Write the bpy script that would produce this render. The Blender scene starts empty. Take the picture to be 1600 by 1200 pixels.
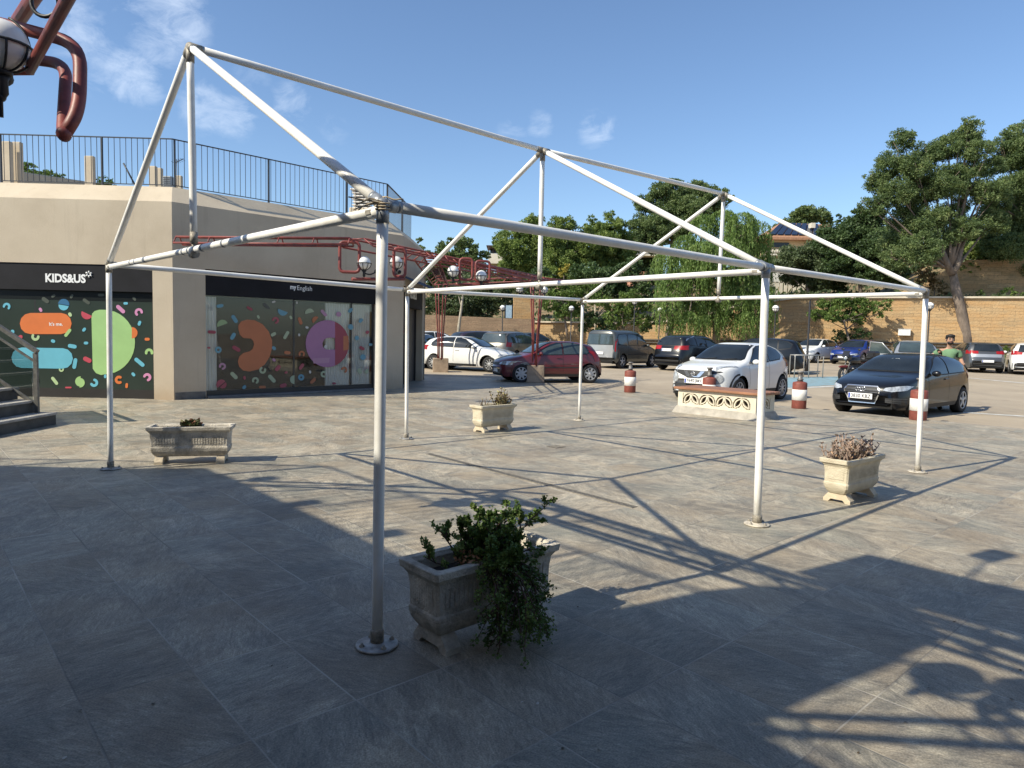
import bpy, bmesh, math, random
import numpy as np
from mathutils import Vector, Matrix
from mathutils.bvhtree import BVHTree
random.seed(7); RNG = np.random.default_rng(11)
S = bpy.context.scene
COL = S.collection
PI = math.pi
R = math.radians

# ------------------------------------------------------------------ camera geometry (recovered from the marquee frame)
F, PITCH, ROLL, EYE = 1082.53, -0.07158, 0.02272, 1.6
Fw = Vector((0, math.cos(PITCH), math.sin(PITCH)))
U0 = Vector((0, -math.sin(PITCH), math.cos(PITCH)))
R0 = Vector((1, 0, 0))
Rt = R0 * math.cos(ROLL) + U0 * math.sin(ROLL)
Up = -R0 * math.sin(ROLL) + U0 * math.cos(ROLL)
CAM = Vector((0, 0, EYE))

def ray(x, y):
    return Fw * F + Rt * (x - 800) + Up * (600 - y)

def gp(x, y, z=0.0):
    d = ray(x, y)
    return CAM + d * ((z - EYE) / d.z)

def at(x, y, Y):
    d = ray(x, y)
    return CAM + d * (Y / d.y)

def onplane(x, y, p0, n):
    d = ray(x, y)
    return CAM + d * ((p0 - CAM).dot(n) / d.dot(n))

def near_ray(x, y, P):
    d = ray(x, y).normalized()
    return CAM + d * (Vector(P) - CAM).dot(d)

TH = 0.7319
CU, SU = math.cos(TH), math.sin(TH)

def uv(u, v, z=0.0):
    return Vector((u * CU - v * SU, u * SU + v * CU, z))

SUN_AZ, COT = R(30.8), 1.14
LDIR = Vector((math.cos(SUN_AZ), math.sin(SUN_AZ), -1 / COT)).normalized()

def cast(x, y, z):
    "the point at height z whose shadow falls on ground pixel (x, y)"
    g = gp(x, y)
    return Vector((g.x - math.cos(SUN_AZ) * COT * z, g.y - math.sin(SUN_AZ) * COT * z, z))

# ------------------------------------------------------------------ materials
def lin(c):
    return tuple((v / 12.92 if v <= .04045 else ((v + .055) / 1.055) ** 2.4) for v in (q / 255 for q in c))

class NT:
    def __init__(s, nt):
        s.t = nt; s.n = nt.nodes; s.l = nt.links
    def __call__(s, kind, out=0, _p=None, **kw):
        nd = s.n.new(kind)
        for k, v in (_p or {}).items():
            setattr(nd, k, v)
        for k, v in kw.items():
            key = int(k[1:]) if k[0] == 'i' and k[1:].isdigit() else k.replace('_', ' ')
            s.set(nd.inputs[key], v)
        return nd.outputs[out]
    def set(s, inp, v):
        if isinstance(v, bpy.types.NodeSocket):
            s.l.new(v, inp)
        elif isinstance(v, (tuple, list)) and inp.type == 'RGBA' and len(v) == 3:
            inp.default_value = (*v, 1)
        else:
            inp.default_value = v
    def math(s, op, a, b=0.0, c=None):
        kw = dict(i0=a, i1=b)
        if c is not None: kw['i2'] = c
        return s('ShaderNodeMath', _p={'operation': op}, **kw)
    def mix(s, f, a, b, mode='MIX'):
        nd = s.n.new('ShaderNodeMix'); nd.data_type = 'RGBA'; nd.blend_type = mode
        s.set(nd.inputs[0], f); s.set(nd.inputs[6], a); s.set(nd.inputs[7], b)
        return nd.outputs[2]
    def ramp(s, f, stops):
        nd = s.n.new('ShaderNodeValToRGB'); s.set(nd.inputs[0], f)
        e = nd.color_ramp.elements
        while len(e) < len(stops): e.new(0.5)
        for q, (p, c) in zip(e, stops):
            q.position = p; q.color = (*c, 1) if len(c) == 3 else c
        return nd.outputs[0]

def newmat(name):
    m = bpy.data.materials.new(name); m.use_nodes = True
    nt = NT(m.node_tree); b = m.node_tree.nodes['Principled BSDF']
    return m, nt, b

MATS = {}
def M(name, col, rough=.6, metal=0., var=.12, scale=8., bump=0., coat=0., spec=None, dark=None, detail=5, trans=0., emit=None, stretch=None, bscale=None):
    "procedural principled material: colour modulated by noise, optional bump"
    if name in MATS: return MATS[name]
    m, n, b = newmat(name)
    tc = n('ShaderNodeTexCoord', 3)
    if stretch:
        tc = n('ShaderNodeMapping', Vector=tc, Scale=stretch)
    nz = n('ShaderNodeTexNoise', 0, Vector=tc, Scale=scale, Detail=detail, Roughness=.6)
    dk = dark if dark else tuple(v * (1 - var * 1.6) for v in col)
    lt = tuple(min(1, v * (1 + var)) for v in col)
    c = n.ramp(nz, [(.3, dk), (.72, lt)])
    n.set(b.inputs['Base Color'], c)
    b.inputs['Roughness'].default_value = rough
    b.inputs['Metallic'].default_value = metal
    if spec is not None: b.inputs['Specular IOR Level'].default_value = spec
    if coat: b.inputs['Coat Weight'].default_value = coat; b.inputs['Coat Roughness'].default_value = .05
    if bump:
        nz2 = n('ShaderNodeTexNoise', 0, Vector=tc, Scale=bscale or scale * 4, Detail=6, Roughness=.65)
        n.set(b.inputs['Normal'], n('ShaderNodeBump', Height=nz2, Strength=bump, Distance=.02))
    if emit:
        n.set(b.inputs['Emission Color'], emit[0]); b.inputs['Emission Strength'].default_value = emit[1]
    MATS[name] = m
    return m

def leafmat(name, c1, c2, c3=None, transl=.25, scale=.9):
    m, n, b = newmat(name)
    tc = n('ShaderNodeTexCoord', 3)
    a = n('ShaderNodeTexNoise', 0, Vector=tc, Scale=scale, Detail=3)
    w = n('ShaderNodeTexWhiteNoise', 0, Vector=n('ShaderNodeVectorMath', _p={'operation': 'SNAP'}, i0=tc, i1=(.22, .22, .22)))
    f = n.math('ADD', n.math('MULTIPLY', a, .62), n.math('MULTIPLY', w, .38))
    c = n.ramp(f, [(.3, c1), (.62, c2), (.85, c3 or c2)])
    n.set(b.inputs['Base Color'], c); b.inputs['Roughness'].default_value = .55
    b.inputs['Specular IOR Level'].default_value = .3
    tr = n('ShaderNodeBsdfTranslucent', Color=n.mix(.5, c, (.12, .2, .02), 'MIX'))
    mx = n('ShaderNodeMixShader', i0=transl, i1=b.outputs[0], i2=tr)
    n.set(m.node_tree.nodes['Material Output'].inputs[0], mx)
    return m

def glassmat(name, tint=(.8, .85, .85), op=.12, rough=.02):
    m, n, b = newmat(name)
    n.n.remove(b)
    t = n('ShaderNodeBsdfTransparent', Color=tint)
    g = n('ShaderNodeBsdfGlossy', Color=(1, 1, 1), Roughness=rough)
    fr = n('ShaderNodeFresnel', IOR=1.5)
    f = n.math('ADD', n.math('MULTIPLY', fr, .6), op * .3)
    mx = n('ShaderNodeMixShader', i0=f, i1=t, i2=g)
    n.set(m.node_tree.nodes['Material Output'].inputs[0], mx)
    return m

# ------------------------------------------------------------------ mesh builder
class MB:
    def __init__(s): s.v = []; s.f = []; s.m = []; s.k = 0; s.sm = []
    def mat(s, k): s.k = k; return s
    def add(s, vs, fs, smooth=False):
        o = len(s.v)
        s.v += [tuple(q) for q in vs]
        for f in fs:
            s.f.append(tuple(i + o for i in f)); s.m.append(s.k); s.sm.append(smooth)
        return s
    def box(s, c, d, rz=0., bev=0., rx=0., ry=0.):
        "centre c, size d"
        x, y, z = (q / 2 for q in d)
        Mx = Matrix.Translation(c) @ Matrix.Rotation(rz, 4, 'Z') @ Matrix.Rotation(ry, 4, 'Y') @ Matrix.Rotation(rx, 4, 'X')
        if bev:
            b = min(bev, x * .9, y * .9, z * .9)
            vs = []
            for sx in (-1, 1):
                for sy in (-1, 1):
                    for sz in (-1, 1):
                        vs += [(sx * x, sy * (y - b), sz * (z - b)), (sx * (x - b), sy * y, sz * (z - b)), (sx * (x - b), sy * (y - b), sz * z)]
            bm = bmesh.new()
            for q in vs: bm.verts.new(q)
            bmesh.ops.convex_hull(bm, input=bm.verts)
            bmesh.ops.dissolve_limit(bm, angle_limit=.01, verts=bm.verts, edges=bm.edges)
            bm.verts.index_update()
            s.add([Mx @ q.co for q in bm.verts], [[q.index for q in f.verts] for f in bm.faces]); bm.free()
            return s
        vs = [Mx @ Vector((sx * x, sy * y, sz * z)) for sx in (-1, 1) for sy in (-1, 1) for sz in (-1, 1)]
        return s.add(vs, [(0, 1, 3, 2), (4, 6, 7, 5), (0, 4, 5, 1), (2, 3, 7, 6), (0, 2, 6, 4), (1, 5, 7, 3)])
    def hexa(s, a):
        "8 points: bottom loop 4 then top loop 4"
        return s.add(a, [(3, 2, 1, 0), (4, 5, 6, 7), (0, 1, 5, 4), (1, 2, 6, 5), (2, 3, 7, 6), (3, 0, 4, 7)])
    def tube(s, pts, r, n=10, cap=True, closed=False):
        pts = [Vector(p) for p in pts]
        if not hasattr(r, '__len__'): r = [r] * len(pts)
        N = len(pts); o = len(s.v); up = None
        for i, p in enumerate(pts):
            if closed: t = (pts[(i + 1) % N] - pts[i - 1])
            else: t = (pts[min(i + 1, N - 1)] - pts[max(i - 1, 0)])
            t = t.normalized() if t.length > 1e-9 else Vector((0, 0, 1))
            if up is None:
                up = Vector((0, 0, 1)) if abs(t.z) < .9 else Vector((1, 0, 0))
            a = t.cross(up)
            if a.length < 1e-6: a = t.cross(Vector((.3, 1, .2)))
            a.normalize(); b = a.cross(t).normalized(); up = b
            for k in range(n):
                q = 2 * PI * k / n
                s.v.append(tuple(p + (a * math.cos(q) + b * math.sin(q)) * r[i]))
        for i in range(N if closed else N - 1):
            for k in range(n):
                k2 = (k + 1) % n; i2 = (i + 1) % N
                s.f.append((o + i * n + k, o + i * n + k2, o + i2 * n + k2, o + i2 * n + k)); s.m.append(s.k); s.sm.append(True)
        if cap and not closed:
            s.f.append(tuple(o + k for k in range(n))[::-1]); s.m.append(s.k); s.sm.append(False)
            s.f.append(tuple(o + (N - 1) * n + k for k in range(n))); s.m.append(s.k); s.sm.append(False)
        return s
    def lathe(s, prof, c=(0, 0, 0), n=20, axis='Z', smooth=True, rz=0., cap=True):
        "prof list of (r, h)"
        c = Vector(c); o = len(s.v); P = len(prof)
        for (r, h) in prof:
            for k in range(n):
                a = 2 * PI * k / n
                q = Vector((r * math.cos(a), r * math.sin(a), h))
                if axis == 'Y': q = Vector((q.x, q.z, q.y))
                if axis == 'X': q = Vector((q.z, q.x, q.y))
                if rz: q = Matrix.Rotation(rz, 3, 'Z') @ q
                s.v.append(tuple(c + q))
        for i in range(P - 1):
            for k in range(n):
                k2 = (k + 1) % n
                s.f.append((o + i * n + k, o + i * n + k2, o + (i + 1) * n + k2, o + (i + 1) * n + k)); s.m.append(s.k); s.sm.append(smooth)
        if not cap: return s
        s.f.append(tuple(o + k for k in range(n))[::-1]); s.m.append(s.k); s.sm.append(False)
        s.f.append(tuple(o + (P - 1) * n + k for k in range(n))); s.m.append(s.k); s.sm.append(False)
        return s
    def prism(s, poly, off):
        "planar polygon extruded along the vector off"
        n = len(poly); off = Vector(off)
        a = [Vector(p) for p in poly]
        return s.add(a + [p + off for p in a], [tuple(range(n))[::-1], tuple(range(n, 2 * n))] + [(i, (i + 1) % n, n + (i + 1) % n, n + i) for i in range(n)])
    def sphere(s, c, r, n=14, m=9, sc=(1, 1, 1)):
        c = Vector(c); o = len(s.v)
        for i in range(m + 1):
            t = PI * i / m
            for k in range(n):
                a = 2 * PI * k / n
                s.v.append((c.x + r * sc[0] * math.sin(t) * math.cos(a), c.y + r * sc[1] * math.sin(t) * math.sin(a), c.z + r * sc[2] * math.cos(t)))
        for i in range(m):
            for k in range(n):
                k2 = (k + 1) % n
                s.f.append((o + i * n + k2, o + i * n + k, o + (i + 1) * n + k, o + (i + 1) * n + k2)); s.m.append(s.k); s.sm.append(True)
        return s
    def build(s, name, mats, parent=None, M4=None):
        me = bpy.data.meshes.new(name)
        me.from_pydata(s.v, [], s.f)
        if not isinstance(mats, (list, tuple)): mats = [mats]
        for q in mats: me.materials.append(q)
        me.polygons.foreach_set('material_index', s.m)
        me.polygons.foreach_set('use_smooth', s.sm)
        me.update()
        o = bpy.data.objects.new(name, me); COL.objects.link(o)
        if parent is not None:
            o.parent = parent
            o.matrix_parent_inverse = Matrix.Identity(4)
            if not parent.get('_local'):
                o.matrix_parent_inverse = WM(parent).inverted()
            else: o['_local'] = 1
        if M4 is not None: o.matrix_basis = M4
        return o

def WM(o):
    m = o.matrix_parent_inverse @ o.matrix_basis if o.parent else o.matrix_basis.copy()
    return (WM(o.parent) @ m) if o.parent else m

def setp(o, label=None, cat=None, group=None, kind=None):
    if label: o['label'] = label
    if cat: o['category'] = cat
    if group: o['group'] = group
    if kind: o['kind'] = kind
    return o

def empty(name, loc, label, cat, group=None, rz=0., local=False):
    o = bpy.data.objects.new(name, None); COL.objects.link(o)
    o.empty_display_size = .1
    o.location = loc; o.rotation_euler = (0, 0, rz)
    o.matrix_basis = Matrix.Translation(loc) @ Matrix.Rotation(rz, 4, 'Z')
    setp(o, label, cat, group)
    if local: LOCAL.add(o.name); o['_local'] = 1
    return o
LOCAL = set()

def copy_tree(o, parent=None, M4=None, label=None):
    c = o.copy(); COL.objects.link(c)
    if parent is not None: c.parent = parent
    if M4 is not None: c.matrix_basis = M4
    if label: c['label'] = label
    for ch in list(o.children): copy_tree(ch, c)
    return c

def text(body, mat, mtx, width=None, height=None, parent=None, bold=0., name='lettering', ext=.002):
    cu = bpy.data.curves.new(name, 'FONT'); cu.body = body; cu.size = 1; cu.offset = bold; cu.extrude = 0.0
    cu.resolution_u = 3
    tmp = bpy.data.objects.new('tmp_text', cu); COL.objects.link(tmp)
    bpy.context.view_layer.update()
    dg = bpy.context.evaluated_depsgraph_get()
    me = bpy.data.meshes.new_from_object(tmp.evaluated_get(dg))
    bpy.data.objects.remove(tmp)
    xs = [v.co.x for v in me.vertices]; ys = [v.co.y for v in me.vertices]
    w, h = max(xs) - min(xs), max(ys) - min(ys)
    sx = width / w if width else height / h
    sy = height / h if height else sx
    for v in me.vertices:
        v.co = ((v.co.x - min(xs)) * sx, (v.co.y - min(ys)) * sy, 0)
    me.materials.clear(); me.materials.append(mat)
    o = bpy.data.objects.new(name, me); COL.objects.link(o)
    if parent is not None:
        o.parent = parent
        if not parent.get('_local'): o.matrix_parent_inverse = WM(parent).inverted()
        else: o['_local'] = 1
    o.matrix_basis = mtx
    return o

def frame_mtx(o, x, y):
    "matrix with origin o, x axis and y axis (z = x cross y)"
    x = Vector(x).normalized(); z = x.cross(Vector(y)).normalized(); y = z.cross(x)
    m = Matrix.Identity(4)
    for i in range(3):
        m[i][0], m[i][1], m[i][2], m[i][3] = x[i], y[i], z[i], o[i]
    return m

def arc_pts(a, b, c, n=6):
    "rounded corner a-b-c as quadratic curve"
    a, b, c = Vector(a), Vector(b), Vector(c)
    return [a * (1 - t) ** 2 + b * 2 * t * (1 - t) + c * t * t for t in (i / n for i in range(n + 1))]

def rounded(pts, r, n=5, closed=False):
    pts = [Vector(p) for p in pts]; N = len(pts); out = []
    for i, p in enumerate(pts):
        if not closed and i in (0, N - 1): out.append(p); continue
        a = pts[i - 1]; c = pts[(i + 1) % N]
        ra = min(r, (a - p).length * .45); rc = min(r, (c - p).length * .45)
        out += arc_pts(p + (a - p).normalized() * ra, p, p + (c - p).normalized() * rc, n)
    return out

def pchip(keys):
    xs = [k[0] for k in keys]; ys = [k[1] for k in keys]; n = len(xs)
    h = [xs[i + 1] - xs[i] for i in range(n - 1)]; d = [(ys[i + 1] - ys[i]) / h[i] for i in range(n - 1)]
    m = [0.] * n
    m[0] = d[0]; m[-1] = d[-1]
    for i in range(1, n - 1):
        if d[i - 1] * d[i] > 0:
            w1 = 2 * h[i] + h[i - 1]; w2 = h[i] + 2 * h[i - 1]
            m[i] = (w1 + w2) / (w1 / d[i - 1] + w2 / d[i])
    def f(x):
        if x <= xs[0]: return ys[0]
        if x >= xs[-1]: return ys[-1]
        i = 0
        while x > xs[i + 1]: i += 1
        t = (x - xs[i]) / h[i]
        return ((1 + 2 * t) * (1 - t) ** 2 * ys[i] + t * (1 - t) ** 2 * h[i] * m[i] + t * t * (3 - 2 * t) * ys[i + 1] + t * t * (t - 1) * h[i] * m[i + 1])
    return f

# ground height of the car park (rises gently away from the plaza)
def zg(Y):
    return -.05 if Y < 20 else min(.0135 * (Y - 20) - .05, .40)
SKY_AIR, SKY_DUST, SKY_OZ, SKY_TINT, SKY_STR = 1.0, .6, 2.0, (.885, .975, 1.07), .123
SUN_STR, EXPO = 5.0, 0.40
# ------------------------------------------------------------------ world, sun, camera
w = bpy.data.worlds.new('World'); S.world = w; w.use_nodes = True
nt = NT(w.node_tree); bg = w.node_tree.nodes['Background']
sky = w.node_tree.nodes.new('ShaderNodeTexSky'); sky.sky_type = 'NISHITA'; sky.sun_disc = False
sky.sun_elevation = math.atan(1 / COT); sky.sun_rotation = math.atan2(-LDIR.x, -LDIR.y)
sky.air_density = SKY_AIR; sky.dust_density = SKY_DUST; sky.ozone_density = SKY_OZ; sky.altitude = 0
tc = nt('ShaderNodeTexCoord', 0)
def blob(d, ang):
    d = Vector(d).normalized()
    dot = nt('ShaderNodeVectorMath', 1, _p={'operation': 'DOT_PRODUCT'}, i0=nt('ShaderNodeVectorMath', _p={'operation': 'NORMALIZE'}, i0=tc), i1=tuple(d))
    return nt('ShaderNodeMapRange', _p={'interpolation_type': 'SMOOTHSTEP'}, i0=dot, i1=math.cos(R(ang)), i2=math.cos(R(ang * .2)), i3=0., i4=1.)
bl = None
for px, py, a, g in ((262, 30, 3.6, 1.), (245, 60, 2.6, .9), (215, 5, 2.4, .7), (203, 118, 2.5, 1.), (225, 135, 2., .8), (320, 168, 2.4, .9), (365, 182, 2.2, .9), (120, 48, 3., .8), (150, 100, 2.6, .7), (455, 165, 2.2, .7), (395, 120, 1.8, .4), (800, 210, 1.6, .55), (843, 196, 1.5, .6), (933, 204, 2., .8), (520, 205, 1.6, .4), (-300, 100, 10, .8), (300, -500, 12, .6)):
    q = nt.math('MULTIPLY', blob(ray(px, py), a), g)
    bl = q if bl is None else nt.math('MAXIMUM', bl, q)
cmap = nt('ShaderNodeMapping', Vector=tc, Scale=(1, 1, 1.7))
cn = nt('ShaderNodeTexNoise', 0, Vector=cmap, Scale=21., Detail=10., Roughness=.66, Distortion=.5)
cn = nt('ShaderNodeMapRange', i0=nt.math('ADD', cn, nt.math('MULTIPLY', bl, .25)), i1=.57, i2=.97, i3=0., i4=.58)
cl = nt.math('MULTIPLY', cn, nt('ShaderNodeMapRange', i0=bl, i1=.05, i2=.8, i3=0., i4=1.))
tint = nt.mix(1.0, sky.outputs[0], SKY_TINT, 'MULTIPLY')
colr = nt.mix(cl, tint, (5.6, 6.4, 7.6))
nt.set(bg.inputs[0], colr); bg.inputs[1].default_value = SKY_STR

sd = bpy.data.lights.new('sun', 'SUN'); sd.energy = SUN_STR; sd.angle = R(.53); sd.color = (1, .925, .755)
so = bpy.data.objects.new('sun', sd); COL.objects.link(so)
so.rotation_euler = (-LDIR).to_track_quat('Z', 'Y').to_euler(); so.location = (-20, -20, 30)

cd = bpy.data.cameras.new('camera'); cam = bpy.data.objects.new('camera', cd); COL.objects.link(cam)
mc = Matrix.Identity(4)
for i in range(3):
    mc[i][0], mc[i][1], mc[i][2], mc[i][3] = Rt[i], Up[i], -Fw[i], CAM[i]
cam.matrix_world = mc
cd.sensor_width = 36; cd.lens = F / 1600 * 36; cd.clip_start = .05; cd.clip_end = 2000
S.camera = cam
S.view_settings.view_transform = 'Standard'; S.view_settings.look = 'None'
S.view_settings.exposure = EXPO; S.view_settings.gamma = 1
S.cycles.max_bounces = 8; S.cycles.transparent_max_bounces = 12
S.cycles.use_denoising = True

# ------------------------------------------------------------------ plaza floor (slate look tiles, laid on the marquee's axes)
def plazamat():
    m, n, b = newmat('slate_tiles')
    tc = n('ShaderNodeTexCoord', 3)
    sp = n.n.new('ShaderNodeSeparateXYZ'); n.l.new(tc, sp.inputs[0])
    TU, TV = .455, .73
    uu = n.math('DIVIDE', n.math('SUBTRACT', sp.outputs[0], .095), TU)
    vv = n.math('DIVIDE', n.math('SUBTRACT', sp.outputs[1], .40), TV)
    fu, fv = n.math('FLOOR', uu), n.math('FLOOR', vv)
    ru, rv = n.math('FRACT', uu), n.math('FRACT', vv)
    def edge(r, t):
        e = n.math('MULTIPLY', n.math('MINIMUM', r, n.math('SUBTRACT', 1., r)), t)
        return n('ShaderNodeMapRange', i0=e, i1=.002, i2=.0058, i3=1., i4=0.)
    gu, gv = edge(ru, TU), edge(rv, TV)
    g = n.math('MAXIMUM', gu, gv)
    idv = n('ShaderNodeCombineXYZ', i0=fu, i1=fv, i2=0.)
    wn = n.n.new('ShaderNodeTexWhiteNoise'); n.l.new(idv, wn.inputs['Vector'])
    wv, wc = wn.outputs[0], wn.outputs[1]
    rot = n('ShaderNodeVectorRotate', _p={'rotation_type': 'Z_AXIS'}, Vector=tc, Angle=n.math('MULTIPLY', n.math('ROUND', n.math('MULTIPLY', wv, 3.)), PI / 3.1))
    off = n('ShaderNodeVectorMath', _p={'operation': 'ADD'}, i0=rot, i1=n('ShaderNodeVectorMath', _p={'operation': 'SCALE'}, i0=wc, Scale=23.))
    st = n('ShaderNodeMapping', Vector=off, Scale=(1., 2.1, 1.))
    n1 = n('ShaderNodeTexNoise', 0, Vector=st, Scale=2.6, Detail=12., Roughness=.76, Distortion=.9)
    n2 = n('ShaderNodeTexNoise', 0, Vector=n('ShaderNodeMapping', Vector=off, Scale=(1., 4., 1.)), Scale=13., Detail=8., Roughness=.75, Distortion=1.1)
    n3 = n('ShaderNodeTexNoise', 0, Vector=tc, Scale=.8, Detail=9., Roughness=.68, Distortion=.4)
    n4 = n('ShaderNodeTexNoise', 0, Vector=tc, Scale=120., Detail=3.)
    base = n.ramp(n1, [(.28, (.155, .142, .118)), (.44, (.28, .25, .197)), (.57, (.41, .362, .278)), (.72, (.56, .49, .37))])
    ridge = n('ShaderNodeMapRange', i0=n2, i1=.36, i2=.64, i3=.60, i4=1.32)
    base = n.mix(1., base, n('ShaderNodeCombineColor', i0=ridge, i1=ridge, i2=ridge), 'MULTIPLY')
    n5 = n('ShaderNodeTexNoise', 0, Vector=off, Scale=1.4, Detail=4.)
    warm = n.mix(n('ShaderNodeMapRange', i0=n5, i1=.46, i2=.68, i3=0., i4=.45), base, (.36, .275, .175))
    warm = n.mix(n('ShaderNodeMapRange', i0=n5, i1=.50, i2=.32, i3=0., i4=.35), warm, (.21, .225, .19))
    tone = n('ShaderNodeMapRange', i0=wv, i1=0., i2=1., i3=.86, i4=1.13)
    toned = n.mix(1., warm, n('ShaderNodeCombineColor', i0=tone, i1=tone, i2=tone), 'MULTIPLY')
    # trodden-in dirt: broad irregular areas, plus foreground shade painted in, strongest around the camera
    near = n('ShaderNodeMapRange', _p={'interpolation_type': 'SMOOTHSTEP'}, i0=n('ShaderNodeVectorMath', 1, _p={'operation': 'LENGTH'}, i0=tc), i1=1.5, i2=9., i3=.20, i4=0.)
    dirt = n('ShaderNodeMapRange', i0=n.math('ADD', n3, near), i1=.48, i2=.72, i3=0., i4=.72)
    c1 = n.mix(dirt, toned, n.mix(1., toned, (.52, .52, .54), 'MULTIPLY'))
    grain = n('ShaderNodeMapRange', i0=n4, i1=.3, i2=.7, i3=.66, i4=1.34)
    c1 = n.mix(1., c1, n('ShaderNodeCombineColor', i0=grain, i1=grain, i2=grain), 'MULTIPLY')
    vor = n('ShaderNodeTexVoronoi', 0, Vector=tc, Scale=3.3)
    vs_1 = n('ShaderNodeVectorMath', _p={'operation': 'ADD'}, i0=tc, i1=n('ShaderNodeVectorMath', _p={'operation': 'SCALE'}, i0=n('ShaderNodeTexNoise', 1, Vector=tc, Scale=5., Detail=3.), Scale=.35))
    vor = n('ShaderNodeTexVoronoi', 0, Vector=vs_1, Scale=1.15)
    spot = n('ShaderNodeMapRange', i0=n.math('ADD', vor, n.math('MULTIPLY', n4, .05)), i1=.05, i2=.13, i3=.5, i4=0.)
    c1 = n.mix(spot, c1, (.085, .08, .07))
    v2 = n('ShaderNodeTexVoronoi', 0, Vector=vs_1, Scale=4.3)
    c1 = n.mix(n('ShaderNodeMapRange', i0=v2, i1=.02, i2=.06, i3=.6, i4=0.), c1, (.06, .055, .05))
    gn = n('ShaderNodeTexNoise', 0, Vector=tc, Scale=1.1, Detail=3.)
    gcol = n.ramp(gn, [(.36, (.09, .085, .075)), (.46, (.20, .18, .155)), (.60, (.52, .48, .41))])
    c2 = n.mix(n.math('MULTIPLY', g, .62), c1, gcol)
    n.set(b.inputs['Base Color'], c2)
    n.set(b.inputs['Roughness'], n('ShaderNodeMapRange', i0=n1, i1=.3, i2=.7, i3=.42, i4=.62))
    b.inputs['Specular IOR Level'].default_value = .5
    hgt = n.math('SUBTRACT', n.math('ADD', n.math('MULTIPLY', n1, .8), n.math('MULTIPLY', n2, .5)), n.math('MULTIPLY', g, .25))
    n.set(b.inputs['Normal'], n('ShaderNodeBump', Height=hgt, Strength=.75, Distance=.014))
    return m
UE = 16.12   # plaza edge in u
pl = MB()
seg = 12
us = [-40 + (UE + 40) * i / seg for i in range(seg + 1)]; vs_ = [-45 + 100 * i / seg for i in range(seg + 1)]
pl.add([(a, b_, 0.0) for a in us for b_ in vs_], [(i * (seg + 1) + j, (i + 1) * (seg + 1) + j, (i + 1) * (seg + 1) + j + 1, i * (seg + 1) + j + 1) for i in range(seg) for j in range(seg)])
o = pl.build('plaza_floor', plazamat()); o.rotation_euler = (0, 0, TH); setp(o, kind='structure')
# kerb strip at the plaza edge
k = MB(); k.box((UE + .06, 5, -.03), (.12, 100, .068))
o = k.build('kerb', M('kerb_stone', (.30, .27, .23), .8, var=.25, scale=5, bump=.3)); o.rotation_euler = (0, 0, TH); setp(o, kind='structure')

# ------------------------------------------------------------------ car park + hillside as one sheet
WA, WB = Vector((3.6, 56.0, 0)), Vector((32.5, 44.0, 0))
WD = (WB - WA).normalized(); WN = Vector((-WD.y, WD.x, 0))     # WN points away from the camera
def wallh(s):  # height of the lower retaining wall along its length
    return 2.3 if s < 9 else min(4.3, 2.3 + (s - 9) * .29)
def wallh2(s):
    return 0.02 if s < 24.5 else min(2.5, (s - 24.5) * 1.6)
def lotmat():
    m, n, b = newmat('car_park_ground')
    tc = n('ShaderNodeTexCoord', 3)
    a = n('ShaderNodeTexNoise', 0, Vector=tc, Scale=.35, Detail=7., Roughness=.6)
    c = n('ShaderNodeTexNoise', 0, Vector=tc, Scale=28., Detail=4., Roughness=.7)
    d = n('ShaderNodeTexNoise', 0, Vector=n('ShaderNodeMapping', Vector=tc, Scale=(1, .15, 1), Rotation=(0, 0, -.8)), Scale=1.1, Detail=5.)
    col = n.ramp(a, [(.3, (.27, .22, .16)), (.55, (.36, .295, .215)), (.75, (.43, .36, .265))])
    col = n.mix(n('ShaderNodeMapRange', i0=d, i1=.55, i2=.7, i3=0., i4=.5), col, (.20, .175, .14))
    col = n.mix(n('ShaderNodeMapRange', i0=c, i1=.35, i2=.7, i3=0., i4=.35), col, (.48, .41, .32))
    v = n('ShaderNodeTexVoronoi', 0, Vector=tc, Scale=.9)
    col = n.mix(n('ShaderNodeMapRange', i0=v, i1=.05, i2=.16, i3=.35, i4=0.), col, (.09, .08, .07))
    n.set(b.inputs['Base Color'], col); b.inputs['Roughness'].default_value = .88
    n.set(b.inputs['Normal'], n('ShaderNodeBump', Height=c, Strength=.5, Distance=.02))
    return m
dirtm = M('hillside_earth', (.25, .16, .09), .95, var=.4, scale=.6, bump=.6, dark=(.07, .08, .03))
ss = [-160, -120, -90, -60, -40, -30] + list(range(-24, 62, 4)) + [70, 85, 105, 140, 190]
dd = [-260, -120, -80, -50, -42, -36, -30, -24, -18, -12, -8, -4, -.3, -.05, .5, 3.0, 5.2, 5.6, 9, 14, 20, 30, 45, 70, 110, 180, 400]
def terr(s, d):
    P = WA + WD * s + WN * d
    z = zg(P.y) - .02
    if d > .4:
        z = zg(50) + wallh(s) - .12
        if d > 5.5:
            z += wallh2(s) - .1 + (d - 5.6) * .16 if d < 60 else wallh2(s) + 8.7 + (d - 60) * .04
    return Vector((P.x, P.y, z))
tm = MB()
nd = len(dd)
tm.v = [tuple(terr(s, d)) for s in ss for d in dd]
for i in range(len(ss) - 1):
    for j in range(nd - 1):
        tm.f.append((i * nd + j, (i + 1) * nd + j, (i + 1) * nd + j + 1, i * nd + j + 1)); tm.m.append(0 if dd[j + 1] < .1 else 1); tm.sm.append(False)
o = tm.build('ground', [lotmat(), dirtm]); setp(o, kind='structure')

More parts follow.
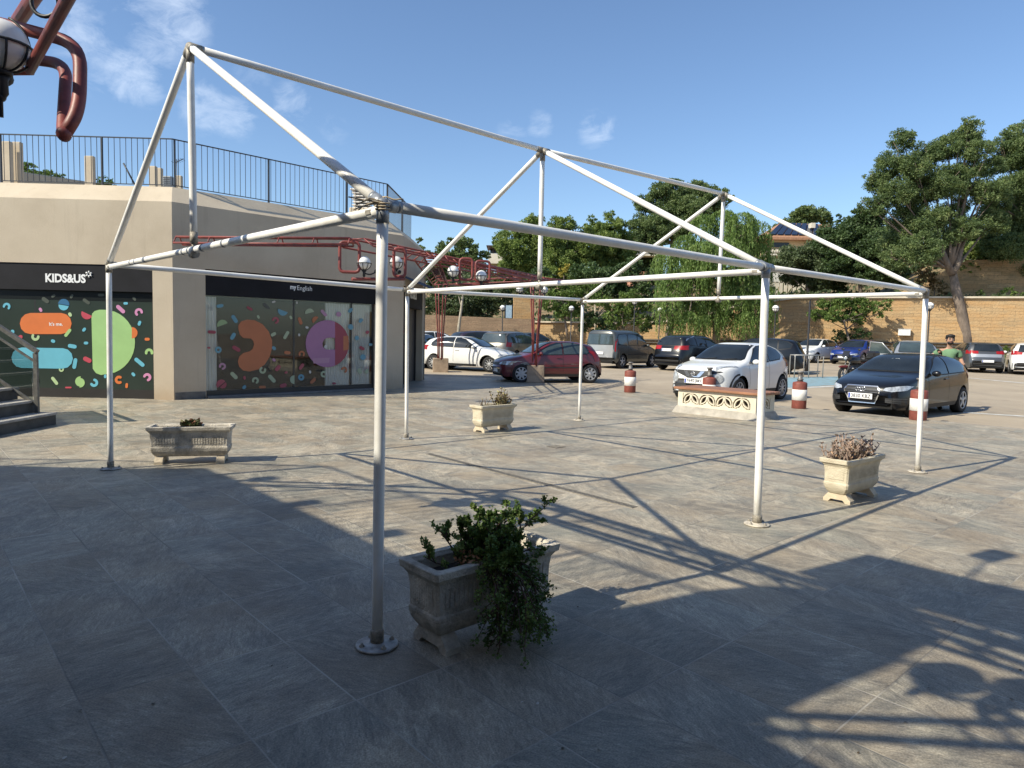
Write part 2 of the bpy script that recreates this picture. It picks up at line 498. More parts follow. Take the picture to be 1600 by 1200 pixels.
# painted bay (pale blue) with white edge lines in front of the bike rack
def lotquad(name, pxs, mat, z=.006):
    pts = []
    for x, y in pxs:
        P = gp(x, y)
        for _ in range(6): P = gp(x, y, zg(P.y) - .02 + z)
        pts.append(P)
    mb = MB()
    cx = [(pts[0] * (1 - i / 6) + pts[1] * (i / 6)) for i in range(7)]; cy = [(pts[3] * (1 - i / 6) + pts[2] * (i / 6)) for i in range(7)]
    vs = []
    for a, b_ in zip(cx, cy):
        for j in range(7):
            q = a.lerp(b_, j / 6); q.z = zg(q.y) - .02 + z; vs.append(q)
    mb.add(vs, [(i * 7 + j, i * 7 + j + 1, (i + 1) * 7 + j + 1, (i + 1) * 7 + j) for i in range(6) for j in range(6)])
    o = mb.build(name, mat); setp(o, kind='structure')
bay = M('worn_blue_paint', (.19, .34, .42), .75, var=.2, scale=3, dark=(.2, .23, .22))
lotquad('road_marking', [(1226, 606), (1330, 600), (1322, 588), (1226, 590)], bay)
wp_ = M('worn_white_paint', (.55, .54, .5), .75, var=.25, scale=4)
lotquad('road_marking', [(1226, 608), (1360, 601.5), (1360, 600), (1226, 606)], wp_)
lotquad('road_marking', [(1505, 645), (1600, 651), (1600, 649.5), (1505, 643.5)], wp_)
lotquad('road_marking', [(1505, 590), (1600, 599), (1600, 598), (1505, 589.4)], wp_)

# drain channel and square drain in the floor
gm = M('drain_metal', (.22, .20, .17), .7, metal=.2, var=.3, scale=30)
a, b_ = gp(668, 709), gp(992, 793)
dv = (b_ - a); L_ = dv.length; dv.normalize(); ang = math.atan2(dv.y, dv.x)
dr = MB(); nsl = int(L_ / .03)
for i in range(nsl):
    dr.box(a + dv * (i + .5) * L_ / nsl + Vector((0, 0, .001)), (.015, .06, .008), ang)
side = Vector((-dv.y, dv.x, 0))
for q in (-.038, .038):
    dr.box((a + b_) / 2 + side * q + Vector((0, 0, .0015)), (L_, .010, .009), ang)
dr.mat(1).box((a + b_) / 2 + Vector((0, 0, -.004)), (L_, .08, .012), ang)
o = dr.build('channel_drain', [gm, M('drain_black', (.07, .065, .06), .9)]); setp(o, 'long slotted channel drain set in the plaza tiles', 'drain')
c_ = gp(869, 698); s_ = MB(); s_.mat(1).box(c_ + Vector((0, 0, .001)), (.2, .2, .006), TH)
for i in range(7): s_.mat(0).box(c_ + uv((i - 3) * .028, 0, .004), (.012, .19, .006), TH)
o = s_.build('square_drain', [gm, M('drain_black', (0, 0, 0))]); setp(o, 'small square drain cover set in the plaza tiles', 'drain')

# ------------------------------------------------------------------ marquee frame
white = M('white_pipe_paint', (.84, .83, .80), .38, var=.03, scale=9, bump=.04, dark=(.75, .73, .68))
galv = M('galvanised_joint', (.33, .35, .37), .45, metal=.6, var=.2, scale=30)
rust = M('worn_joint', (.32, .29, .24), .6, metal=.3, var=.35, scale=40)
W_, L1, L2, H_, RH = 5.6397, 3.8173, 3.8265, 2.2275, 3.7669
ox, oy = -.6582, 3.4281
def fr(l, v, z): return Vector((ox + CU * l - SU * v, oy + SU * l + CU * v, z))
BPX = {'B1': (589, 1009), 'B3': (1182.5, 820), 'B4': (1433.5, 738), 'B2': (173, 733), 'B5': (635, 686), 'B6': (905, 657)}
NPX = {'T1': (598, 320), 'T3': (1197, 418), 'T4': (1447, 455), 'T2': (170, 413), 'T5': (636.5, 453), 'T6': (910.5, 468.5),
       'A1': (297, 73), 'A2': (848, 235), 'A3': (1131, 303), 'K1': (303, 391), 'K2': (843, 444), 'K3': (1122.5, 466)}
NM = {}
for n_, l in (('1', 0), ('3', L1), ('4', L1 + L2)): NM['T' + n_] = fr(l, 0, H_)
for n_, l in (('2', 0), ('5', L1), ('6', L1 + L2)): NM['T' + n_] = fr(l, W_, H_)
for n_, l in (('1', 0), ('2', L1), ('3', L1 + L2)): NM['A' + n_] = fr(l, W_ / 2, RH); NM['K' + n_] = fr(l, W_ / 2, H_)
for k_, q in NPX.items(): NM[k_] = near_ray(*q, NM[k_])
for k_, q in BPX.items(): NM[k_] = gp(*q)
mq = empty('marquee_frame', fr(0, 0, 0), 'large white tubular marquee frame without canvas standing on the plaza', 'marquee frame')
RAD = {'1': .028, '2': .029, '3': .033, '4': .031, '5': .0275, '6': .026}
def pipe(name, a, b, r, ends=True, col=None):
    a, b = Vector(a), Vector(b); d = (b - a); n = 6
    mb = MB(); pts = [a.lerp(b, i / n) for i in range(n + 1)]
    mb.tube(pts, r, 14)
    if ends:
        e = d.normalized()
        mb.mat(1)
        for q, s in ((a, 1), (b, -1)):
            mb.tube([q + e * s * .075, q + e * s * .10], r * 1.06, 12)
    return mb.build(name, [col or white, galv], mq)
for k_ in '123456':
    b0, t0 = NM['B' + k_], NM['T' + k_]
    r = RAD[k_]
    p_ = pipe('post', b0 + Vector((0, 0, .03)), t0 - Vector((0, 0, .02)), r, False)
    bp = MB(); bp.lathe([(.108, 0), (.108, .008), (.10, .012), (r * 1.5, .014), (r * 1.35, .02)], b0 + Vector((0, 0, .0035)), 28)
    bp.mat(1).lathe([(r * 1.22, .01), (r * 1.25, .085), (r * 1.08, .09)], b0, 18)
    for q in range(4):
        a = q * PI / 2 + .6
        bp.lathe([(.014, .01), (.014, .022), (.007, .026), (.007, .034)], b0 + Vector((.082 * math.cos(a), .082 * math.sin(a), 0)), 6)
    bp.build('base_plate', [M('plate_paint', (.36, .35, .33), .5, metal=.3, var=.3, scale=25) if k_ in '125' else M('plate_paint_tan', (.50, .45, .37), .6, var=.3, scale=25), rust], mq)
for a, b in (('T1', 'T3'), ('T3', 'T4'), ('T2', 'T5'), ('T5', 'T6')): pipe('eave_beam', NM[a], NM[b], .0285)
for a, b in (('A1', 'A2'), ('A2', 'A3')): pipe('ridge_beam', NM[a], NM[b], .029)
for a, b in (('T1', 'T2'), ('T3', 'T5'), ('T4', 'T6')): pipe('tie_beam', NM[a] - Vector((0, 0, .03)), NM[b] - Vector((0, 0, .03)), .0275)
for a, b, c in (('T1', 'A1', 'T2'), ('T3', 'A2', 'T5'), ('T4', 'A3', 'T6')):
    pipe('rafter', NM[a], NM[b], .029); pipe('rafter', NM[c], NM[b], .029)
for k_ in '123':
    pipe('king_post', NM['A' + k_] - Vector((0, 0, .05)), NM['K' + k_] + Vector((0, 0, .10)), .0275, False)
    kb = MB(); K = NM['K' + k_] - Vector((0, 0, .03))
    e = (NM['T' + {'1': '1', '2': '3', '3': '4'}[k_]] - NM['K' + k_]).normalized()
    kb.tube([K - e * .035, K + e * .035], .034, 12); kb.tube([K + Vector((0, 0, .02)), K + Vector((0, 0, .085))], .018, 8)
    kb.tube([K + Vector((0, 0, .085)), K + Vector((0, 0, .17))], .030, 10)
    kb.build('clamp', [rust], mq)
    cn_ = MB(); A = NM['A' + k_]
    ends = [NM[{'1': 'T1', '2': 'T3', '3': 'T4'}[k_]], NM[{'1': 'T2', '2': 'T5', '3': 'T6'}[k_]]]
    ends += [NM['A' + q] for q in {'1': '2', '2': '13', '3': '2'}[k_]]
    for q in ends:
        dq = (q - A).normalized(); cn_.tube([A, A + dq * .085], .0325, 12)
    cn_.tube([A, A - Vector((0, 0, .12))], .031, 12); cn_.sphere(A, .034, 12, 8)
    cn_.build('ridge_joint', rust, mq)
nb = {'1': ['A1', 'T3'], '2': ['A1', 'T5'], '3': ['A2', 'T1', 'T4'], '5': ['A2', 'T2', 'T6'], '4': ['A3', 'T3'], '6': ['A3', 'T5']}
ti = {'1': 'T2', '2': 'T1', '3': 'T5', '5': 'T3', '4': 'T6', '6': 'T4'}
for k_ in '123456':
    jb = MB(); T = NM['T' + k_]; r = RAD[k_] * 1.16
    for q in nb[k_]:
        dq = (NM[q] - T).normalized(); jb.tube([T, T + dq * .075], r, 12)
    jb.tube([T, T - Vector((0, 0, .09))], r, 12); jb.sphere(T, r * 1.08, 12, 8)
    dq = (NM[ti[k_]] - T).normalized(); T2 = T - Vector((0, 0, .03))
    jb.mat(1).tube([T2, T2 + dq * .11], .0305, 10)
    jb.mat(2).box(T2 + dq * .09 + Vector((0, 0, 0)), (.05, .062, .022), math.atan2(dq.y, dq.x))
    jb.build('corner_joint', [galv if k_ in '13' else rust, white, rust], mq)
# tape marks on the first tie and rope ends at the near corner
for t in (.17, .2, .255, .46, .485, .51, .54, .62):
    P = NM['T2'].lerp(NM['T1'], t) - Vector((0, 0, .03)); e = (NM['T1'] - NM['T2']).normalized()
    tp = MB(); tp.tube([P - e * .014, P + e * (.02 if t != .255 else .06)], .0283, 14)
    tp.build('tape', M('grey_tape', (.16, .18, .22), .6), mq)
rp = MB(); T = NM['T1']
for k_ in range(5):
    a = Vector((random.uniform(-.03, .03), -.03, random.uniform(-.01, .03)))
    pts = [T + a]
    d = Vector((-.02 - .006 * k_, -.006, random.uniform(-.008, .01)))
    for j in range(6):
        pts.append(pts[-1] + d * .6); d = d + Vector((random.uniform(-.01, .01), random.uniform(-.01, .01), -.006 if k_ != 2 else .001))
    rp.tube(pts, .0035, 5)
pts = [T + Vector((0, 0, .035)) + Vector((.017 * j, -.008, .004 * math.sin(j * 1.4) - .002 * j)) for j in range(7)]
rp.tube(pts, .004, 5)
for k_ in range(3):
    rp.tube([T + Matrix.Rotation(q, 3, 'Z') @ Vector((.036, 0, 0)) + Vector((0, 0, -.02 + .014 * k_ + .006 * math.sin(q))) for q in (i * PI / 6 for i in range(12))], .0036, 5, closed=True)
rp.build('rope', M('frayed_rope', (.45, .37, .26), .9), mq)
# ------------------------------------------------------------------ the shop building on the left
def stuccomat():
    m, n, b = newmat('stucco')
    tc = n('ShaderNodeTexCoord', 3)
    a_ = n('ShaderNodeTexNoise', 0, Vector=tc, Scale=.9, Detail=8., Roughness=.62)
    d_ = n('ShaderNodeTexNoise', 0, Vector=n('ShaderNodeMapping', Vector=tc, Scale=(1, 1, .07)), Scale=5.5, Detail=6., Roughness=.7)
    f_ = n('ShaderNodeTexNoise', 0, Vector=tc, Scale=70., Detail=4.)
    c = n.ramp(a_, [(.3, (.47, .39, .285)), (.5, (.53, .445, .33)), (.72, (.57, .485, .365))])
    c = n.mix(n('ShaderNodeMapRange', i0=d_, i1=.56, i2=.78, i3=0., i4=.42), c, (.33, .27, .20))
    c = n.mix(n('ShaderNodeMapRange', i0=f_, i1=.4, i2=.7, i3=0., i4=.12), c, (.35, .29, .22))
    sz = n.n.new('ShaderNodeSeparateXYZ'); n.l.new(tc, sz.inputs[0])
    low = n('ShaderNodeMapRange', i0=n.math('ADD', sz.outputs[2], n.math('MULTIPLY', a_, .5)), i1=.2, i2=.62, i3=.45, i4=0.)
    c = n.mix(low, c, (.40, .27, .16))
    n.set(b.inputs['Base Color'], c); b.inputs['Roughness'].default_value = .92
    n.set(b.inputs['Normal'], n('ShaderNodeBump', Height=n.math('ADD', f_, n.math('MULTIPLY', a_, .6)), Strength=.3, Distance=.02))
    return m
stucco = stuccomat()
black = M('fascia_black', (.012, .012, .015), .7, var=.2, scale=2, spec=.25)
C0 = gp(272, 625); D1 = Vector((-1, -.02, 0)).normalized(); C2 = gp(628, 607); D2 = (C2 - C0).normalized(); LEN2 = (C2 - C0).length
N1 = Vector((-D1.y, D1.x, 0)); N1 = N1 if N1.y < 0 else -N1      # outward normals
N2 = Vector((D2.y, -D2.x, 0)); N2 = N2 if N2.x > 0 else -N2
C3 = gp(663, 593)
D3 = (C3 - C2).normalized(); N3 = Vector((D3.y, -D3.x, 0)); LEN3 = (C3 - C2).length
LEN1 = 26.
HB, HT = 4.27, 4.66     # wall top, parapet top after the bevel
ZF1, ZF0 = 2.90, 2.33   # black fascia top and bottom
bld = empty('shop_building', C0, 'cream rendered single storey building with black shopfronts and a roof terrace', 'building')
def px1(x, y): return onplane(x, y, C0, N1)
def px2(x, y): return onplane(x, y, C0, N2)
s1a = (px1(240, 560) - C0).dot(D1)           # right jamb of shop one
s2a, s2b = (px2(322, 560) - C0).dot(D2), (px2(587, 560) - C0).dot(D2)
s3a, s3b = .12, LEN3 - .55
def P1(s, z, dn=0.): return C0 + D1 * s + N1 * dn + Vector((0, 0, z))
def P2(s, z, dn=0.): return C0 + D2 * s + N2 * dn + Vector((0, 0, z))
def P3(s, z, dn=0.): return C2 + D3 * s + N3 * dn + Vector((0, 0, z))
wb = MB()
def wall(P, s0, s1, z0, z1, th=.3):
    wb.hexa([P(s0, z0, 0), P(s1, z0, 0), P(s1, z0, -th), P(s0, z0, -th), P(s0, z1, 0), P(s1, z1, 0), P(s1, z1, -th), P(s0, z1, -th)])
# each elevation as an outline with real openings (recess .12 behind)
def elev(P, runs, L):
    "runs: (s0,s1,ztop) openings"
    s = 0
    for (a, b, zt) in runs:
        if a > s: wall(P, s, a, 0, ZF1)
        s = b
    if s < L: wall(P, s, L, 0, ZF1)
    wall(P, 0, L, ZF1, HB)
elev(P1, [(s1a, 11.5, ZF1), (12.3, 20, ZF1)], LEN1)
elev(P2, [(s2a, s2b, ZF1)], LEN2)
elev(P3, [(s3a, s3b, ZF1)], LEN3)
# bevel + parapet top
ins = .42
def off(Pa, z): return Pa + Vector((0, 0, z))
E1 = C0 + D1 * LEN1; n12 = (N1 + N2); n12 = n12 / (n12.dot(N1)); n23 = (N2 + N3); n23 = n23 / n23.dot(N2)
ring0 = [off(E1, HB), off(C0, HB), off(C2, HB), off(C3, HB)]
ring1 = [off(E1 - N1 * ins, HT), off(C0 - n12 * ins, HT), off(C2 - n23 * ins, HT), off(C3 - N3 * ins, HT)]
ring2 = [off(E1 - N1 * (ins + .25), HT), off(C0 - n12 * (ins + .25), HT), off(C2 - n23 * (ins + .25), HT), off(C3 - N3 * (ins + .25), HT)]
wb.add(ring0 + ring1 + ring2, [(i, i + 1, 4 + i + 1, 4 + i) for i in range(3)] + [(4 + i, 5 + i, 9 + i, 8 + i) for i in range(3)])
# end wall of the building (turns away) and rear
C4 = C3 - N3 * 9
wb.hexa([C3, C4, C4 - D3 * .3, C3 - D3 * .3, off(C3, HB), off(C4, HB), off(C4 - D3 * .3, HB), off(C3 - D3 * .3, HB)])
wb.add([ring0[3], off(C4, HB), off(C4 - D3 * ins, HT), ring1[3]], [(0, 1, 2, 3)])
wb.build('wall', stucco, bld)
rf = MB(); rf.add([off(E1 - N1 * .6, HT - .05), off(C0 - n12 * .6, HT - .05), off(C2 - n23 * .6, HT - .05), off(C3 - N3 * .6, HT - .05), off(C4, HT - .05), off(C4 - Vector((12, -2, 0)), HT - .05), off(E1 - N1 * 12, HT - .05)], [(0, 1, 2, 3, 4, 5, 6)])
rf.build('roof', M('roof_screed', (.38, .33, .28), .9, var=.2, scale=2), bld)
# plinth tile
pb = MB(); pb.hexa([P2(.02, 0, .012), P2(s2a - .02, 0, .012), P2(s2a - .02, 0, 0.001), P2(.02, 0, .001), P2(.02, .16, .012), P2(s2a - .02, .16, .012), P2(s2a - .02, .16, .001), P2(.02, .16, .001)])
pb.build('plinth', M('plinth_tile', (.13, .125, .12), .6, var=.3, scale=6), bld)

# shopfronts -----------------------------------------------------
def stick(pts_px, proj, n, dep=.004):
    a = [proj(*q) + n * .004 for q in pts_px]
    nn = (a[1] - a[0]).cross(a[2] - a[1])
    if nn.dot(n) > 0: pass
    else: a = a[::-1]
    return a
def pill(cx, cy, L, w, ang, k=6):
    "rounded bar in pixels, ang in degrees"
    out = []; r = w / 2; h = max(0, L / 2 - r); c, s = math.cos(R(ang)), math.sin(R(ang))
    for sg in (1, -1):
        for i in range(k + 1):
            a = -PI / 2 + PI * i / k if sg > 0 else PI / 2 + PI * i / k
            x, y = sg * h + r * math.cos(a), r * math.sin(a)
            out.append((cx + x * c - y * s, cy + x * s + y * c))
    return out
def hook(cx, cy, r0, r1, a0, a1, k=10):
    "annular piece in pixels"
    A = [a0 + (a1 - a0) * i / k for i in range(k + 1)]
    rm, hw = (r0 + r1) / 2, (r1 - r0) / 2
    out = [(cx + r1 * math.cos(R(a)), cy + r1 * math.sin(R(a))) for a in A]
    ex, ey = cx + rm * math.cos(R(a1)), cy + rm * math.sin(R(a1))
    out += [(ex + hw * math.cos(R(a1 + t)), ey + hw * math.sin(R(a1 + t))) for t in (45, 90, 135)]
    out += [(cx + r0 * math.cos(R(a)), cy + r0 * math.sin(R(a))) for a in A[::-1]]
    ex, ey = cx + rm * math.cos(R(a0)), cy + rm * math.sin(R(a0))
    out += [(ex + hw * math.cos(R(a0 + 180 + t)), ey + hw * math.sin(R(a0 + 180 + t))) for t in (45, 90, 135)]
    return out
def half(cx, cy, r, ang):
    return [(cx + r * math.cos(R(ang + t)), cy + r * math.sin(R(ang + t))) for t in range(0, 181, 20)]
vin = lambda nme, c: M('vinyl_' + nme, lin(c), .5, var=.05, scale=3)
VC = [vin('orange', (214, 116, 58)), vin('green', (158, 196, 128)), vin('blue', (104, 180, 200)), vin('red', (190, 72, 88)), vin('pink', (206, 140, 178)), vin('pale_green', (176, 200, 150)), vin('mauve', (176, 108, 158)), vin('dark_blue', (48, 104, 142)), vin('white', (226, 226, 222)), vin('crimson', (160, 56, 74)), vin('dim', (74, 80, 70))]
O_, G_, B_, Rd, Pk, PG, Mv, DB, Wt, Cr, Dm = range(11)
def shapes(name, lst, proj, n, parent, mats=None):
    mb = MB()
    for lv, (col, pts) in enumerate(lst):
        a = [proj(*q) for q in pts]
        nn = Vector((0, 0, 0))
        for i in range(len(a)): nn += (a[i] - a[0]).cross(a[(i + 1) % len(a)] - a[0])
        if nn.dot(n) < 0: a = a[::-1]
        z = .0015 + .00004 * lv
        # fan-free ngon, extruded a hair towards the glass
        mb.mat(col).prism([q + n * .0004 for q in a], n * z)
    return mb.build(name, mats or VC, parent)
def glassbox(P, a, b, z0, z1, dn, mat, name, parent, th=.01):
    m_ = MB(); m_.hexa([P(a, z0, dn), P(b, z0, dn), P(b, z0, dn - th), P(a, z0, dn - th), P(a, z1, dn), P(b, z1, dn), P(b, z1, dn - th), P(a, z1, dn - th)])
    return m_.build(name, mat, parent)
def bars(P, lst, dn, th, mat, name, parent):
    m_ = MB()
    for a, b, z0, z1 in lst:
        m_.hexa([P(a, z0, dn), P(b, z0, dn), P(b, z0, dn - th), P(a, z0, dn - th), P(a, z1, dn), P(b, z1, dn), P(b, z1, dn - th), P(a, z1, dn - th)])
    return m_.build(name, mat, parent)
darkvinyl = M('dark_vinyl', lin((54, 64, 58)), .3, var=.08, scale=1.5, spec=.25)
darkpane2 = M('dark_pane_upper', lin((30, 34, 34)), .3, var=.06, scale=1.5, spec=.25)
alu = M('black_aluminium', (.03, .028, .028), .4, var=.1, scale=3)
RC = -.10
# shop one
sh = glassbox(P1, s1a + .01, 11.5, .2, ZF0, RC, darkvinyl, 'shop_window', bld)
sh['label'] = 'printed shop window with a big green letter D and orange and blue bars'
bars(P1, [(s1a + .01, 11.5, 2.12, ZF0)], RC + .002, .001, darkpane2, 'upper_dark_band', sh)  # darker band across the top of the window
bars(P1, [(s1a + .005, 11.5, .0, .2), (s1a + .002, s1a + .06, .2, ZF0), (3.0, 3.03, .2, ZF0), (4.6, 4.63, .2, ZF0), (6.4, 6.45, .2, ZF0)], RC + .001, .05, alu, 'window_frame', sh)
fs = bars(P1, [(s1a + .003, 11.5, ZF0, ZF1 - .003)], -.02, .1, black, 'fascia', bld); fs['label'] = 'black fascia with white rounded lettering'
def pw1(x, y): return onplane(x, y, C0 + N1 * (RC + .0035), N1)
def pw2(x, y): return onplane(x, y, C0 + N2 * (RC + .0035), N2)
Dp = []
def ell(cx, cy, rx, ry, a0, a1, k=14): return [(cx + rx * math.cos(R(a0 + (a1 - a0) * i / k)), cy + ry * math.sin(R(a0 + (a1 - a0) * i / k))) for i in range(k + 1)]
Dp += [(143, 496), (144, 490), (148, 486), (155, 484), (163, 484)] + ell(163, 534.5, 48, 50.5, -90, 90, 18) + [(158, 586), (150, 583), (145, 576)]
L1_ = [(G_, Dp)]
L1_ += [(O_, pill(71.5, 505.5, 81, 33, 0)), (B_, pill(66, 559.5, 96, 32, 1))]
L1_ += [(O_, half(206, 520, 9, -90)), (DB, half(99.5, 476, 9, 190)), (B_, half(99.5, 477, 8, 10)), (Rd, half(136, 490, 9, 25)), (G_, half(125.5, 596, 8, 95)), (G_, half(125, 598, 7.5, 275)),
        (Pk, pill(188.5, 483, 17, 6, 42)), (B_, pill(113, 541, 14, 6, 10)), (Rd, pill(136.5, 562, 14, 7, 25)), (B_, pill(117, 568, 17, 6, -80)), (B_, pill(218, 566, 19, 6, 40)), (G_, pill(106, 520, 15, 5, -52)),
        (PG, pill(85.5, 595, 15, 5, 52)), (Dm, pill(71, 469, 13, 6, 35)), (Dm, pill(135, 471, 13, 5, 35)), (Rd, pill(30, 528, 12, 6, -35)), (B_, pill(19, 520, 10, 6, -70)), (B_, pill(196.5, 474, 7, 4, 0)), (O_, pill(230, 530, 8, 4.5, 0)), (Pk, pill(63.5, 484, 7, 4.5, 60)), (PG, pill(109.5, 491.5, 7, 5, 60)),
        (B_, pill(131.5, 515, 7, 4.5, -50)), (B_, pill(134.5, 536, 7, 4.5, 0)), (B_, pill(218, 505, 8, 4.5, -70)), (B_, pill(208.5, 585, 7, 4.5, 50)), (O_, pill(198, 602.5, 8, 4, -85)), (B_, pill(164.5, 588, 6, 4, -90)), (B_, pill(83, 533, 7, 5, 20)),
        (Pk, hook(217, 488, 2.6, 6.5, 130, 360)), (G_, hook(233, 551, 2.4, 6.6, 170, 370)), (Pk, hook(230, 589.5, 2.4, 6.6, 200, 430)), (O_, hook(186, 593.5, 2.4, 6.6, 60, 300)), (B_, hook(147, 598, 2.4, 6.6, -80, 150)), (B_, hook(10.5, 479, 2.4, 6, 180, 400)), (PG, hook(55.5, 526, 2.4, 6.5, 0, 210)), (Dm, hook(55, 595, 2.4, 6.5, 180, 400)), (PG, hook(96, 577, 1.5, 4, 0, 180)), (Rd, pill(107, 605.5, 10, 2.5, 0)), (Dm, pill(83.5, 462.5, 7, 4, -30)), (Dm, pill(112, 463, 7, 4, -60)), (Dm, pill(158, 461, 10, 4, 0)), (Dm, pill(210, 467, 7, 4, 50))]
shapes('window_sticker', L1_, pw1, N1, sh)
# shop two, on the shaded side
g2 = glassmat('shop_glass', (.88, .90, .89), .03)
bars(P2, [(s2a - .01, s2b + .01, .12, ZF0)], -.62, .02, M('dark_interior', (.035, .033, .03), .8), 'shop_interior', bld)
def curtain(sa, sb, z0, z1, dn, amp=.022, per=.075):
    cur = MB()
    n = int((sb - sa) / .0125); vs = []
    for i in range(n + 1):
        s_ = sa + (sb - sa) * i / n
        d_ = dn + amp * math.sin(2 * PI * s_ / per + 1.3 * math.sin(s_ * 9))
        vs += [P2(s_, z0, d_), P2(s_, z1, d_)]
    cur.add(vs, [(2 * i, 2 * i + 2, 2 * i + 3, 2 * i + 1) for i in range(n)], True)
    cur.build('curtain', M('pale_curtain', (.86, .84, .82), .9, var=.04, scale=2), bld)
s_of = lambda x: (px2(x, 540) - C0).dot(D2)
curtain(s2a + .03, s_of(343), .16, 2.30, -.16)
curtain(s_of(513), s_of(552), .16, 2.30, -.16); curtain(s_of(553.5), s_of(582), .16, 2.30, -.16)
bars(P2, [(s2a - .008, s2b + .008, 0, .16), (s2a + .0, s2a + .03, .16, ZF0), (s2b - .06, s2b, .16, ZF0), (s_of(461), s_of(463.5), .16, ZF0), (s_of(551.2), s_of(553.2), .16, ZF0)], RC + .001, .05, alu, 'window_frame', bld)
gl = glassbox(P2, s2a + .03, s2b - .06, .16, ZF0, RC, g2, 'shop_window', bld); gl['label'] = 'shop window with an orange crescent, a mauve and red ring and pale curtains'
fs2 = bars(P2, [(s2a + .003, s2b - .003, ZF0, ZF1 - .003)], -.02, .1, black, 'fascia', bld); fs2['label'] = 'black fascia with small white lettering'
def c2(x, y): return (300 + x / 5, 420 + y / 5)
L2_ = []
cres = [c2(*q) for q in ((362, 470), (362, 440), (385, 410), (430, 397), (490, 402), (550, 432), (600, 490), (625, 560), (625, 620), (605, 690), (570, 745), (520, 785), (450, 802), (400, 795), (368, 765), (358, 725), (370, 685), (400, 658), (450, 645), (474, 625), (485, 590), (478, 562), (460, 545), (400, 540), (374, 515))]
L2_.append((O_, cres))
# ring: mauve left part, crimson right part
cx, cy = 1057 / 5 + 300, 585 / 5 + 420
ringL = ell(cx, cy, 33.8, 36.8, 70, 290, 22) + [(cx + 11, cy - 34)] + [(cx + 11, cy - 10)] + ell(cx + 1, cy, 8.6, 9.4, -60, -300, 14)[0:] + [(cx + 11, cy + 10)]
ringL = [(cx + 12, cy + 34.4)] + ell(cx, cy, 33.8, 36.8, 70, 290, 22) + [(cx + 12, cy - 34.4), (cx + 12, cy - 9)] + [(cx + 7, cy - 9.4), (cx, cy - 9.2), (cx - 5, cy - 6.5), (cx - 7.6, cy - 1), (cx - 7, cy + 5), (cx - 3, cy + 8.8), (cx + 4, cy + 9.4), (cx + 12, cy + 9)]
L2_.append((Mv, ringL))
L2_.append((Cr, [(cx + 12, cy - 34.4)] + ell(cx, cy, 33.8, 36.8, -69, 69, 18) + [(cx + 12, cy + 34.4)]))
L2_.append((O_, [(cx + 25, cy - 12), (cx + 33, cy - 12), (cx + 33.5, cy + 9), (cx + 25, cy + 11)]))
L2_.append((Pk, [(488, 560), (515, 559), (514, 567), (490, 568)]))
rest = [(B_, 'p', 332, 392, 14, 6, 58), (B_, 'p', 320, 527, 12, 6, -60), (Cr, 'p', 155, 494, 13, 5, 5), (Cr, 'p', 346, 624, 14, 6, 30), (PG, 'p', 328, 834, 14, 6, 45), (PG, 'p', 624, 858, 15, 6, 48), (PG, 'p', 736, 518, 14, 5, -60), (Dm, 'p', 580, 291, 12, 5, 40), (Pk, 'p', 1030, 346, 13, 5, 48), (O_, 'p', 845, 407, 12, 5, 70), (Rd, 'p', 670, 776, 11, 6, -50), (Rd, 'p', 855, 764, 11, 5, -55), (O_, 'p', 945, 875, 11, 5, -45), (Rd, 'p', 713, 912, 11, 6, -15), (O_, 'p', 745, 655, 10, 5, 5), (O_, 'p', 550, 924, 11, 4, 0), (Cr, 'p', 1328, 620, 9, 5, 30), (Rd, 'p', 1370, 496, 6, 5, -40), (PG, 'p', 636, 512, 9, 5, -30), (PG, 'p', 518, 376, 6, 3.5, 60), (PG, 'p', 772, 380, 6, 3.5, 60), (Wt, 'p', 638, 258, 6, 3, -20), (Wt, 'p', 898, 458, 5, 3.5, 20), (Wt, 'p', 837, 516, 4.5, 3, 90), (Wt, 'p', 819, 264, 4, 2.5, 90), (Wt, 'p', 922, 806, 5, 3, 80), (Wt, 'p', 1045, 608, 6, 5, -60), (B_, 'p', 640, 620, 7, 5, 45), (Pk, 'p', 640, 712, 6, 4, 40), (Rd, 'p', 735, 810, 5, 3.5, -20), (Rd, 'p', 410, 852, 6, 4, 80), (B_, 'p', 1240, 455, 9, 8, 60), (B_, 'p', 1318, 405, 8, 5, -50), (B_, 'p', 1336, 690, 9, 9, 70), (B_, 'p', 1395, 592, 6, 4, 0), (B_, 'p', 1238, 325, 9, 5, -45), (B_, 'p', 1288, 540, 7, 7, 0), (B_, 'p', 408, 925, 7, 5, -50), (PG, 'p', 1365, 800, 8, 5, -70), (PG, 'p', 1310, 800, 9, 6, 60), (Pk, 'p', 1145, 355, 8, 8, 0), (Rd, 'p', 1110, 895, 6, 3, 0), (Rd, 'p', 132, 617, 5, 3, 0), (B_, 'p', 218, 290, 11, 5, -10), (Cr, 'p', 450, 310, 10, 4, 30),
        (G_, 'h', 238, 440, 8.5, 160), (B_, 'h', 710, 326, 8, 20), (PG, 'h', 918, 345, 7, 165), (PG, 'h', 800, 866, 7, 90), (Rd, 'h', 230, 905, 8, 140), (Rd, 'h', 240, 905, 6, -40), (O_, 'h', 968, 402, 6, 130),
        (Pk, 'k', 237, 762, 2.2, 5.5, 170, 440), (Rd, 'k', 652, 403, 2.2, 5.5, 190, 440), (PG, 'k', 552, 792, 2.2, 5.5, -20, 240), (PG, 'k', 495, 873, 2.2, 5.5, 160, 420), (O_, 'k', 857, 665, 2.2, 5, 150, 400), (PG, 'k', 1030, 823, 2.2, 5.2, 60, 300), (O_, 'k', 1188, 790, 2, 5, 200, 420), (B_, 'k', 205, 633, 2, 5.2, 0, 330), (B_, 'k', 852, 848, 1.6, 5, 0, 340)]
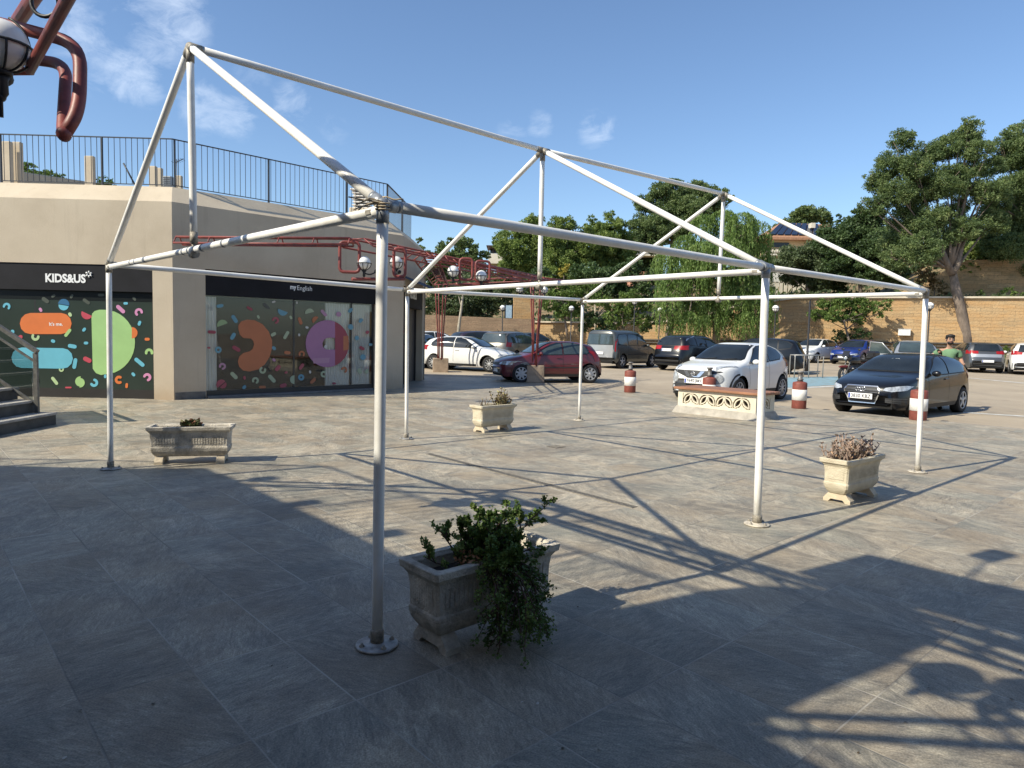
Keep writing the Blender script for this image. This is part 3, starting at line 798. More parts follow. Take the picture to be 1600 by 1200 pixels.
for q in rest:
    x, y = c2(q[2], q[3])
    if q[1] == 'p': L2_.append((q[0], pill(x, y, q[4], q[5], q[6])))
    elif q[1] == 'h': L2_.append((q[0], half(x, y, q[4], q[5])))
    else: L2_.append((q[0], hook(x, y, *q[4:])))
VC2 = [M('shaded_vinyl_%d' % i, tuple(q * .72 + .01 for q in lin(c)), .5, var=.05, scale=3) for i, c in enumerate(((205, 122, 76), (165, 190, 138), (112, 170, 190), (185, 84, 98), (200, 150, 180), (186, 200, 165), (188, 130, 172), (58, 104, 138), (220, 220, 216), (170, 66, 84), (90, 92, 86)))]  # duller sticker colours, with the shade and glass tint painted in
shapes('window_sticker', L2_, pw2, N2, gl, VC2)
# small unreadable curved lines of print on the crescent and ring are left as short strokes of type
sill = MB(); sill.hexa([P2(s2a, .006, .10), P2(s2b, .006, .10), P2(s2b, .006, -.09), P2(s2a, .006, -.09), P2(s2a, .05, .09), P2(s2b, .05, .09), P2(s2b, .05, -.09), P2(s2a, .05, -.09)])
sill.build('door_sill', M('sill_stone', (.16, .15, .14), .6, var=.2), bld)
# shop three round the corner
bars(P3, [(s3a, s3b, 0, ZF0)], -.25, .02, M('door_brown', (.085, .07, .062), .4, var=.2, scale=2), 'shop_door', bld)
bars(P3, [(s3a + .003, s3b - .003, ZF0, ZF1 - .003)], -.02, .1, black, 'fascia', bld)['label'] = 'narrow black fascia round the corner'
for q in [(s3a + .02, s3a + .09, 0, ZF0), (1.55, 1.62, 0, ZF0), (s3b - .09, s3b - .02, 0, ZF0)]: bars(P3, [q], -.2, .05, alu, 'door_post', bld)
for q in range(7): MB().box(P3(1.0 + .25 * math.sin(q * 3), .5 + q * .22, -.246), (.02, .12, .09), math.atan2(D3.y, D3.x)).build('door_sticker', VC[(Rd, O_, Cr)[q % 3]], bld)
lw = M('sign_white', (.82, .82, .8), .5, var=.02)
def sign(body, proj, D, n, x0, y0, x1, y1, bold, dn, name='sign_lettering', parent=bld):
    a = onplane(x0, y1, C0 + n * dn, n); b = onplane(x1, y1, C0 + n * dn, n); c = onplane(x0, y0, C0 + n * dn, n)
    X = (b - a); X.z = 0
    return text(body, lw, frame_mtx(a, X, (0, 0, 1)), width=X.length, height=abs(c.z - a.z), parent=parent, bold=bold, name=name)
sign('KIDS&US', None, D1, N1, 71, 427, 134, 441, .04, -.012)['label'] = 'white rounded shop name with an asterisk'
pet = MB(); pc = onplane(139, 428.5, C0 - N1 * .012, N1)
for i in range(6):
    a = i * PI / 3 + .5; d = -D1 * math.cos(a) + Vector((0, 0, 1)) * math.sin(a)
    pet.tube([pc + d * .025, pc + d * .07], .016, 7)
pet.build('logo_asterisk', lw, bld)
sign('my', None, D2, N2, 453.5, 446.5, 463, 454, .035, -.012); sign('English', None, D2, N2, 464.5, 446, 487.5, 455.5, .0, -.012)
def sign3():
    a = P3(1.2, 2.6, -.012); text('KIDS&US', lw, frame_mtx(a, D3, (0, 0, 1)), width=1.1, height=.24, parent=bld, bold=.06, name='sign_lettering')
sign3()
a = onplane(77, 509, C0 + N1 * (RC + .008), N1); b = onplane(98, 509, C0 + N1 * (RC + .008), N1)
text("It's me.", lw, frame_mtx(a, b - a, (0, 0, 1)), width=(b - a).length, parent=sh, bold=.02, name='window_lettering')
# roof railing (spindles are one of the building's railings, so a thing fixed to the roof: a part of the building)
iron = M('railing_iron', (.035, .04, .05), .5, var=.2, scale=20)
Rz0, Rz1 = HT, HT + 1.06
def railrun(A, B, parent, name='roof_railing', z0=Rz0, z1=Rz1, post=2.2, step=.126, flat=None):
    m_ = MB(); L = (B - A).length; d = (B - A) / L; ang = math.atan2(d.y, d.x)
    m_.box((A + B) / 2 + Vector((0, 0, z1)), (L, .04, .02), ang); m_.box((A + B) / 2 + Vector((0, 0, z0 + .06)), (L, .03, .015), ang)
    n = int(L / step)
    for i in range(n + 1):
        m_.tube([A + d * (i * L / n) + Vector((0, 0, z0 + .06)), A + d * (i * L / n) + Vector((0, 0, z1))], .007, 5, cap=False)
    for i in range(int(L / post) + 1):
        m_.box(A + d * min(L, i * post + .05) + Vector((0, 0, (z0 + z1) / 2)), (.03, .05, z1 - z0), ang)
    return m_.build(name, iron, parent)
io = .52
K0, K1, K2, K3 = E1 - N1 * io, C0 - n12 * io, C2 - n23 * io, C3 - N3 * io
railrun(K0, K1, bld); railrun(K1, K2, bld); railrun(K2, K3, bld)
br = MB(); q = at(210, 252, 17); br.tube([at(193, 255, 16.2) , at(211, 289, 16.2)], .02, 5); br.build('railing_brace', iron, bld)
# fins, low wall and shrubs on the roof, at their own distance
finm = stucco
def fin(x0, x1, y0, Y, dep=.16, name='roof_pillar', lab=None):
    a, b = at(x0, y0, Y), at(x1, y0, Y)
    m_ = MB(); h = a.z - HT
    m_.box(((a.x + b.x) / 2, Y + dep / 2, HT + h / 2 - .02), (abs(b.x - a.x), dep, h), bev=.02)
    return m_.build(name, finm, bld)
fin(2, 15, 219, 22); fin(17.5, 31, 220, 22.3, .16); fin(131, 145, 242, 23); fin(232, 243, 258, 25); fin(244, 252, 261, 25.6); fin(271, 283, 273, 27)
lw_ = MB(); a, b = at(32, 268, 25), at(132, 284, 31)
lw_.hexa([Vector((a.x, a.y, HT - .1)), Vector((b.x + 1, b.y, HT - .1)), Vector((b.x + 1, b.y + .3, HT - .1)), Vector((a.x, a.y + .3, HT - .1)), a, b + Vector((1, 0, -.1)), b + Vector((1, .3, -.1)), a + Vector((0, .3, 0))])
lw_.build('roof_parapet', finm, bld)
ac = MB(); a = at(264, 286, 24); ac.box(a, (.28, .3, .42), bev=.02)
for i in range(6): ac.mat(1).box(a + Vector((0, -.16, -.15 + i * .06)), (.24, .012, .02))
ac.build('air_conditioner', [M('ac_grey', (.3, .32, .33), .5), iron], bld)
an = MB(); a = at(276, 253, 26); an.tube([a + Vector((0, 0, -1.6)), a + Vector((0, 0, .1))], .015, 5); an.tube([a + Vector((-.1, 0, -.05)), a + Vector((.25, 0, .12))], .015, 5)
for i in range(5): an.tube([a + Vector((-.1 + i * .08, -.2, -.03 + i * .03)), a + Vector((-.1 + i * .08, .2, -.03 + i * .03))], .007, 4)
an.build('antenna', iron, bld)
ch = MB(); c_ = at(566, 322, 24); c_.z = HT
ztop = at(562, 301, 24).z
ch.mat(1).box((c_.x, 24, (HT + ztop) / 2 - .3), (.75, .6, ztop - HT - .5), bev=.02)
for i in range(6): ch.mat(0).box((c_.x, 24, ztop - .55 + i * .1), (.55 + .04 * (i % 2), .5, .045), bev=.01)
ch.mat(2).box((c_.x, 24, ztop - .3), (.36, .36, .6))
ch.mat(0).box((c_.x, 24, ztop + .06), (.7, .6, .05), bev=.01)
ch.build('chimney', [M('chimney_louvre', (.7, .66, .6), .7), stucco, iron], bld)
# awning at the corner shop
aw = MB(); a = P3(.25, 3.12, .02); b = P3(LEN3 - .5, 3.12, .02)
aw.hexa([a + Vector((0, 0, 0)), b, b + N3 * .75 + Vector((0, 0, -.30)), a + N3 * .75 + Vector((0, 0, -.30)), a + Vector((0, 0, .06)), b + Vector((0, 0, .06)), b + N3 * .75 + Vector((0, 0, -.22)), a + N3 * .75 + Vector((0, 0, -.22))])
o = aw.build('awning', M('navy_awning', (.05, .08, .14), .7, var=.15), bld)

# ------------------------------------------------------------------ terrace building behind the camera: it shades the foreground
tb = empty('terrace_building', uv(-6, 6, 0), 'cream terrace building behind the viewer whose shadow covers the near tiles', 'building')
m_ = MB(); zt, zb = 4.6, 4.2
def slab(poly, z0, z1, mb=m_):
    mb.prism([uv(a, b, z0) for a, b in poly], (0, 0, z1 - z0))
slab([(-2.5, 9.13), (-3.2, 9.58), (-4.27, 10.55), (-9, 14), (-18, 14), (-18, -8), (-4.2, -8), (-2.62, 1.4), (-2.56, 2.0), (-2.54, 2.38), (-2.25, 2.34), (-1.6, 2.26), (-.94, 2.14), (-.54, 2.42), (-.54, 2.72), (-.95, 3.2), (-1.33, 3.38), (-1.9, 3.52), (-2.22, 3.60), (-2.45, 4.3), (-2.5, 4.97)], zb, zt)
slab([(-.54, 2.45), (.33, 2.2), (.33, 3.02), (-.40, 3.16), (-.54, 2.72)], zb + .3, zt)
slab([(-.54, 1.87), (-.54, .6), (.33, -6), (.36, 2.2), (-.46, 2.44), (-.47, 1.87)], zt - .1, zt)
m_.build('roof_slab', stucco, tb)
m2 = MB()
m2.prism([uv(-3.2, 9.0), uv(-4.8, 10.3), uv(-9, 13.5), uv(-17, 13), uv(-17, -7), uv(-5, -7), uv(-3.2, 1.4)], (0, 0, zb))
m2.build('wall', stucco, tb)
r0 = [(-2.62, .2), (-2.62, 8.68), (-3.44, 9.5), (-4.55, 10.52), (-8, 13.4)]
for i in range(4): railrun(uv(*r0[i]), uv(*r0[i + 1]), tb, 'terrace_railing')
fl = MB()
for a, b in ((-3.34, 8.43), (-3.46, 7.19), (-3.38, 5.89)):
    fl.tube([uv(a, b, 4.6), uv(a, b, 5.5)], .02, 6); fl.box(uv(a, b, 5.6), (.2, .2, .14), .6, bev=.02)
fl.build('floodlight', iron, tb)
fm = MB(); c_ = cast(1552, 868, 5.0); fm.box(c_, (.26, .2, .16), .5, bev=.02)
fm.tube([c_, cast(1515, 900, 4.8), cast(1480, 925, 4.6)], .018, 6)
setp(fm.build('floodlight', iron), 'small floodlight on a bracket arm above the viewer', 'floodlight')

rb = empty('rear_sky_blocker', (8, -6, 0), 'added unseen block behind the viewer that keeps sky light off the near tiles', 'building')  # unseen building shape added to cut sky light on the foreground floor
m_ = MB(); m_.box((8, -7, 3.1), (19, 9, 6.2)); m_.build('wall', stucco, rb)
m_ = MB(); m_.box((8, -2.48, 2.6), (18, .05, .6)); m_.build('fascia', black, rb)
m_ = MB()
for i in range(5): m_.box((1 + i * 3.5, -2.475, 1.15), (3., .05, 2.1))
m_.build('shop_window', darkpane2, rb)

# ------------------------------------------------------------------ stairs with glazed rail, far left
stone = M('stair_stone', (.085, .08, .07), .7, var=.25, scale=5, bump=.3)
st = empty('staircase', gp(88, 663), 'grey stone staircase climbing to the left with a steel and glass rail', 'staircase')
q0 = gp(88, 663); ya, yb = q0.y - 6.0, q0.y
rise, run = .195, .30
m_ = MB(); tr = MB()
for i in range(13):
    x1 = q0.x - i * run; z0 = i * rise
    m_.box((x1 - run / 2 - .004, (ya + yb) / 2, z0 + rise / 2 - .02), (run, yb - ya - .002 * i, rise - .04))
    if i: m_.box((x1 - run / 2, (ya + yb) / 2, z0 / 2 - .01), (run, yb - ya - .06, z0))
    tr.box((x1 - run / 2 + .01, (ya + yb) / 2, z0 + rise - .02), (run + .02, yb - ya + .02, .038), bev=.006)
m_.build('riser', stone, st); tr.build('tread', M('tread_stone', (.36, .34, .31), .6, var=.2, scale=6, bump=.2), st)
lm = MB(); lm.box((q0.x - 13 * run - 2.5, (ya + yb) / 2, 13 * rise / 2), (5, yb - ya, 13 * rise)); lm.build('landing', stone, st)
steel = M('rail_steel', (.19, .185, .17), .45, metal=.5, var=.25, scale=12)
rl = MB(); px_ = q0.x - .22; yr = yb - .12
def rp_(i, h): return Vector((px_ - i * run, yr, (i + 1) * rise + h))
for i in (0, 4.2, 8.4): rl.box(rp_(i, .45), (.06, .045, .98))
sl = math.atan2(rise, run)
def slope(i0, i1, h, w, t):
    a, b = rp_(i0, h), rp_(i1, h); rl.box((a + b) / 2, ((a - b).length, w, t), 0, ry=math.atan2(rise, run))
slope(-.1, 12, .98, .075, .055); slope(.05, 12, .80, .03, .03); slope(.05, 12, .12, .04, .05)
rl.build('handrail', steel, st)
gp_ = MB()
a, b = rp_(.2, 0), rp_(11.9, 0)
gp_.hexa([a + Vector((0, 0, .16)), b + Vector((0, 0, .16)), b + Vector((0, .01, .16)), a + Vector((0, .01, .16)), a + Vector((0, 0, .78)), b + Vector((0, 0, .78)), b + Vector((0, .01, .78)), a + Vector((0, .01, .78))])
gp_.build('glass_panel', glassmat('rail_glass', (.72, .76, .76), .1), st)

# ------------------------------------------------------------------ red pipe pergolas
red = M('red_pipe_paint', (.235, .050, .040), .5, var=.22, scale=6, bump=.08, dark=(.11, .028, .027))
blk = M('black_iron', (.02, .02, .022), .5, var=.2)
globe = M('opal_globe', (.80, .79, .76), .25, var=.03, spec=.5)
def truss(A, B, mb, w=.42, h=.14, r=.021, n=None, rings=True):
    A, B = Vector(A), Vector(B); d = B - A; L = d.length; d.normalize(); s = Vector((-d.y, d.x, 0))
    for a, z in ((-w / 2, 0), (-w * .2, h), (w * .2, h), (w / 2, 0)):
        mb.tube([A + s * a + Vector((0, 0, z)), B + s * a + Vector((0, 0, z))], r, 8)
    n = n or max(1, int(L / 1.3))
    for i in range(n + 1):
        P = A + d * (L * i / n if n else 0)
        for a0, z0, a1, z1 in ((-w / 2, 0, -w * .2, h), (w * .2, h, w / 2, 0), (-w * .2, h, w * .2, h)):
            mb.tube([P + s * a0 + Vector((0, 0, z0)), P + s * a1 + Vector((0, 0, z1))], r * .75, 6)
        if rings and i < n:
            Pm = A + d * (L * (i + .5) / n) + Vector((0, 0, h))
            mb.tube([Pm + (s * math.cos(q) + d * math.sin(q)) * w * .2 for q in (j * PI / 6 for j in range(12))], r * .5, 5, closed=True)
def loopframe(parent, c, ax, w=.30, h=.58, r=.036):
    mb = MB()
    c = Vector(c); ax = Vector(ax).normalized(); z = Vector((0, 0, 1))
    p = [c + ax * (-w / 2), c + ax * (-w / 2) - z * h, c + ax * (w / 2) - z * h, c + ax * (w / 2)]
    mb.tube(rounded(p, .1, 5, closed=True), r, 9, closed=True); mb.build('loop_frame', red, parent)
def lantern(P, arm, name, label, group, s=1.):
    "opal globe in a half cage on a side arm; P is the globe centre"
    e = empty(name, P, label, 'lamp', group)
    P = Vector(P); g = MB(); g.sphere(P, .14 * s, 18, 12); g.build('globe', globe, e)
    c = MB(); r = .152 * s
    c.tube([P + Vector((r * math.cos(q), r * math.sin(q), -.005)) for q in (i * PI / 9 for i in range(18))], .008 * s, 5, closed=True)
    for k_ in range(4):
        a = k_ * PI / 4
        c.tube([P + Vector((r * math.cos(t) * math.cos(a), r * math.cos(t) * math.sin(a), -r * math.sin(t))) for t in (PI * i / 12 for i in range(13))], .007 * s, 5)
    c.lathe([(.05 * s, -.17 * s), (.055 * s, -.145 * s), (.02 * s, -.14 * s)], P, 10)
    c.lathe([(.012 * s, -.30 * s), (.03 * s, -.27 * s), (.028 * s, -.2 * s), (.04 * s, -.17 * s)], P, 10)
    if arm is not None:
        A_ = Vector(arm); c.tube(arc_pts(P + Vector((0, 0, -.2 * s)), (P + A_) / 2 + Vector((0, 0, -.2 * s)), A_, 5), .016 * s, 7)
        c.sphere(A_, .045 * s, 10, 6)
    c.build('cage', blk, e)
    return e
def column(mb, base, top, n=4, spread=.25, base_sp=.1, r=.026):
    base, top = Vector(base), Vector(top)
    for k_ in range(n):
        a = 2 * PI * k_ / n + .5; u_ = Vector((math.cos(a), math.sin(a), 0))
        p = [base + u_ * base_sp, base + u_ * (base_sp * 1.1) + Vector((0, 0, .9)), top + u_ * spread * .8 + Vector((0, 0, -.7)), top + u_ * spread]
        mb.tube(p, r, 8)
        mb.tube([p[0], base + Vector((0, 0, .03)) + u_ * .01], r, 6)
ZP = 3.36
pg = empty('red_pergola', (0, 20, 0), 'long red tubular pergola running from the shop corner to red columns at the plaza edge', 'pergola')
t_ = MB()
A0 = at(278, 376, 14.9); A0.z = ZP; A1 = at(548, 385, 14.5); A1.z = ZP
cA = gp(835, 598); cB = gp(687, 583)
TA = Vector((cA.x, cA.y, ZP)); TB = Vector((cB.x, cB.y, ZP + .1))
truss(A0, A1, t_, .34, n=5, rings=False); truss(A1 + Vector((.1, .2, 0)), TA, t_, .8, .16, n=8)
t_.build('truss', red, pg)
t_ = MB(); A2 = A1.lerp(TA, .32)
truss(A2 + Vector((.3, 0, 0)), TA + Vector((.4, -.2, -.1)), t_, .34, .12, n=5)
TC = Vector((-3.6, 23.2, ZP)); truss(A1.lerp(TA, .30), TB, t_, .6, .16, n=8); truss(TB, TA, t_, .6, .16, n=4)
truss(TA, TA + (TA - A1).normalized() * 1.2 + Vector((.4, 0, 0)), t_, .7, .14, n=1)
t_.build('cross_truss', red, pg)
t_ = MB()
for x, Y, w_ in ((546, 14.6, .38), (597, 15.2, .16), (624, 15.5, .24), (728, 17.3, .3), (754, 17.8, .34)):
    c_ = at(x, 440, Y); c_.z = ZP + .08; loopframe(pg, c_, (1, .15, 0), w_ * 1.05, .62 if Y < 16 else .52, .034)
t_ = MB(); t_.tube([at(550, 436, 14.6), at(632, 436, 15.5)], .034, 8); t_.build('lower_rail', red, pg)
t_ = MB(); t_.tube([at(712, 444, 17.4), at(775, 447, 17.8)], .03, 8); t_.build('lower_rail', red, pg)
for c_, T_ in ((cA, TA), (cB, TB)):
    t_ = MB(); column(t_, c_ + Vector((0, .1, .55)), T_ + Vector((0, 0, .05))); t_.build('column', red, pg)
conc = M('rough_concrete', (.34, .26, .19), .9, var=.25, scale=3, bump=.6, bscale=18)
for c_, lab, w_ in ((cA, 'squat stained concrete block in front of the red hatchback', .60), (cB, 'squat concrete block beside the white hatchback and shop corner', .62)):
    m_ = MB(); m_.box(c_ + Vector((0, w_ / 2, .29)), (w_, w_, .58), .1, bev=.02); setp(m_.build('concrete_block', conc), lab, 'block', 'concrete blocks under the red columns')
lantern(at(569, 411, 14.7), at(588, 424, 14.8), 'globe_lamp', 'globe lamp left of the near white post on the shaded wall', 'globe lamps on the far red pergola')
lantern(at(619, 410, 15.9), at(624, 425, 15.6), 'globe_lamp', 'globe lamp right of the near white post, half hidden by a red loop', 'globe lamps on the far red pergola')
lantern(at(708, 424, 17.2), at(720, 436, 17.3), 'globe_lamp', 'bright globe lamp left of the two red loops', 'globe lamps on the far red pergola')
lantern(at(752, 431, 17.6), at(754, 446, 17.8), 'globe_lamp', 'globe lamp inside the right hand red loop', 'globe lamps on the far red pergola')
lantern(at(812, 452, 22.0), at(824, 450, 22.5), 'globe_lamp', 'small dark caged lamp left of the red column top', 'globe lamps on the far red pergola', .8)
lantern(at(851, 453, 22.6), at(843, 450, 22.8), 'globe_lamp', 'small dark caged lamp right of the red column top', 'globe lamps on the far red pergola', .8)

# near pergola above the viewer
pn = empty('red_pergola', (-3.2, 5.1, 0), 'near red tubular pergola hanging into the top left corner', 'pergola')
def through(P, Q, e0, e1):
    d = (Q - P).normalized(); return [P - d * e0, Q + d * e1]
# four chords of the truss: each lies at its own height
def onshadow(x, y, l0, l1):
    "the point on this line of sight whose shadow falls on the ground line l0-l1"
    d = ray(x, y); d = d / d.y; g0, g1 = gp(*l0), gp(*l1); e = g1 - g0; k = COT
    def f(Y):
        P = CAM + d * Y; sx, sy = P.x + math.cos(SUN_AZ) * k * P.z, P.y + math.sin(SUN_AZ) * k * P.z
        return (sx - g0.x) * e.y - (sy - g0.y) * e.x
    a, b = 2.0, 9.0
    for _ in range(50):
        m = (a + b) / 2
        if f(a) * f(m) <= 0: b = m
        else: a = m
    return CAM + d * a
la, lc = ((799, 769), (1160, 877)), ((831, 806), (1100, 892))
CH = [through(onshadow(28, 33, *la), onshadow(50, 0, *la), 0, 5.5), through(onshadow(46, 110, *lc), onshadow(105, 0, *lc), 0, 5.),
      through(cast(900, 807.5, 3.9), cast(1212, 902, 3.9), 1.3, 4.), through(cast(850, 783, 3.95), cast(1100, 860, 3.95), 0, 3.)]
for (p, q), r_ in zip(CH[:3], (.040, .029, .028)):
    m_ = MB(); m_.tube([p, q], r_, 12); m_.build('chord', red, pn)
for q in (.25, .40, .55, .70, .85):
    m_ = MB(); m_.tube([CH[0][0].lerp(CH[0][1], q), CH[1][0].lerp(CH[1][1], q + .04)], .02, 7); m_.build('cross_bar', red, pn)
# bundle running left
for o_ in (0, .10):
    m_ = MB(); m_.tube([cast(792, 767 + o_ * 90, 3.9), cast(500, 755 + o_ * 70, 3.9), cast(500, 755 + o_ * 70, 3.9) + Vector((-6.5, .25 - o_, 0))], .030, 9); m_.build('chord', red, pn)
for o_ in (0, 1):
    m_ = MB(); m_.tube([cast(650, 756 + 3 * o_, 3.95), cast(430, 768 - 10 * o_, 3.95), cast(430, 768 - 10 * o_, 3.95) + Vector((-5, -.6 + o_, 0))], .02, 7); m_.build('chord', red, pn)
for p, q in (((792, 767), (740, 790)), ((740, 790), (690, 778)), ((812, 790), (770, 775)), ((855, 772), (800, 768))):
    m_ = MB(); m_.tube([cast(*p, 3.95), cast(*q, 3.8)], .03, 8); m_.build('cross_bar', red, pn)
Yn = 4.4
def rr(pts, rad, r, dY=0.):
    m_ = MB(); m_.tube(rounded([at(q[0], q[1], Yn + dY + (q[2] if len(q) > 2 else 0)) for q in pts], rad, 7), r, 12); m_.build('loop_frame', red, pn)
rr([(-90, 18, .1), (5, 37, 0), (126, 69, -.1), (124, 172, -.25), (98, 214, -.3)], .17, .037)
rr([(-60, 99, .3), (15, 88, .25), (104, 100, .1), (98, 205, -.25), (101, 213, -.3)], .15, .035)
m_ = MB(); m_.sphere(at(100, 209, Yn - .3), .042, 12, 8); m_.build('end_cap', red, pn)
m_ = MB(); m_.tube([at(-60, 112, Yn + .2), at(50, 111, Yn + .2)], .026, 12); m_.build('chord', red, pn)
t_ = MB()
c_ = at(70, 4, 3.95); rr_ = .075
t_.tube([c_ + Vector((rr_ * math.cos(q), 0, rr_ * math.sin(q))) for q in (i * PI / 10 for i in range(20))], .011, 7, closed=True)
t_.build('ring', blk, pn)
t_ = MB(); t_.tube(arc_pts(at(14, 28, 4.3), at(44, 45, 4.3), at(48, 84, 4.3), 8), .008, 6); t_.build('cable', blk, pn)
l_ = lantern(at(2, 70, 4.15), None, 'globe_lamp', 'large near globe lamp in a black cage at the top left edge', 'globe lamps on the near red pergola', 1.02)
m_ = MB(); q = at(0, 128, 4.15); m_.sphere(q + Vector((0, 0, -.01)), .035, 10, 8); m_.sphere(q + Vector((0, 0, -.085)), .03, 10, 8); m_.tube([q + Vector((0, 0, .1)), q + Vector((0, 0, -.2))], .014, 7)
m_.build('finial', blk, l_)
# pipes and lamps over the viewer that draw the shadows bottom right
t_ = MB()
def cl(p, q, z, r=.034, e0=0., e1=0.):
    a, b = cast(*p, z), cast(*q, z); d = (b - a).normalized(); t_.tube([a - d * e0, b + d * e1], r, 9)
cl((1170, 1115), (1600, 1132), 3.2, .03, 1.5, 4); cl((1170, 1142), (1600, 1168), 3.2, .03, 1.5, 4)
cl((1470, 975), (1600, 1018), 3.2, .03, 0, 4); cl((1460, 988), (1600, 1037), 3.2, .03, 0, 4)
for p in ((1226, 1127), (1542, 1147)):
    c_ = cast(*p, 3.2)
    for k_ in (0, 1): t_.tube([c_ + Vector((.085 * math.cos(q), .085 * math.sin(q), .0)) for q in (i * PI / 8 for i in range(16))], .014, 6, closed=True)
for p, q in (((1540, 985), (1548, 1010)), ((1590, 1072), (1530, 1098)), ((1530, 1098), (1545, 1135)), ((1560, 1108), (1600, 1132))):
    cl(p, q, 3.2, .03)
t_.build('overhead_pipe', red, pn)
lantern(cast(1482, 1058, 3.1), cast(1560, 1098, 3.15), 'globe_lamp', 'globe lamp over the viewer whose shadow lies bottom right', 'globe lamps on the near red pergola')
lantern(cast(1610, 1085, 3.1), cast(1570, 1098, 3.15), 'globe_lamp', 'second globe lamp over the viewer, beyond the right edge', 'globe lamps on the near red pergola')
lantern(cast(708, 786, 3.1), cast(765, 790, 3.15), 'globe_lamp', 'globe lamp whose oval shadow falls left of the pipe junction', 'globe lamps on the near red pergola')
# ------------------------------------------------------------------ planters
def planter(c, L, Wd, rz, label, mats, H=.44, tub=.13):
    e = empty('planter', c, label, 'planter', 'stone planters on the plaza', rz, local=True)
    st_, st2, soil = mats
    # profile of the flared tub: (scale outward offset, z)
    z0 = .085
    prof = [(-.055, z0), (-.045, z0 + .008), (-.026, z0 + .035), (-.012, z0 + .065), (-.006, z0 + .095), (-.006, z0 + .11), (-.012, z0 + .12), (-.010, z0 + .22), (-.002, H - .075), (.014, H - .05), (.028, H - .04), (.032, H - .004), (.028, H)]
    m_ = MB(); hl, hw = L / 2 - .03, Wd / 2 - .03
    def ring(o, z, n=0):
        x, y, b = hl + o, hw + o, .014
        return [(-x + b, -y, z), (x - b, -y, z), (x, -y + b, z), (x, y - b, z), (x - b, y, z), (-x + b, y, z), (-x, y - b, z), (-x, -y + b, z)]
    rs = [ring(o_, z) for o_, z in prof]
    rs += [ring(-.012, H), ring(-.03, H - .02), ring(-.035, H - .09), ]
    vs = [p for r_ in rs for p in r_]; n = 8
    fs = [(i * n + k_, i * n + (k_ + 1) % n, (i + 1) * n + (k_ + 1) % n, (i + 1) * n + k_) for i in range(len(rs) - 1) for k_ in range(n)]
    fs.append(tuple(range(n))[::-1])
    m_.add(vs, fs)
    # fluting: shallow vertical ribs on all four sides
    nr = int(L / .035)
    for sg in (-1, 1):
        for i in range(nr):
            x = -hl + .05 + (2 * hl - .1) * (i + .5) / nr
            m_.box((x, sg * (hw - .0125), z0 + .215), (.020, .014, .125), rx=-sg * .025)
        n2 = int(Wd / .035)
        for i in range(n2):
            y = -hw + .05 + (2 * hw - .1) * (i + .5) / n2
            m_.box((sg * (hl - .0135), y, z0 + .215), (.016, .018, .125), ry=sg * .03)
    m_.build('tub', st_, e)
    m_ = MB(); m_.box((0, 0, H - .085), (2 * hl - .06, 2 * hw - .06, .02))
    rr_ = random.Random(3)
    for i in range(60): m_.sphere((rr_.uniform(-hl + .06, hl - .06), rr_.uniform(-hw + .06, hw - .06), H - .076), rr_.uniform(.008, .022), 5, 4)
    m_.build('soil', soil, e)
    for sg in (-1, 1):
        f_ = MB(); x = sg * (hl - .10)
        # foot with an arch cut in it, spanning the width
        w2 = hw + .005
        out = [(-w2, 0), (-w2, .03), (-w2 + .05, .09), (w2 - .05, .09), (w2, .03), (w2, 0), (w2 - .05, 0), (w2 - .075, .028), (-w2 + .075, .028), (-w2 + .05, 0)]
        f_.prism([(x - .045, y, z) for y, z in out], (.09, 0, 0)); f_.build('foot', st2, e)
    return e
soil = M('potting_soil', (.045, .035, .028), .95, var=.4, scale=20)
pst = M('cast_stone', (.62, .56, .43), .85, var=.08, scale=5, bump=.6, bscale=70, dark=(.46, .40, .29))
pstd = M('cast_stone_weathered', (.66, .60, .50), .88, var=.12, scale=9, bump=.8, bscale=60, dark=(.30, .27, .22))
pst2 = M('cast_stone_foot', (.56, .47, .34), .85, var=.15, scale=6, bump=.4, bscale=60)
def centre(px, z, L, Wd, rz, sx, sy):
    "planter centre from a rim corner pixel; sx, sy tell which corner (local signs)"
    g = gp(px[0], px[1], z); g.z = 0
    return g - Matrix.Rotation(rz, 3, 'Z') @ Vector((sx * L / 2, sy * Wd / 2, 0))
PL = []
pA = centre((682, 899), .44, .86, .34, R(42), -1, -1); PL.append(planter(pA, .86, .34, R(42), 'weathered grey fluted planter overflowing with a trailing jade bush', (pstd, pstd, soil)))
pB = centre((1330, 722), .44, .80, .32, R(40), -1, -1); PL.append(planter(pB, .80, .32, R(40), 'cream stone planter full of dry pinkish succulent stems, front right', (pst, pst2, soil)))
pC = centre((226, 668), .44, .93, .34, R(13), -1, -1); PL.append(planter(pC, .93, .34, R(13), 'long stone planter seen side on with one tiny succulent, on the left', (pstd, pst2, soil)))
pD = centre((753, 635), .44, .80, .32, R(44), -1, -1); PL.append(planter(pD, .80, .32, R(44), 'cream stone planter in the middle distance with sparse yellowish sprigs', (pst, pst2, soil)))

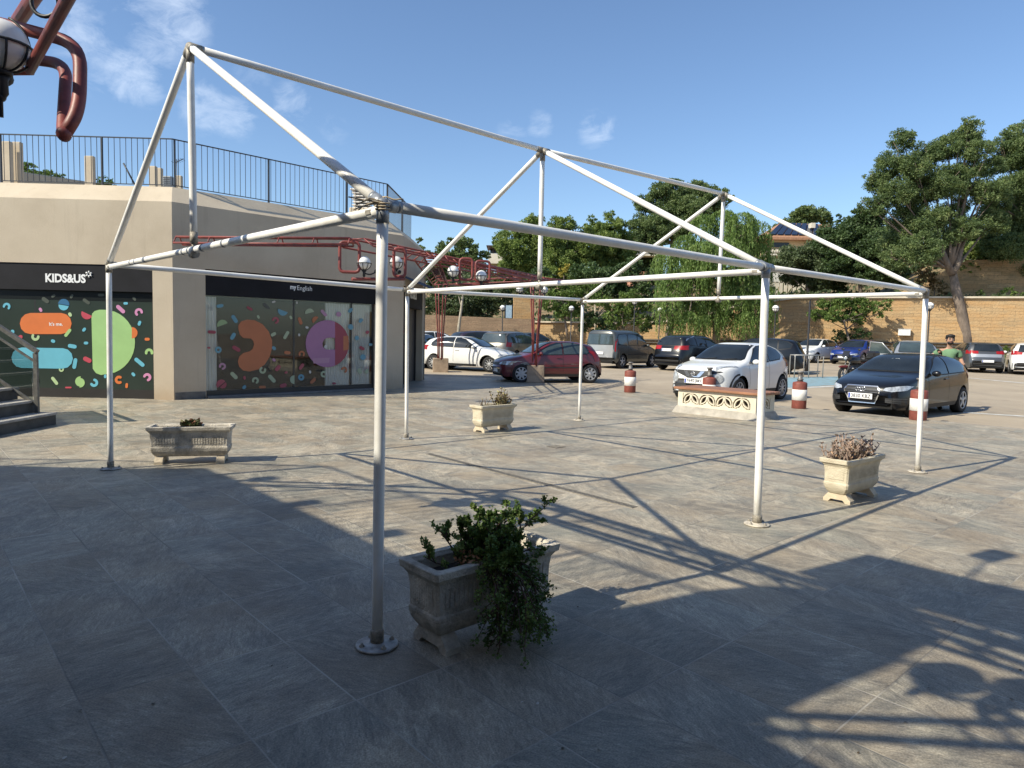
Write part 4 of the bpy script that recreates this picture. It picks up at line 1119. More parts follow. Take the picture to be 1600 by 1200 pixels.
# ------------------------------------------------------------------ plants in the planters
def leaf(mb, P, d, L, w, up=None):
    d = Vector(d).normalized(); s = d.cross(Vector((random.uniform(-1, 1), random.uniform(-1, 1), random.uniform(-.3, 1)))); s.normalize(); P = Vector(P)
    n_ = d.cross(s) * L * .12
    mb.add([P, P + d * L * .35 + s * w / 2 + n_, P + d * L * .8 + s * w * .42 + n_, P + d * L, P + d * L * .8 - s * w * .42, P + d * L * .35 - s * w / 2], [(0, 1, 2, 3), (0, 3, 4, 5)])
def jade():
    e = empty('jade_bush', pA + Vector((0, 0, .36)), 'trailing green jade bush with tiny round leaves spilling over the near planter', 'plant')
    rnd = random.Random(5); stems = MB(); lv = MB()
    rot = Matrix.Rotation(R(42), 3, 'Z')
    root = pA + rot @ Vector((-.07, -.02, .36))
    front = rot @ Vector((0, -1, 0)); along = rot @ Vector((1, 0, 0))
    def grow(P, d, L, r, lvl, sag):
        n = max(4, int(L / .035)); pts = [P.copy()]; q = P.copy(); d = d.normalized()
        for i in range(n):
            d = (d + Vector((rnd.uniform(-.16, .16), rnd.uniform(-.16, .16), rnd.uniform(-.12, .12) - sag)) * 1.).normalized()
            q = q + d * (L / n)
            if q.z < .03: break
            # keep outside the tub wall
            loc = rot.transposed() @ (q - pA)
            if q.z < .44 and abs(loc.x) < .42 and -.185 < loc.y < .16 and (loc.y < -.08):
                loc.y = -.19 - rnd.random() * .02; qq = rot @ loc + pA; q = Vector((qq.x, qq.y, q.z))
            pts.append(q.copy())
            k_ = 3 if lvl else 2
            for j in range(k_ + (1 if lvl > 1 else 0)):
                a = rnd.uniform(0, 2 * PI); dd = Vector((math.cos(a), math.sin(a), rnd.uniform(-.3, .9))) + d * .4
                leaf(lv, q + Vector((rnd.uniform(-.012, .012), rnd.uniform(-.012, .012), rnd.uniform(-.012, .012))), dd, rnd.uniform(.012, .019), rnd.uniform(.009, .014))
            if lvl < 3 and rnd.random() < (.62 if lvl < 2 else .42):
                a = rnd.uniform(0, 2 * PI)
                grow(q, d * .8 + Vector((math.cos(a), math.sin(a), rnd.uniform(-.3, .5))) * .7, L * rnd.uniform(.25, .38), r * .6, lvl + 1, sag * .5)
        stems.tube(pts, [r * (1 - .7 * i / len(pts)) for i in range(len(pts))], 5)
    Z = Vector((0, 0, 1))
    for i in range(34):   # upright part
        a = rnd.uniform(-.7, .8)
        grow(root + along * rnd.uniform(-.10, .14), Z + along * a * .9 + front * rnd.uniform(-.3, .9), rnd.uniform(.15, .27), .007, 0, .02)
    grow(root + along * .08, Z * .55 + along * 1.1 - front * .2, .42, .007, 0, -.02)
    grow(root + along * -.02, Z * 1.2 + along * .05, .29, .007, 0, -.0)
    grow(root - along * .12, Z * .5 - along * 1.0 + front * .1, .24, .006, 0, .02)
    for i in range(17):  # trailing part
        s_ = rnd.uniform(-.08, .13)
        st_ = root + along * (s_ * .9) + Z * rnd.uniform(.03, .12) + front * rnd.uniform(0, .08)
        grow(st_, Z * .35 + front * rnd.uniform(.7, 1.0) + along * s_ * .5, rnd.uniform(.34, .56), .006, 1, .24 + rnd.random() * .12)
    stems.build('stem', M('jade_stem', (.085, .045, .03), .6), e)
    lv.build('foliage', leafmat('jade_leaf', (.06, .11, .025), (.15, .22, .055), (.30, .36, .11), .2, 14), e)
    dead = MB()
    for i in range(55):
        q = root - along * rnd.uniform(.06, .15) + front * rnd.uniform(.02, .12) + Z * rnd.uniform(.06, .13)
        leaf(dead, q, (rnd.uniform(-1, 1), rnd.uniform(-1, 1), rnd.uniform(-.6, .5)), rnd.uniform(.02, .035), .012)
    dead.build('dry_leaves', M('dry_leaf', (.42, .22, .12), .8), e)
jade()
def succ(c, name, label, n, hgt, mats, seed, rz, L, W=.22, leafd=3, zc=.36, lean=.5, ls=(.014, .03), thick=.006):
    e = empty(name, c + Vector((0, 0, zc)), label, 'plant'); rnd = random.Random(seed); s_ = MB(); l_ = MB()
    rot = Matrix.Rotation(rz, 3, 'Z')
    for i in range(n):
        P = c + rot @ Vector((rnd.uniform(L[0], L[1]), rnd.uniform(-W / 2, W / 2), zc)); h = hgt * rnd.uniform(.35, 1.) ** 1.3
        d = Vector((rnd.uniform(-lean, lean), rnd.uniform(-lean, lean), 1)).normalized(); pts = [P]; k_ = 5
        for j in range(k_):
            d = (d + Vector((rnd.uniform(-.3, .3), rnd.uniform(-.3, .3), rnd.uniform(-.1, .2)))).normalized(); pts.append(pts[-1] + d * h / k_)
            for q in range(leafd):
                a = rnd.uniform(0, 2 * PI); leaf(l_.mat(rnd.choice((0, 0, 1, 2))), pts[-1], Vector((math.cos(a), math.sin(a), .8)), rnd.uniform(*ls), rnd.uniform(*ls) * .5)
        s_.tube(pts, [thick, thick * 1.15, thick, thick, thick * .8, thick * .6], 5)
        if rnd.random() < .6:
            b = pts[3]; dd = Vector((rnd.uniform(-1, 1), rnd.uniform(-1, 1), 1.)).normalized()
            s_.tube([b, b + dd * h * .22, b + dd * h * .3 + Vector((0, 0, h * .14))], thick * .7, 5)
    s_.build('stem', mats[0], e); l_.build('foliage', mats[1:], e)
pk = [M('succ_stem', (.33, .24, .19), .7, var=.3, scale=30), M('succ_leaf_a', (.28, .20, .16), .7, var=.3, scale=30), M('succ_leaf_b', (.42, .27, .17), .7), M('succ_leaf_c', (.16, .13, .10), .7)]
succ(pB, 'dry_succulent', 'spiky clump of dry pinkish brown succulents in the front right planter', 72, .31, pk, 2, R(40), (-.34, .33), leafd=4, ls=(.02, .045), thick=.007)
yl = [M('sprig_stem', (.15, .10, .06), .8), M('sprig_leaf_a', (.40, .36, .16), .7, var=.3, scale=30), M('sprig_leaf_b', (.26, .20, .12), .7), M('sprig_leaf_c', (.09, .06, .04), .7)]
succ(pD, 'sparse_succulent', 'sparse yellowish sprigs in the middle distance planter', 26, .40, yl, 9, R(44), (.08, .33), leafd=7, ls=(.02, .05))
succ(pD, 'bare_twigs', 'thin bare twigs at the near end of the middle planter', 9, .30, yl, 12, R(44), (-.3, .05), leafd=1, lean=.8, thick=.005)
gr = [M('agave_stem', (.12, .10, .06), .8), M('agave_leaf_a', (.14, .17, .07), .6, var=.3, scale=30), M('agave_leaf_b', (.20, .19, .09), .6), M('agave_leaf_c', (.22, .10, .06), .7)]
succ(pC, 'small_succulent', 'one tiny green rosette in the long left planter', 16, .10, gr, 4, R(13), (-.07, .06), .08, leafd=6, ls=(.05, .09), zc=.38)
succ(pC, 'small_weeds', 'thin reddish weeds at the left end of the long planter', 8, .05, gr, 6, R(13), (-.36, -.22), .1, leafd=2, zc=.38, ls=(.015, .03), thick=.003)

# ------------------------------------------------------------------ lattice wall bench
def bench():
    cM = gp(1183, 659); ang = TH; al = uv(0, 1) - uv(0, 0); ac = uv(1, 0) - uv(0, 0)   # al: along the long side (v), ac: across (u)
    L, Wd, Hh = 2.0, .92, .56
    e = empty('lattice_bench', cM + al * L / 2 + ac * Wd / 2, 'low cream lattice block seat with brown wooden top between the posts', 'bench', rz=TH, local=True)
    # local x = across(u), y = along(v)
    cream = M('cream_block', (.66, .60, .47), .8, var=.08, scale=4, bump=.2, bscale=50); grey = M('seat_base', (.38, .35, .30), .9, var=.2, scale=5, bump=.5)
    wood = M('seat_wood', (.30, .14, .075), .5, var=.25, scale=3, stretch=(8, 1, 1), bump=.1)
    m_ = MB(); x, y = Wd / 2, L / 2
    m_.hexa([(-x, -y, 0), (x, -y, 0), (x, y, 0), (-x, y, 0), (-x + .07, -y + .07, .15), (x - .07, -y + .07, .15), (x - .07, y - .07, .15), (-x + .07, y - .07, .15)]); m_.build('base', grey, e)
    x -= .09; y -= .09; z0, z1 = .15, .50
    m_ = MB()
    def face(P, u0, u1, n):
        "lattice face: block wall with pairs of leaf shaped openings, P(u, z, depth)"
        cell = (u1 - u0 - .24) / n
        # solid frame pieces
        def hx(a, b, c, d): m_.hexa([P(a, c, 0), P(b, c, 0), P(b, c, .05), P(a, c, .05), P(a, d, 0), P(b, d, 0), P(b, d, .05), P(a, d, .05)])
        hx(u0, u0 + .12, z0, z1); hx(u1 - .12, u1, z0, z1); hx(u0 + .12, u1 - .12, z0, z0 + .055); hx(u0 + .12, u1 - .12, z1 - .075, z1)
        za, zb2 = z0 + .055, z1 - .075; hh = zb2 - za
        for i in range(n):
            a = u0 + .12 + cell * i; b = a + cell
            hx(b - .012, b, za, zb2) if i < n - 1 else None
            cw = (b - a - .012)
            # two quarter-turned petals (\ /) : built as curved bars round them
            for sgn, ca in ((1, a + cw * .27), (-1, a + cw * .73)):
                ctr = (ca, (za + zb2) / 2)
                dx, dz = (cw * .20, hh * .42)
                p0 = (ctr[0] - sgn * dx, ctr[1] - dz); p1 = (ctr[0] + sgn * dx, ctr[1] + dz)
                for bow in (-1, 1):
                    k_ = 8; cl_ = []
                    for t in range(k_ + 1):
                        t_ = t / k_; bx = p0[0] + (p1[0] - p0[0]) * t_; bz = p0[1] + (p1[1] - p0[1]) * t_
                        off_ = bow * .052 * math.sin(PI * t_)
                        nx, nz = -(p1[1] - p0[1]), (p1[0] - p0[0]); l_ = math.hypot(nx, nz)
                        cl_.append((bx + nx / l_ * off_, bz + nz / l_ * off_))
                    for (q0_, q1_) in zip(cl_[:-1], cl_[1:]):
                        dx_, dz_ = q1_[0] - q0_[0], q1_[1] - q0_[1]; l_ = math.hypot(dx_, dz_); nx, nz = -dz_ / l_ * .011, dx_ / l_ * .011
                        m_.hexa([P(q0_[0] - nx, q0_[1] - nz, .004), P(q1_[0] - nx, q1_[1] - nz, .004), P(q1_[0] - nx, q1_[1] - nz, .046), P(q0_[0] - nx, q0_[1] - nz, .046), P(q0_[0] + nx, q0_[1] + nz, .004), P(q1_[0] + nx, q1_[1] + nz, .004), P(q1_[0] + nx, q1_[1] + nz, .046), P(q0_[0] + nx, q0_[1] + nz, .046)])
                # corner infills around the petals
                for (cx_, cz_, s1_, s2_) in ((a if sgn > 0 else a + cw / 2, zb2, 1, -1), (a + cw / 2 if sgn > 0 else a + cw, za, -1, 1)) if sgn > 0 else ((a + cw, zb2, -1, -1), (a + cw / 2, za, 1, 1)):
                    w_ = cw * .27; h_ = hh * .48
                    m_.prism([P(cx_, cz_, .003), P(cx_ + s1_ * w_, cz_, .003), P(cx_ + s1_ * w_ * .35, cz_ + s2_ * h_ * .35, .003), P(cx_, cz_ + s2_ * h_, .003)], P(0, 0, .044) - P(0, 0, 0))
                hx(ca - .008, ca + .008, za, za + .02)
            hx(a + cw / 2 - .006, a + cw / 2 + .006, za, zb2)
    face(lambda u, z, d: Vector((-x + d, u, z)), -y, y, 4)
    face(lambda u, z, d: Vector((x - d, u, z)), -y, y, 4)
    face(lambda u, z, d: Vector((u, -y + d + .001, z)), -x + .051, x - .051, 1)
    face(lambda u, z, d: Vector((u, y - d - .001, z)), -x + .051, x - .051, 1)
    m_.build('lattice_block', cream, e)
    m_ = MB(); m_.box((0, 0, .325), (Wd - .42, L - .42, .34)); m_.build('core', M('dark_core', (.10, .075, .055), .9), e)
    m_ = MB()
    for i in range(4):
        w_ = (Wd - .02) / 4; m_.box((-Wd / 2 + .01 + w_ * (i + .5), 0, .53), (w_ - .006, L - .02, .055), bev=.012)
    m_.build('top', wood, e)
bench()

# ------------------------------------------------------------------ bollards
redp = M('bollard_red', (.21, .055, .038), .6, var=.2, scale=8, bump=.2); whp = M('bollard_white', (.72, .70, .66), .6, var=.08, scale=8); stl = M('bollard_neck', (.20, .19, .18), .5, metal=.4, var=.3, scale=20)
def bollard(base, label):
    e = empty('bollard', base, label, 'bollard', 'red and white bollards along the plaza edge', 0, local=True)
    r = .165
    m_ = MB(); m_.lathe([(r - .005, 0), (r, .01), (r, .20), (r, .45), (r, .595), (r - .012, .62), (.09, .637), (.085, .64)], n=24); m_.build('drum', redp, e)
    m_ = MB(); m_.lathe([(r + .001, .199), (r + .0035, .20), (r + .0035, .45), (r + .001, .451)], n=24); m_.build('white_band', whp, e)
    m_ = MB(); m_.lathe([(.07, .635), (.06, .67), (.075, .68), (.075, .70), (.052, .71), (.05, .84), (.075, .85), (.075, .88)], n=16); m_.build('neck', stl, e)
    return e
bollard(gp(984, 613), 'red and white bollard by itself, left of the white crossover')
bollard(gp(1107, 628.5), 'red and white bollard half hidden by the lattice seat, before the white crossover')
bollard(gp(1248, 638), 'red and white bollard between the lattice seat and the black hatchback')
bollard(gp(1434, 656), 'red and white bollard directly behind the white post, before the black hatchback')

# ------------------------------------------------------------------ bike rack
def onlot(x, y, z=0.):
    P = gp(x, y)
    for _ in range(8): P = gp(x, y, zg(P.y) - .02 + z)
    return P
a, b = onlot(1237, 590), onlot(1281, 590)
rk = MB()
for q, h in ((a, .95), (a.lerp(b, .5), .95), (b, .95)):
    rk.tube(rounded([q + Vector((0, -.25, 0)), q + Vector((0, -.25, h)), q + Vector((0, .25, h)), q + Vector((0, .25, 0))], .08), .022, 7)
rk.tube([a + Vector((0, -.25, .95)), b + Vector((0, -.25, .95))], .022, 7); rk.tube([a + Vector((0, .25, .95)), b + Vector((0, .25, .95))], .022, 7)
rk.tube([a + Vector((0, 0, .25)), b + Vector((0, 0, .25))], .022, 7)
setp(rk.build('bike_rack', M('rack_steel', (.42, .40, .37), .4, metal=.5, var=.15)), 'low grey steel tube bike rack by the blue bay', 'bike rack')

# ------------------------------------------------------------------ retaining walls
def stonemat(name, cols, sc=(1, 1), mort=(.30, .22, .13)):
    m, n, b = newmat(name)
    tc = n('ShaderNodeTexCoord', 3)
    br_ = n.n.new('ShaderNodeTexBrick'); dn = n.n.new('ShaderNodeTexNoise'); n.l.new(tc, dn.inputs['Vector']); dn.inputs['Scale'].default_value = 1.6; dn.inputs['Detail'].default_value = 4
    wob = n('ShaderNodeVectorMath', _p={'operation': 'SCALE'}, i0=n('ShaderNodeVectorMath', _p={'operation': 'SUBTRACT'}, i0=dn.outputs[1], i1=(.5, .5, .5)), Scale=.22)
    n.l.new(n('ShaderNodeMapping', Vector=n('ShaderNodeVectorMath', _p={'operation': 'ADD'}, i0=tc, i1=wob), Rotation=(PI / 2, 0, 0)), br_.inputs['Vector'])
    br_.inputs['Scale'].default_value = 1.; br_.inputs['Brick Width'].default_value = 1.25 * sc[0]; br_.inputs['Row Height'].default_value = .21 * sc[1]; br_.inputs['Mortar Size'].default_value = .012
    br_.inputs['Mortar Smooth'].default_value = .6
    br_.inputs['Color1'].default_value = (*cols[0], 1); br_.inputs['Color2'].default_value = (*cols[1], 1); br_.inputs['Mortar'].default_value = (*mort, 1)
    a = n('ShaderNodeTexNoise', 0, Vector=n('ShaderNodeMapping', Vector=tc, Scale=(.5, 1, 1.6)), Scale=1.2, Detail=8., Roughness=.65)
    c = n('ShaderNodeTexNoise', 0, Vector=tc, Scale=9., Detail=5., Roughness=.7)
    col = n.mix(n('ShaderNodeMapRange', i0=a, i1=.42, i2=.62, i3=0., i4=.8), br_.outputs[0], cols[2])
    col = n.mix(n('ShaderNodeMapRange', i0=c, i1=.5, i2=.72, i3=0., i4=.65), col, cols[3])
    n.set(b.inputs['Base Color'], col); b.inputs['Roughness'].default_value = .92
    n.set(b.inputs['Normal'], n('ShaderNodeBump', Height=n.math('ADD', c, n.math('MULTIPLY', br_.outputs[1], -.5)), Strength=.7, Distance=.05))
    return m
sandst = stonemat('sandstone', ((.36, .245, .13), (.45, .315, .17), (.42, .25, .11), (.19, .14, .085)))
pale = M('pale_coping', (.55, .48, .38), .9, var=.15, scale=1.5, bump=.3)
def WP(s, d, z): q = WA + WD * s + WN * d; q.z = z; return q
zL = zg(50) - .05
wang = math.atan2(WD.y, WD.x)
rw = empty('retaining_wall', WP(0, .2, 0), 'long sandstone retaining wall behind the parked cars', 'wall')
def wallrun(name, s0, s1, d, zfun0, zfun1, th, mat, parent, step=4., batter=0.):
    m_ = MB(); n = max(1, int((s1 - s0) / step))
    for i in range(n):
        a, b = s0 + (s1 - s0) * i / n, s0 + (s1 - s0) * (i + 1) / n
        m_.hexa([WP(a, d, zfun0(a)), WP(b, d, zfun0(b)), WP(b, d + th, zfun0(b)), WP(a, d + th, zfun0(a)), WP(a, d + batter, zfun1(a)), WP(b, d + batter, zfun1(b)), WP(b, d + th, zfun1(b)), WP(a, d + th, zfun1(a))])
    o = m_.build(name, mat, None)
    # local axes along the wall so the courses run level
    Mx = Matrix.Translation(WP(0, d, 0)) @ Matrix.Rotation(wang, 4, 'Z')
    o.data.transform(Mx.inverted()); o.matrix_basis = Mx
    if parent: o.parent = parent; o.matrix_parent_inverse = WM(parent).inverted()
    return o
wallrun('wall', -50, 62, 0, lambda s: -.2, lambda s: zL + wallh(s), .5, sandst, rw, batter=.12)
wallrun('coping', -50, 62, -.04, lambda s: zL + wallh(s) + .003, lambda s: zL + wallh(s) + .12, .62, pale, rw)
rw2 = empty('retaining_wall', WP(10, 5.4, 0), 'upper rough sandstone terrace wall under the pines', 'wall')
wallrun('wall', 8, 62, 5.2, lambda s: zL + wallh(s) - .4, lambda s: zL + wallh(s) + wallh2(s) + .5, .4, stonemat('sandstone_rough', ((.44, .27, .13), (.56, .37, .20), (.30, .22, .12), (.13, .12, .06)), (1.3, 1.4)), rw2, batter=.1)
# darker stone boundary wall behind the left hand cars
dk = stonemat('brown_stone', ((.26, .17, .11), (.32, .22, .14), (.20, .14, .09), (.12, .09, .06)), (.6, .8))
bwall = MB()
def bw(x0, x1, y0, y1, Y, name, lab, mat, th=.35):
    a, b = at(x0, y0, Y), at(x1, y1, Y); z = zg(Y) - .1
    m_ = MB(); m_.hexa([Vector((a.x, Y, z)), Vector((b.x, Y, z)), Vector((b.x, Y + th, z)), Vector((a.x, Y + th, z)), a, b, b + Vector((0, th, 0)), a + Vector((0, th, 0))])
    return setp(m_.build(name, mat), lab, 'wall')
bw(600, 836, 489, 499, 50, 'stone_wall', 'brown coursed stone wall below the shrubs, left of the red columns', dk)
# pipe run and cables on the wall, meter box
pm = MB(); c1, c2_, cz = -2, 60, lambda s: zL + 1.02 + s * .012
pm.tube([WP(s_, -.06, cz(s_)) for s_ in range(6, 60, 3)], .07, 6); pm.tube([WP(s_, -.06, cz(s_) - .2) for s_ in range(6, 60, 3)], .06, 6)
pts = []
for i in range(60):
    s_ = 8 + i * .85; pts.append(WP(s_, -.12, cz(s_) - .28 - .30 * abs(math.sin(i * .31)) ** 1.6))
pm.tube(pts, .028, 5)
setp(pm.build('service_pipe', M('dark_pipe', (.07, .06, .05), .7, var=.3)), 'dark service pipes and sagging cable along the sandstone wall', 'pipe')
mb_ = MB()
def on_wall(x, y, d=-.1): return onplane(x, y, WA + WN * d, WN)
q = on_wall(1413, 519.5, -.16); mb_.box(q, (.72, .2, .42), wang, bev=.02); mb_.box(q + Vector((0, 0, .22)), (.78, .24, .03), wang)
setp(mb_.build('meter_box', M('box_white', (.7, .7, .68), .6)), 'small white box fixed on the sandstone wall', 'meter box')

# ------------------------------------------------------------------ street lamps
def street_lamp(x, y, Y, label, gl=.17, kind='globe'):
    g = at(x, y, Y); base = Vector((g.x, g.y, zg(Y) - .03))
    e = empty('street_lamp', base, label, 'street lamp', 'globe street lamps in the car park', 0)
    m_ = MB(); m_.tube([base, base + Vector((0, 0, .5)), base + Vector((0, 0, .52)), g - Vector((0, 0, gl * 1.3))], [.07, .06, .04, .032], 9)
    m_.lathe([(.035, -gl * 1.5), (.09, -gl * 1.1), (.11, -gl * .9), (.09, -gl * .8)], g, 10); m_.build('pole', blk, e)
    m_ = MB(); m_.sphere(g, gl, 16, 10); m_.build('globe', globe, e)
    m_ = MB()
    for k_ in range(4):
        a = k_ * PI / 4; m_.tube([g + Vector((gl * 1.05 * math.cos(t) * math.cos(a), gl * 1.05 * math.cos(t) * math.sin(a), -gl * 1.05 * math.sin(t))) for t in (PI * i / 10 for i in range(11))], .012, 4)
    m_.tube([g + Vector((gl * 1.06 * math.cos(q), gl * 1.06 * math.sin(q), 0)) for q in (i * PI / 8 for i in range(16))], .014, 4, closed=True); m_.build('cage', blk, e)
street_lamp(785.5, 481, 44, 'globe street lamp left of the red columns, before the brown wall', .17)
street_lamp(893, 482, 44, 'globe street lamp between the red columns and the white post, by young trees', .17)
street_lamp(992, 472, 42, 'globe street lamp standing behind the grey van', .15)
street_lamp(1031, 484, 45, 'globe street lamp at the left edge of the weeping tree', .14)
street_lamp(1212, 482, 42, 'globe street lamp just right of the second white post', .2)
street_lamp(1453, 478, 38, 'globe street lamp just right of the far right white post', .2)
# tall dark pole with a small cross head
def pole(x, ytop, ybase, label, r=.055, arm=False):
    b = onlot(x, ybase); t = at(x, ytop, b.y); e = empty('lamp_post', b, label, 'post')
    m_ = MB(); m_.tube([b, b + Vector((0, 0, .6)), b + Vector((0, 0, .62)), Vector((b.x, b.y, t.z))], [r * 1.7, r * 1.6, r, r * .8], 9); m_.build('pole', blk, e)
    if arm:
        m_ = MB(); m_.tube(arc_pts((b.x, b.y, t.z), (b.x + .1, b.y, t.z + .35), (b.x + .5, b.y, t.z + .35), 5), .03, 6); m_.box((b.x + .65, b.y, t.z + .33), (.5, .2, .1), bev=.03); m_.build('arm', blk, e)
pole(1260, 470, 580, 'tall dark post rising behind the bike rack', arm=True)
pole(808, 466, 545, 'thin dark post right of the brown wall', .035)
pole(1331, 610, 611, 'x', .01) if False else None

# ------------------------------------------------------------------ houses on the slope
hw_ = M('house_wall', (.60, .45, .28), .9, var=.08, scale=.6, bump=.1); hwp = M('house_wall_pale', (.62, .57, .47), .9, var=.1, scale=.6)
tile = M('roof_tile', (.36, .19, .11), .85, var=.25, scale=2.5, bump=.4, stretch=(6, 1, 1)); wdk = M('window_dark', (.02, .022, .025), .15, var=.1)
def hbox(m_, x0, x1, ytop, ybot, Y, dep, k_=0):
    a, b = at(x0, ytop, Y), at(x1, ybot, Y); m_.mat(k_).box(((a.x + b.x) / 2, Y + dep / 2, (a.z + b.z) / 2), (abs(b.x - a.x), dep, abs(a.z - b.z)))
    return a, b
# house with solar panels
e = empty('hillside_house', at(1240, 400, 78), 'ochre house with balustraded balcony and solar panels, up the slope right', 'house')
m_ = MB(); hbox(m_, 1205, 1300, 368, 440, 78, 9); m_.build('wall', hw_, e)
m_ = MB(); a, b = at(1196, 370, 77), at(1308, 372, 77); r0_, r1_ = at(1222, 347, 81), at(1300, 350, 81)
m_.hexa([a + Vector((0, 0, -.25)), b + Vector((0, 0, -.25)), b + Vector((0, 11, -.25)), a + Vector((0, 11, -.25)), a, b, Vector((r1_.x, 81.5, r1_.z)), Vector((r0_.x, 81.5, r0_.z))]); m_.build('roof', tile, e)
m_ = MB(); n_ = 7
for i in range(n_):
    t0, t1 = .03 + i * .105, .03 + i * .105 + .09
    p0, p1 = a.lerp(b, t0), a.lerp(b, t1); q0_, q1_ = Vector((r0_.x, 81.5, r0_.z)).lerp(Vector((r1_.x, 81.5, r1_.z)), t0), Vector((r0_.x, 81.5, r0_.z)).lerp(Vector((r1_.x, 81.5, r1_.z)), t1)
    u_ = Vector((0, 0, .12)); m_.prism([p0.lerp(q0_, .1) + u_, p1.lerp(q1_, .1) + u_, p1.lerp(q1_, .92) + u_, p0.lerp(q0_, .92) + u_], (0, 0, .05))
m_.build('solar_panel', M('solar_blue', (.02, .03, .06), .15, metal=.2, var=.1), e)
m_ = MB(); hbox(m_, 1207, 1233, 379, 387, 77.9, .1); m_.build('window', wdk, e)
m_ = MB(); hbox(m_, 1262, 1275, 378, 386, 77.9, .1); m_.build('window', wdk, e)
m_ = MB(); hbox(m_, 1268, 1274, 348, 356, 79, .8); m_.build('chimney', hwp, e)
m_ = MB(); hbox(m_, 1198, 1262, 387.5, 389, 76, 1.9); hbox(m_, 1198, 1262, 396, 400, 76, 1.9)
a, b = at(1198, 390, 76), at(1262, 390, 76); z0_, z1_ = at(1230, 396, 76).z, at(1230, 388.5, 76).z
for i in range(26): m_.lathe([(.05, z0_), (.09, z0_ + .2), (.04, z1_)], (a.x + (b.x - a.x) * i / 25, 76.1, 0), 6)
m_.build('balustrade', hwp, e)
m_ = MB(); hbox(m_, 1200, 1262, 418, 462, 70, 5); m_.build('lower_wall', M('white_render', (.62, .60, .54), .9, var=.12, scale=.5), e)
m_ = MB()
for i in range(9): hbox(m_, 1205 + i * 7, 1208 + i * 7, 440, 470, 62, .2)
hbox(m_, 1203, 1270, 440, 443, 62, .25); m_.build('terrace_fence', hwp, e)
# rooftop frame house
e = empty('hillside_house', at(775, 400, 95), 'small pale house with a dark roof frame, left of the pines', 'house')
m_ = MB(); hbox(m_, 763, 790, 396, 412, 95, 6); m_.build('wall', hwp, e)
m_ = MB(); hbox(m_, 760, 788, 383, 385, 95, 5); hbox(m_, 763, 764.3, 385, 396, 95, .3); hbox(m_, 783, 784.3, 385, 396, 95, .3); hbox(m_, 770, 771, 385, 396, 96, .3); m_.build('roof_frame', M('dark_timber', (.08, .05, .04), .8), e)
m_ = MB(); hbox(m_, 766, 782, 386, 396, 98, .2); m_.build('window', wdk, e)
e = empty('hillside_house', at(1000, 375, 90), 'long low pale roofed house among the pines', 'house')
m_ = MB(); hbox(m_, 970, 1036, 378, 400, 90, 8); m_.build('wall', hwp, e)
m_ = MB(); a, b = at(966, 375, 89), at(1040, 373, 89); m_.hexa([a, b, b + Vector((0, 9, 0)), a + Vector((0, 9, 0)), a + Vector((.5, 0, .45)), b + Vector((-.5, 0, .45)), b + Vector((-.5, 9, .9)), a + Vector((.5, 9, .9))]); m_.build('roof', M('pale_tile', (.48, .40, .32), .9, var=.2), e)
e = empty('hillside_house', at(1003, 425, 75), 'terracotta walled house glimpsed beside the weeping tree', 'house')
m_ = MB(); hbox(m_, 985, 1012, 424, 450, 75, 5); m_.build('wall', M('terracotta_render', (.52, .25, .16), .9, var=.1), e)
m_ = MB(); hbox(m_, 992, 1000, 430, 440, 74.9, .1); m_.build('window', wdk, e)
e = empty('garden_panel', at(795, 500, 52), 'pale blue panel standing above the brown stone wall', 'panel')
m_ = MB(); hbox(m_, 790, 800, 477, 497, 52, .12); m_.build('panel', M('pale_blue_panel', (.33, .45, .55), .6), e)
m_ = MB(); hbox(m_, 788.5, 790, 475, 500, 52, .12); hbox(m_, 800, 801.5, 475, 500, 52, .12); m_.build('frame', blk, e)
e = setp(MB().box(at(818, 490, 53), (1.6, .5, 2.6), bev=.05).build('stone_pier', sandst), 'rough ochre stone pier left of the red columns', 'pier')

# ------------------------------------------------------------------ trees
def foliage_np(clumps, leafsz, dens, aspect=1.6, sub=10, seed=0, hang=0., tuft=.38, flat=.85):
    "clumps: list of (centre, radius). returns verts, faces of leaf quads grouped into tufts spread through each crown volume"
    g = np.random.default_rng(seed); C_, Rr = [], []
    for c, r in clumps:
        n = max(12, int(sub * 5.2 * (r / 1.2) ** 1.2))
        d = g.normal(size=(n, 3)); d /= np.linalg.norm(d, axis=1)[:, None]
        rad = r * g.uniform(.25, 1., (n, 1)) ** .6
        p = np.array(c)[None] + d * rad * np.array([1, 1, flat]); C_.append(p); Rr.append(np.full(n, r) * g.uniform(tuft * .6, tuft * 1.25, n))
    C_ = np.concatenate(C_); Rr = np.concatenate(Rr)
    cnt = np.maximum(8, (dens * 12 * Rr ** 2 / leafsz ** 2)).astype(int)
    idx = np.repeat(np.arange(len(Rr)), cnt); n = len(idx)
    d = g.normal(size=(n, 3)); d /= np.linalg.norm(d, axis=1)[:, None]
    pos = C_[idx] + d * (Rr[idx] * g.uniform(0, 1, n) ** .42)[:, None] * np.array([1, 1, .75])
    ax = g.normal(size=(n, 3)) * .75 + d * .6 + np.array([0, 0, .25 - hang * 2.2]); ax /= np.linalg.norm(ax, axis=1)[:, None]
    sd = np.cross(ax, g.normal(size=(n, 3))); sd /= np.linalg.norm(sd, axis=1)[:, None]
    L = leafsz * g.uniform(.6, 1.4, n)[:, None]; Wd = L / aspect
    v = np.stack([pos - ax * L / 2, pos + sd * Wd / 2, pos + ax * L / 2, pos - sd * Wd / 2], 1).reshape(-1, 3)
    return v, np.arange(n * 4).reshape(n, 4)
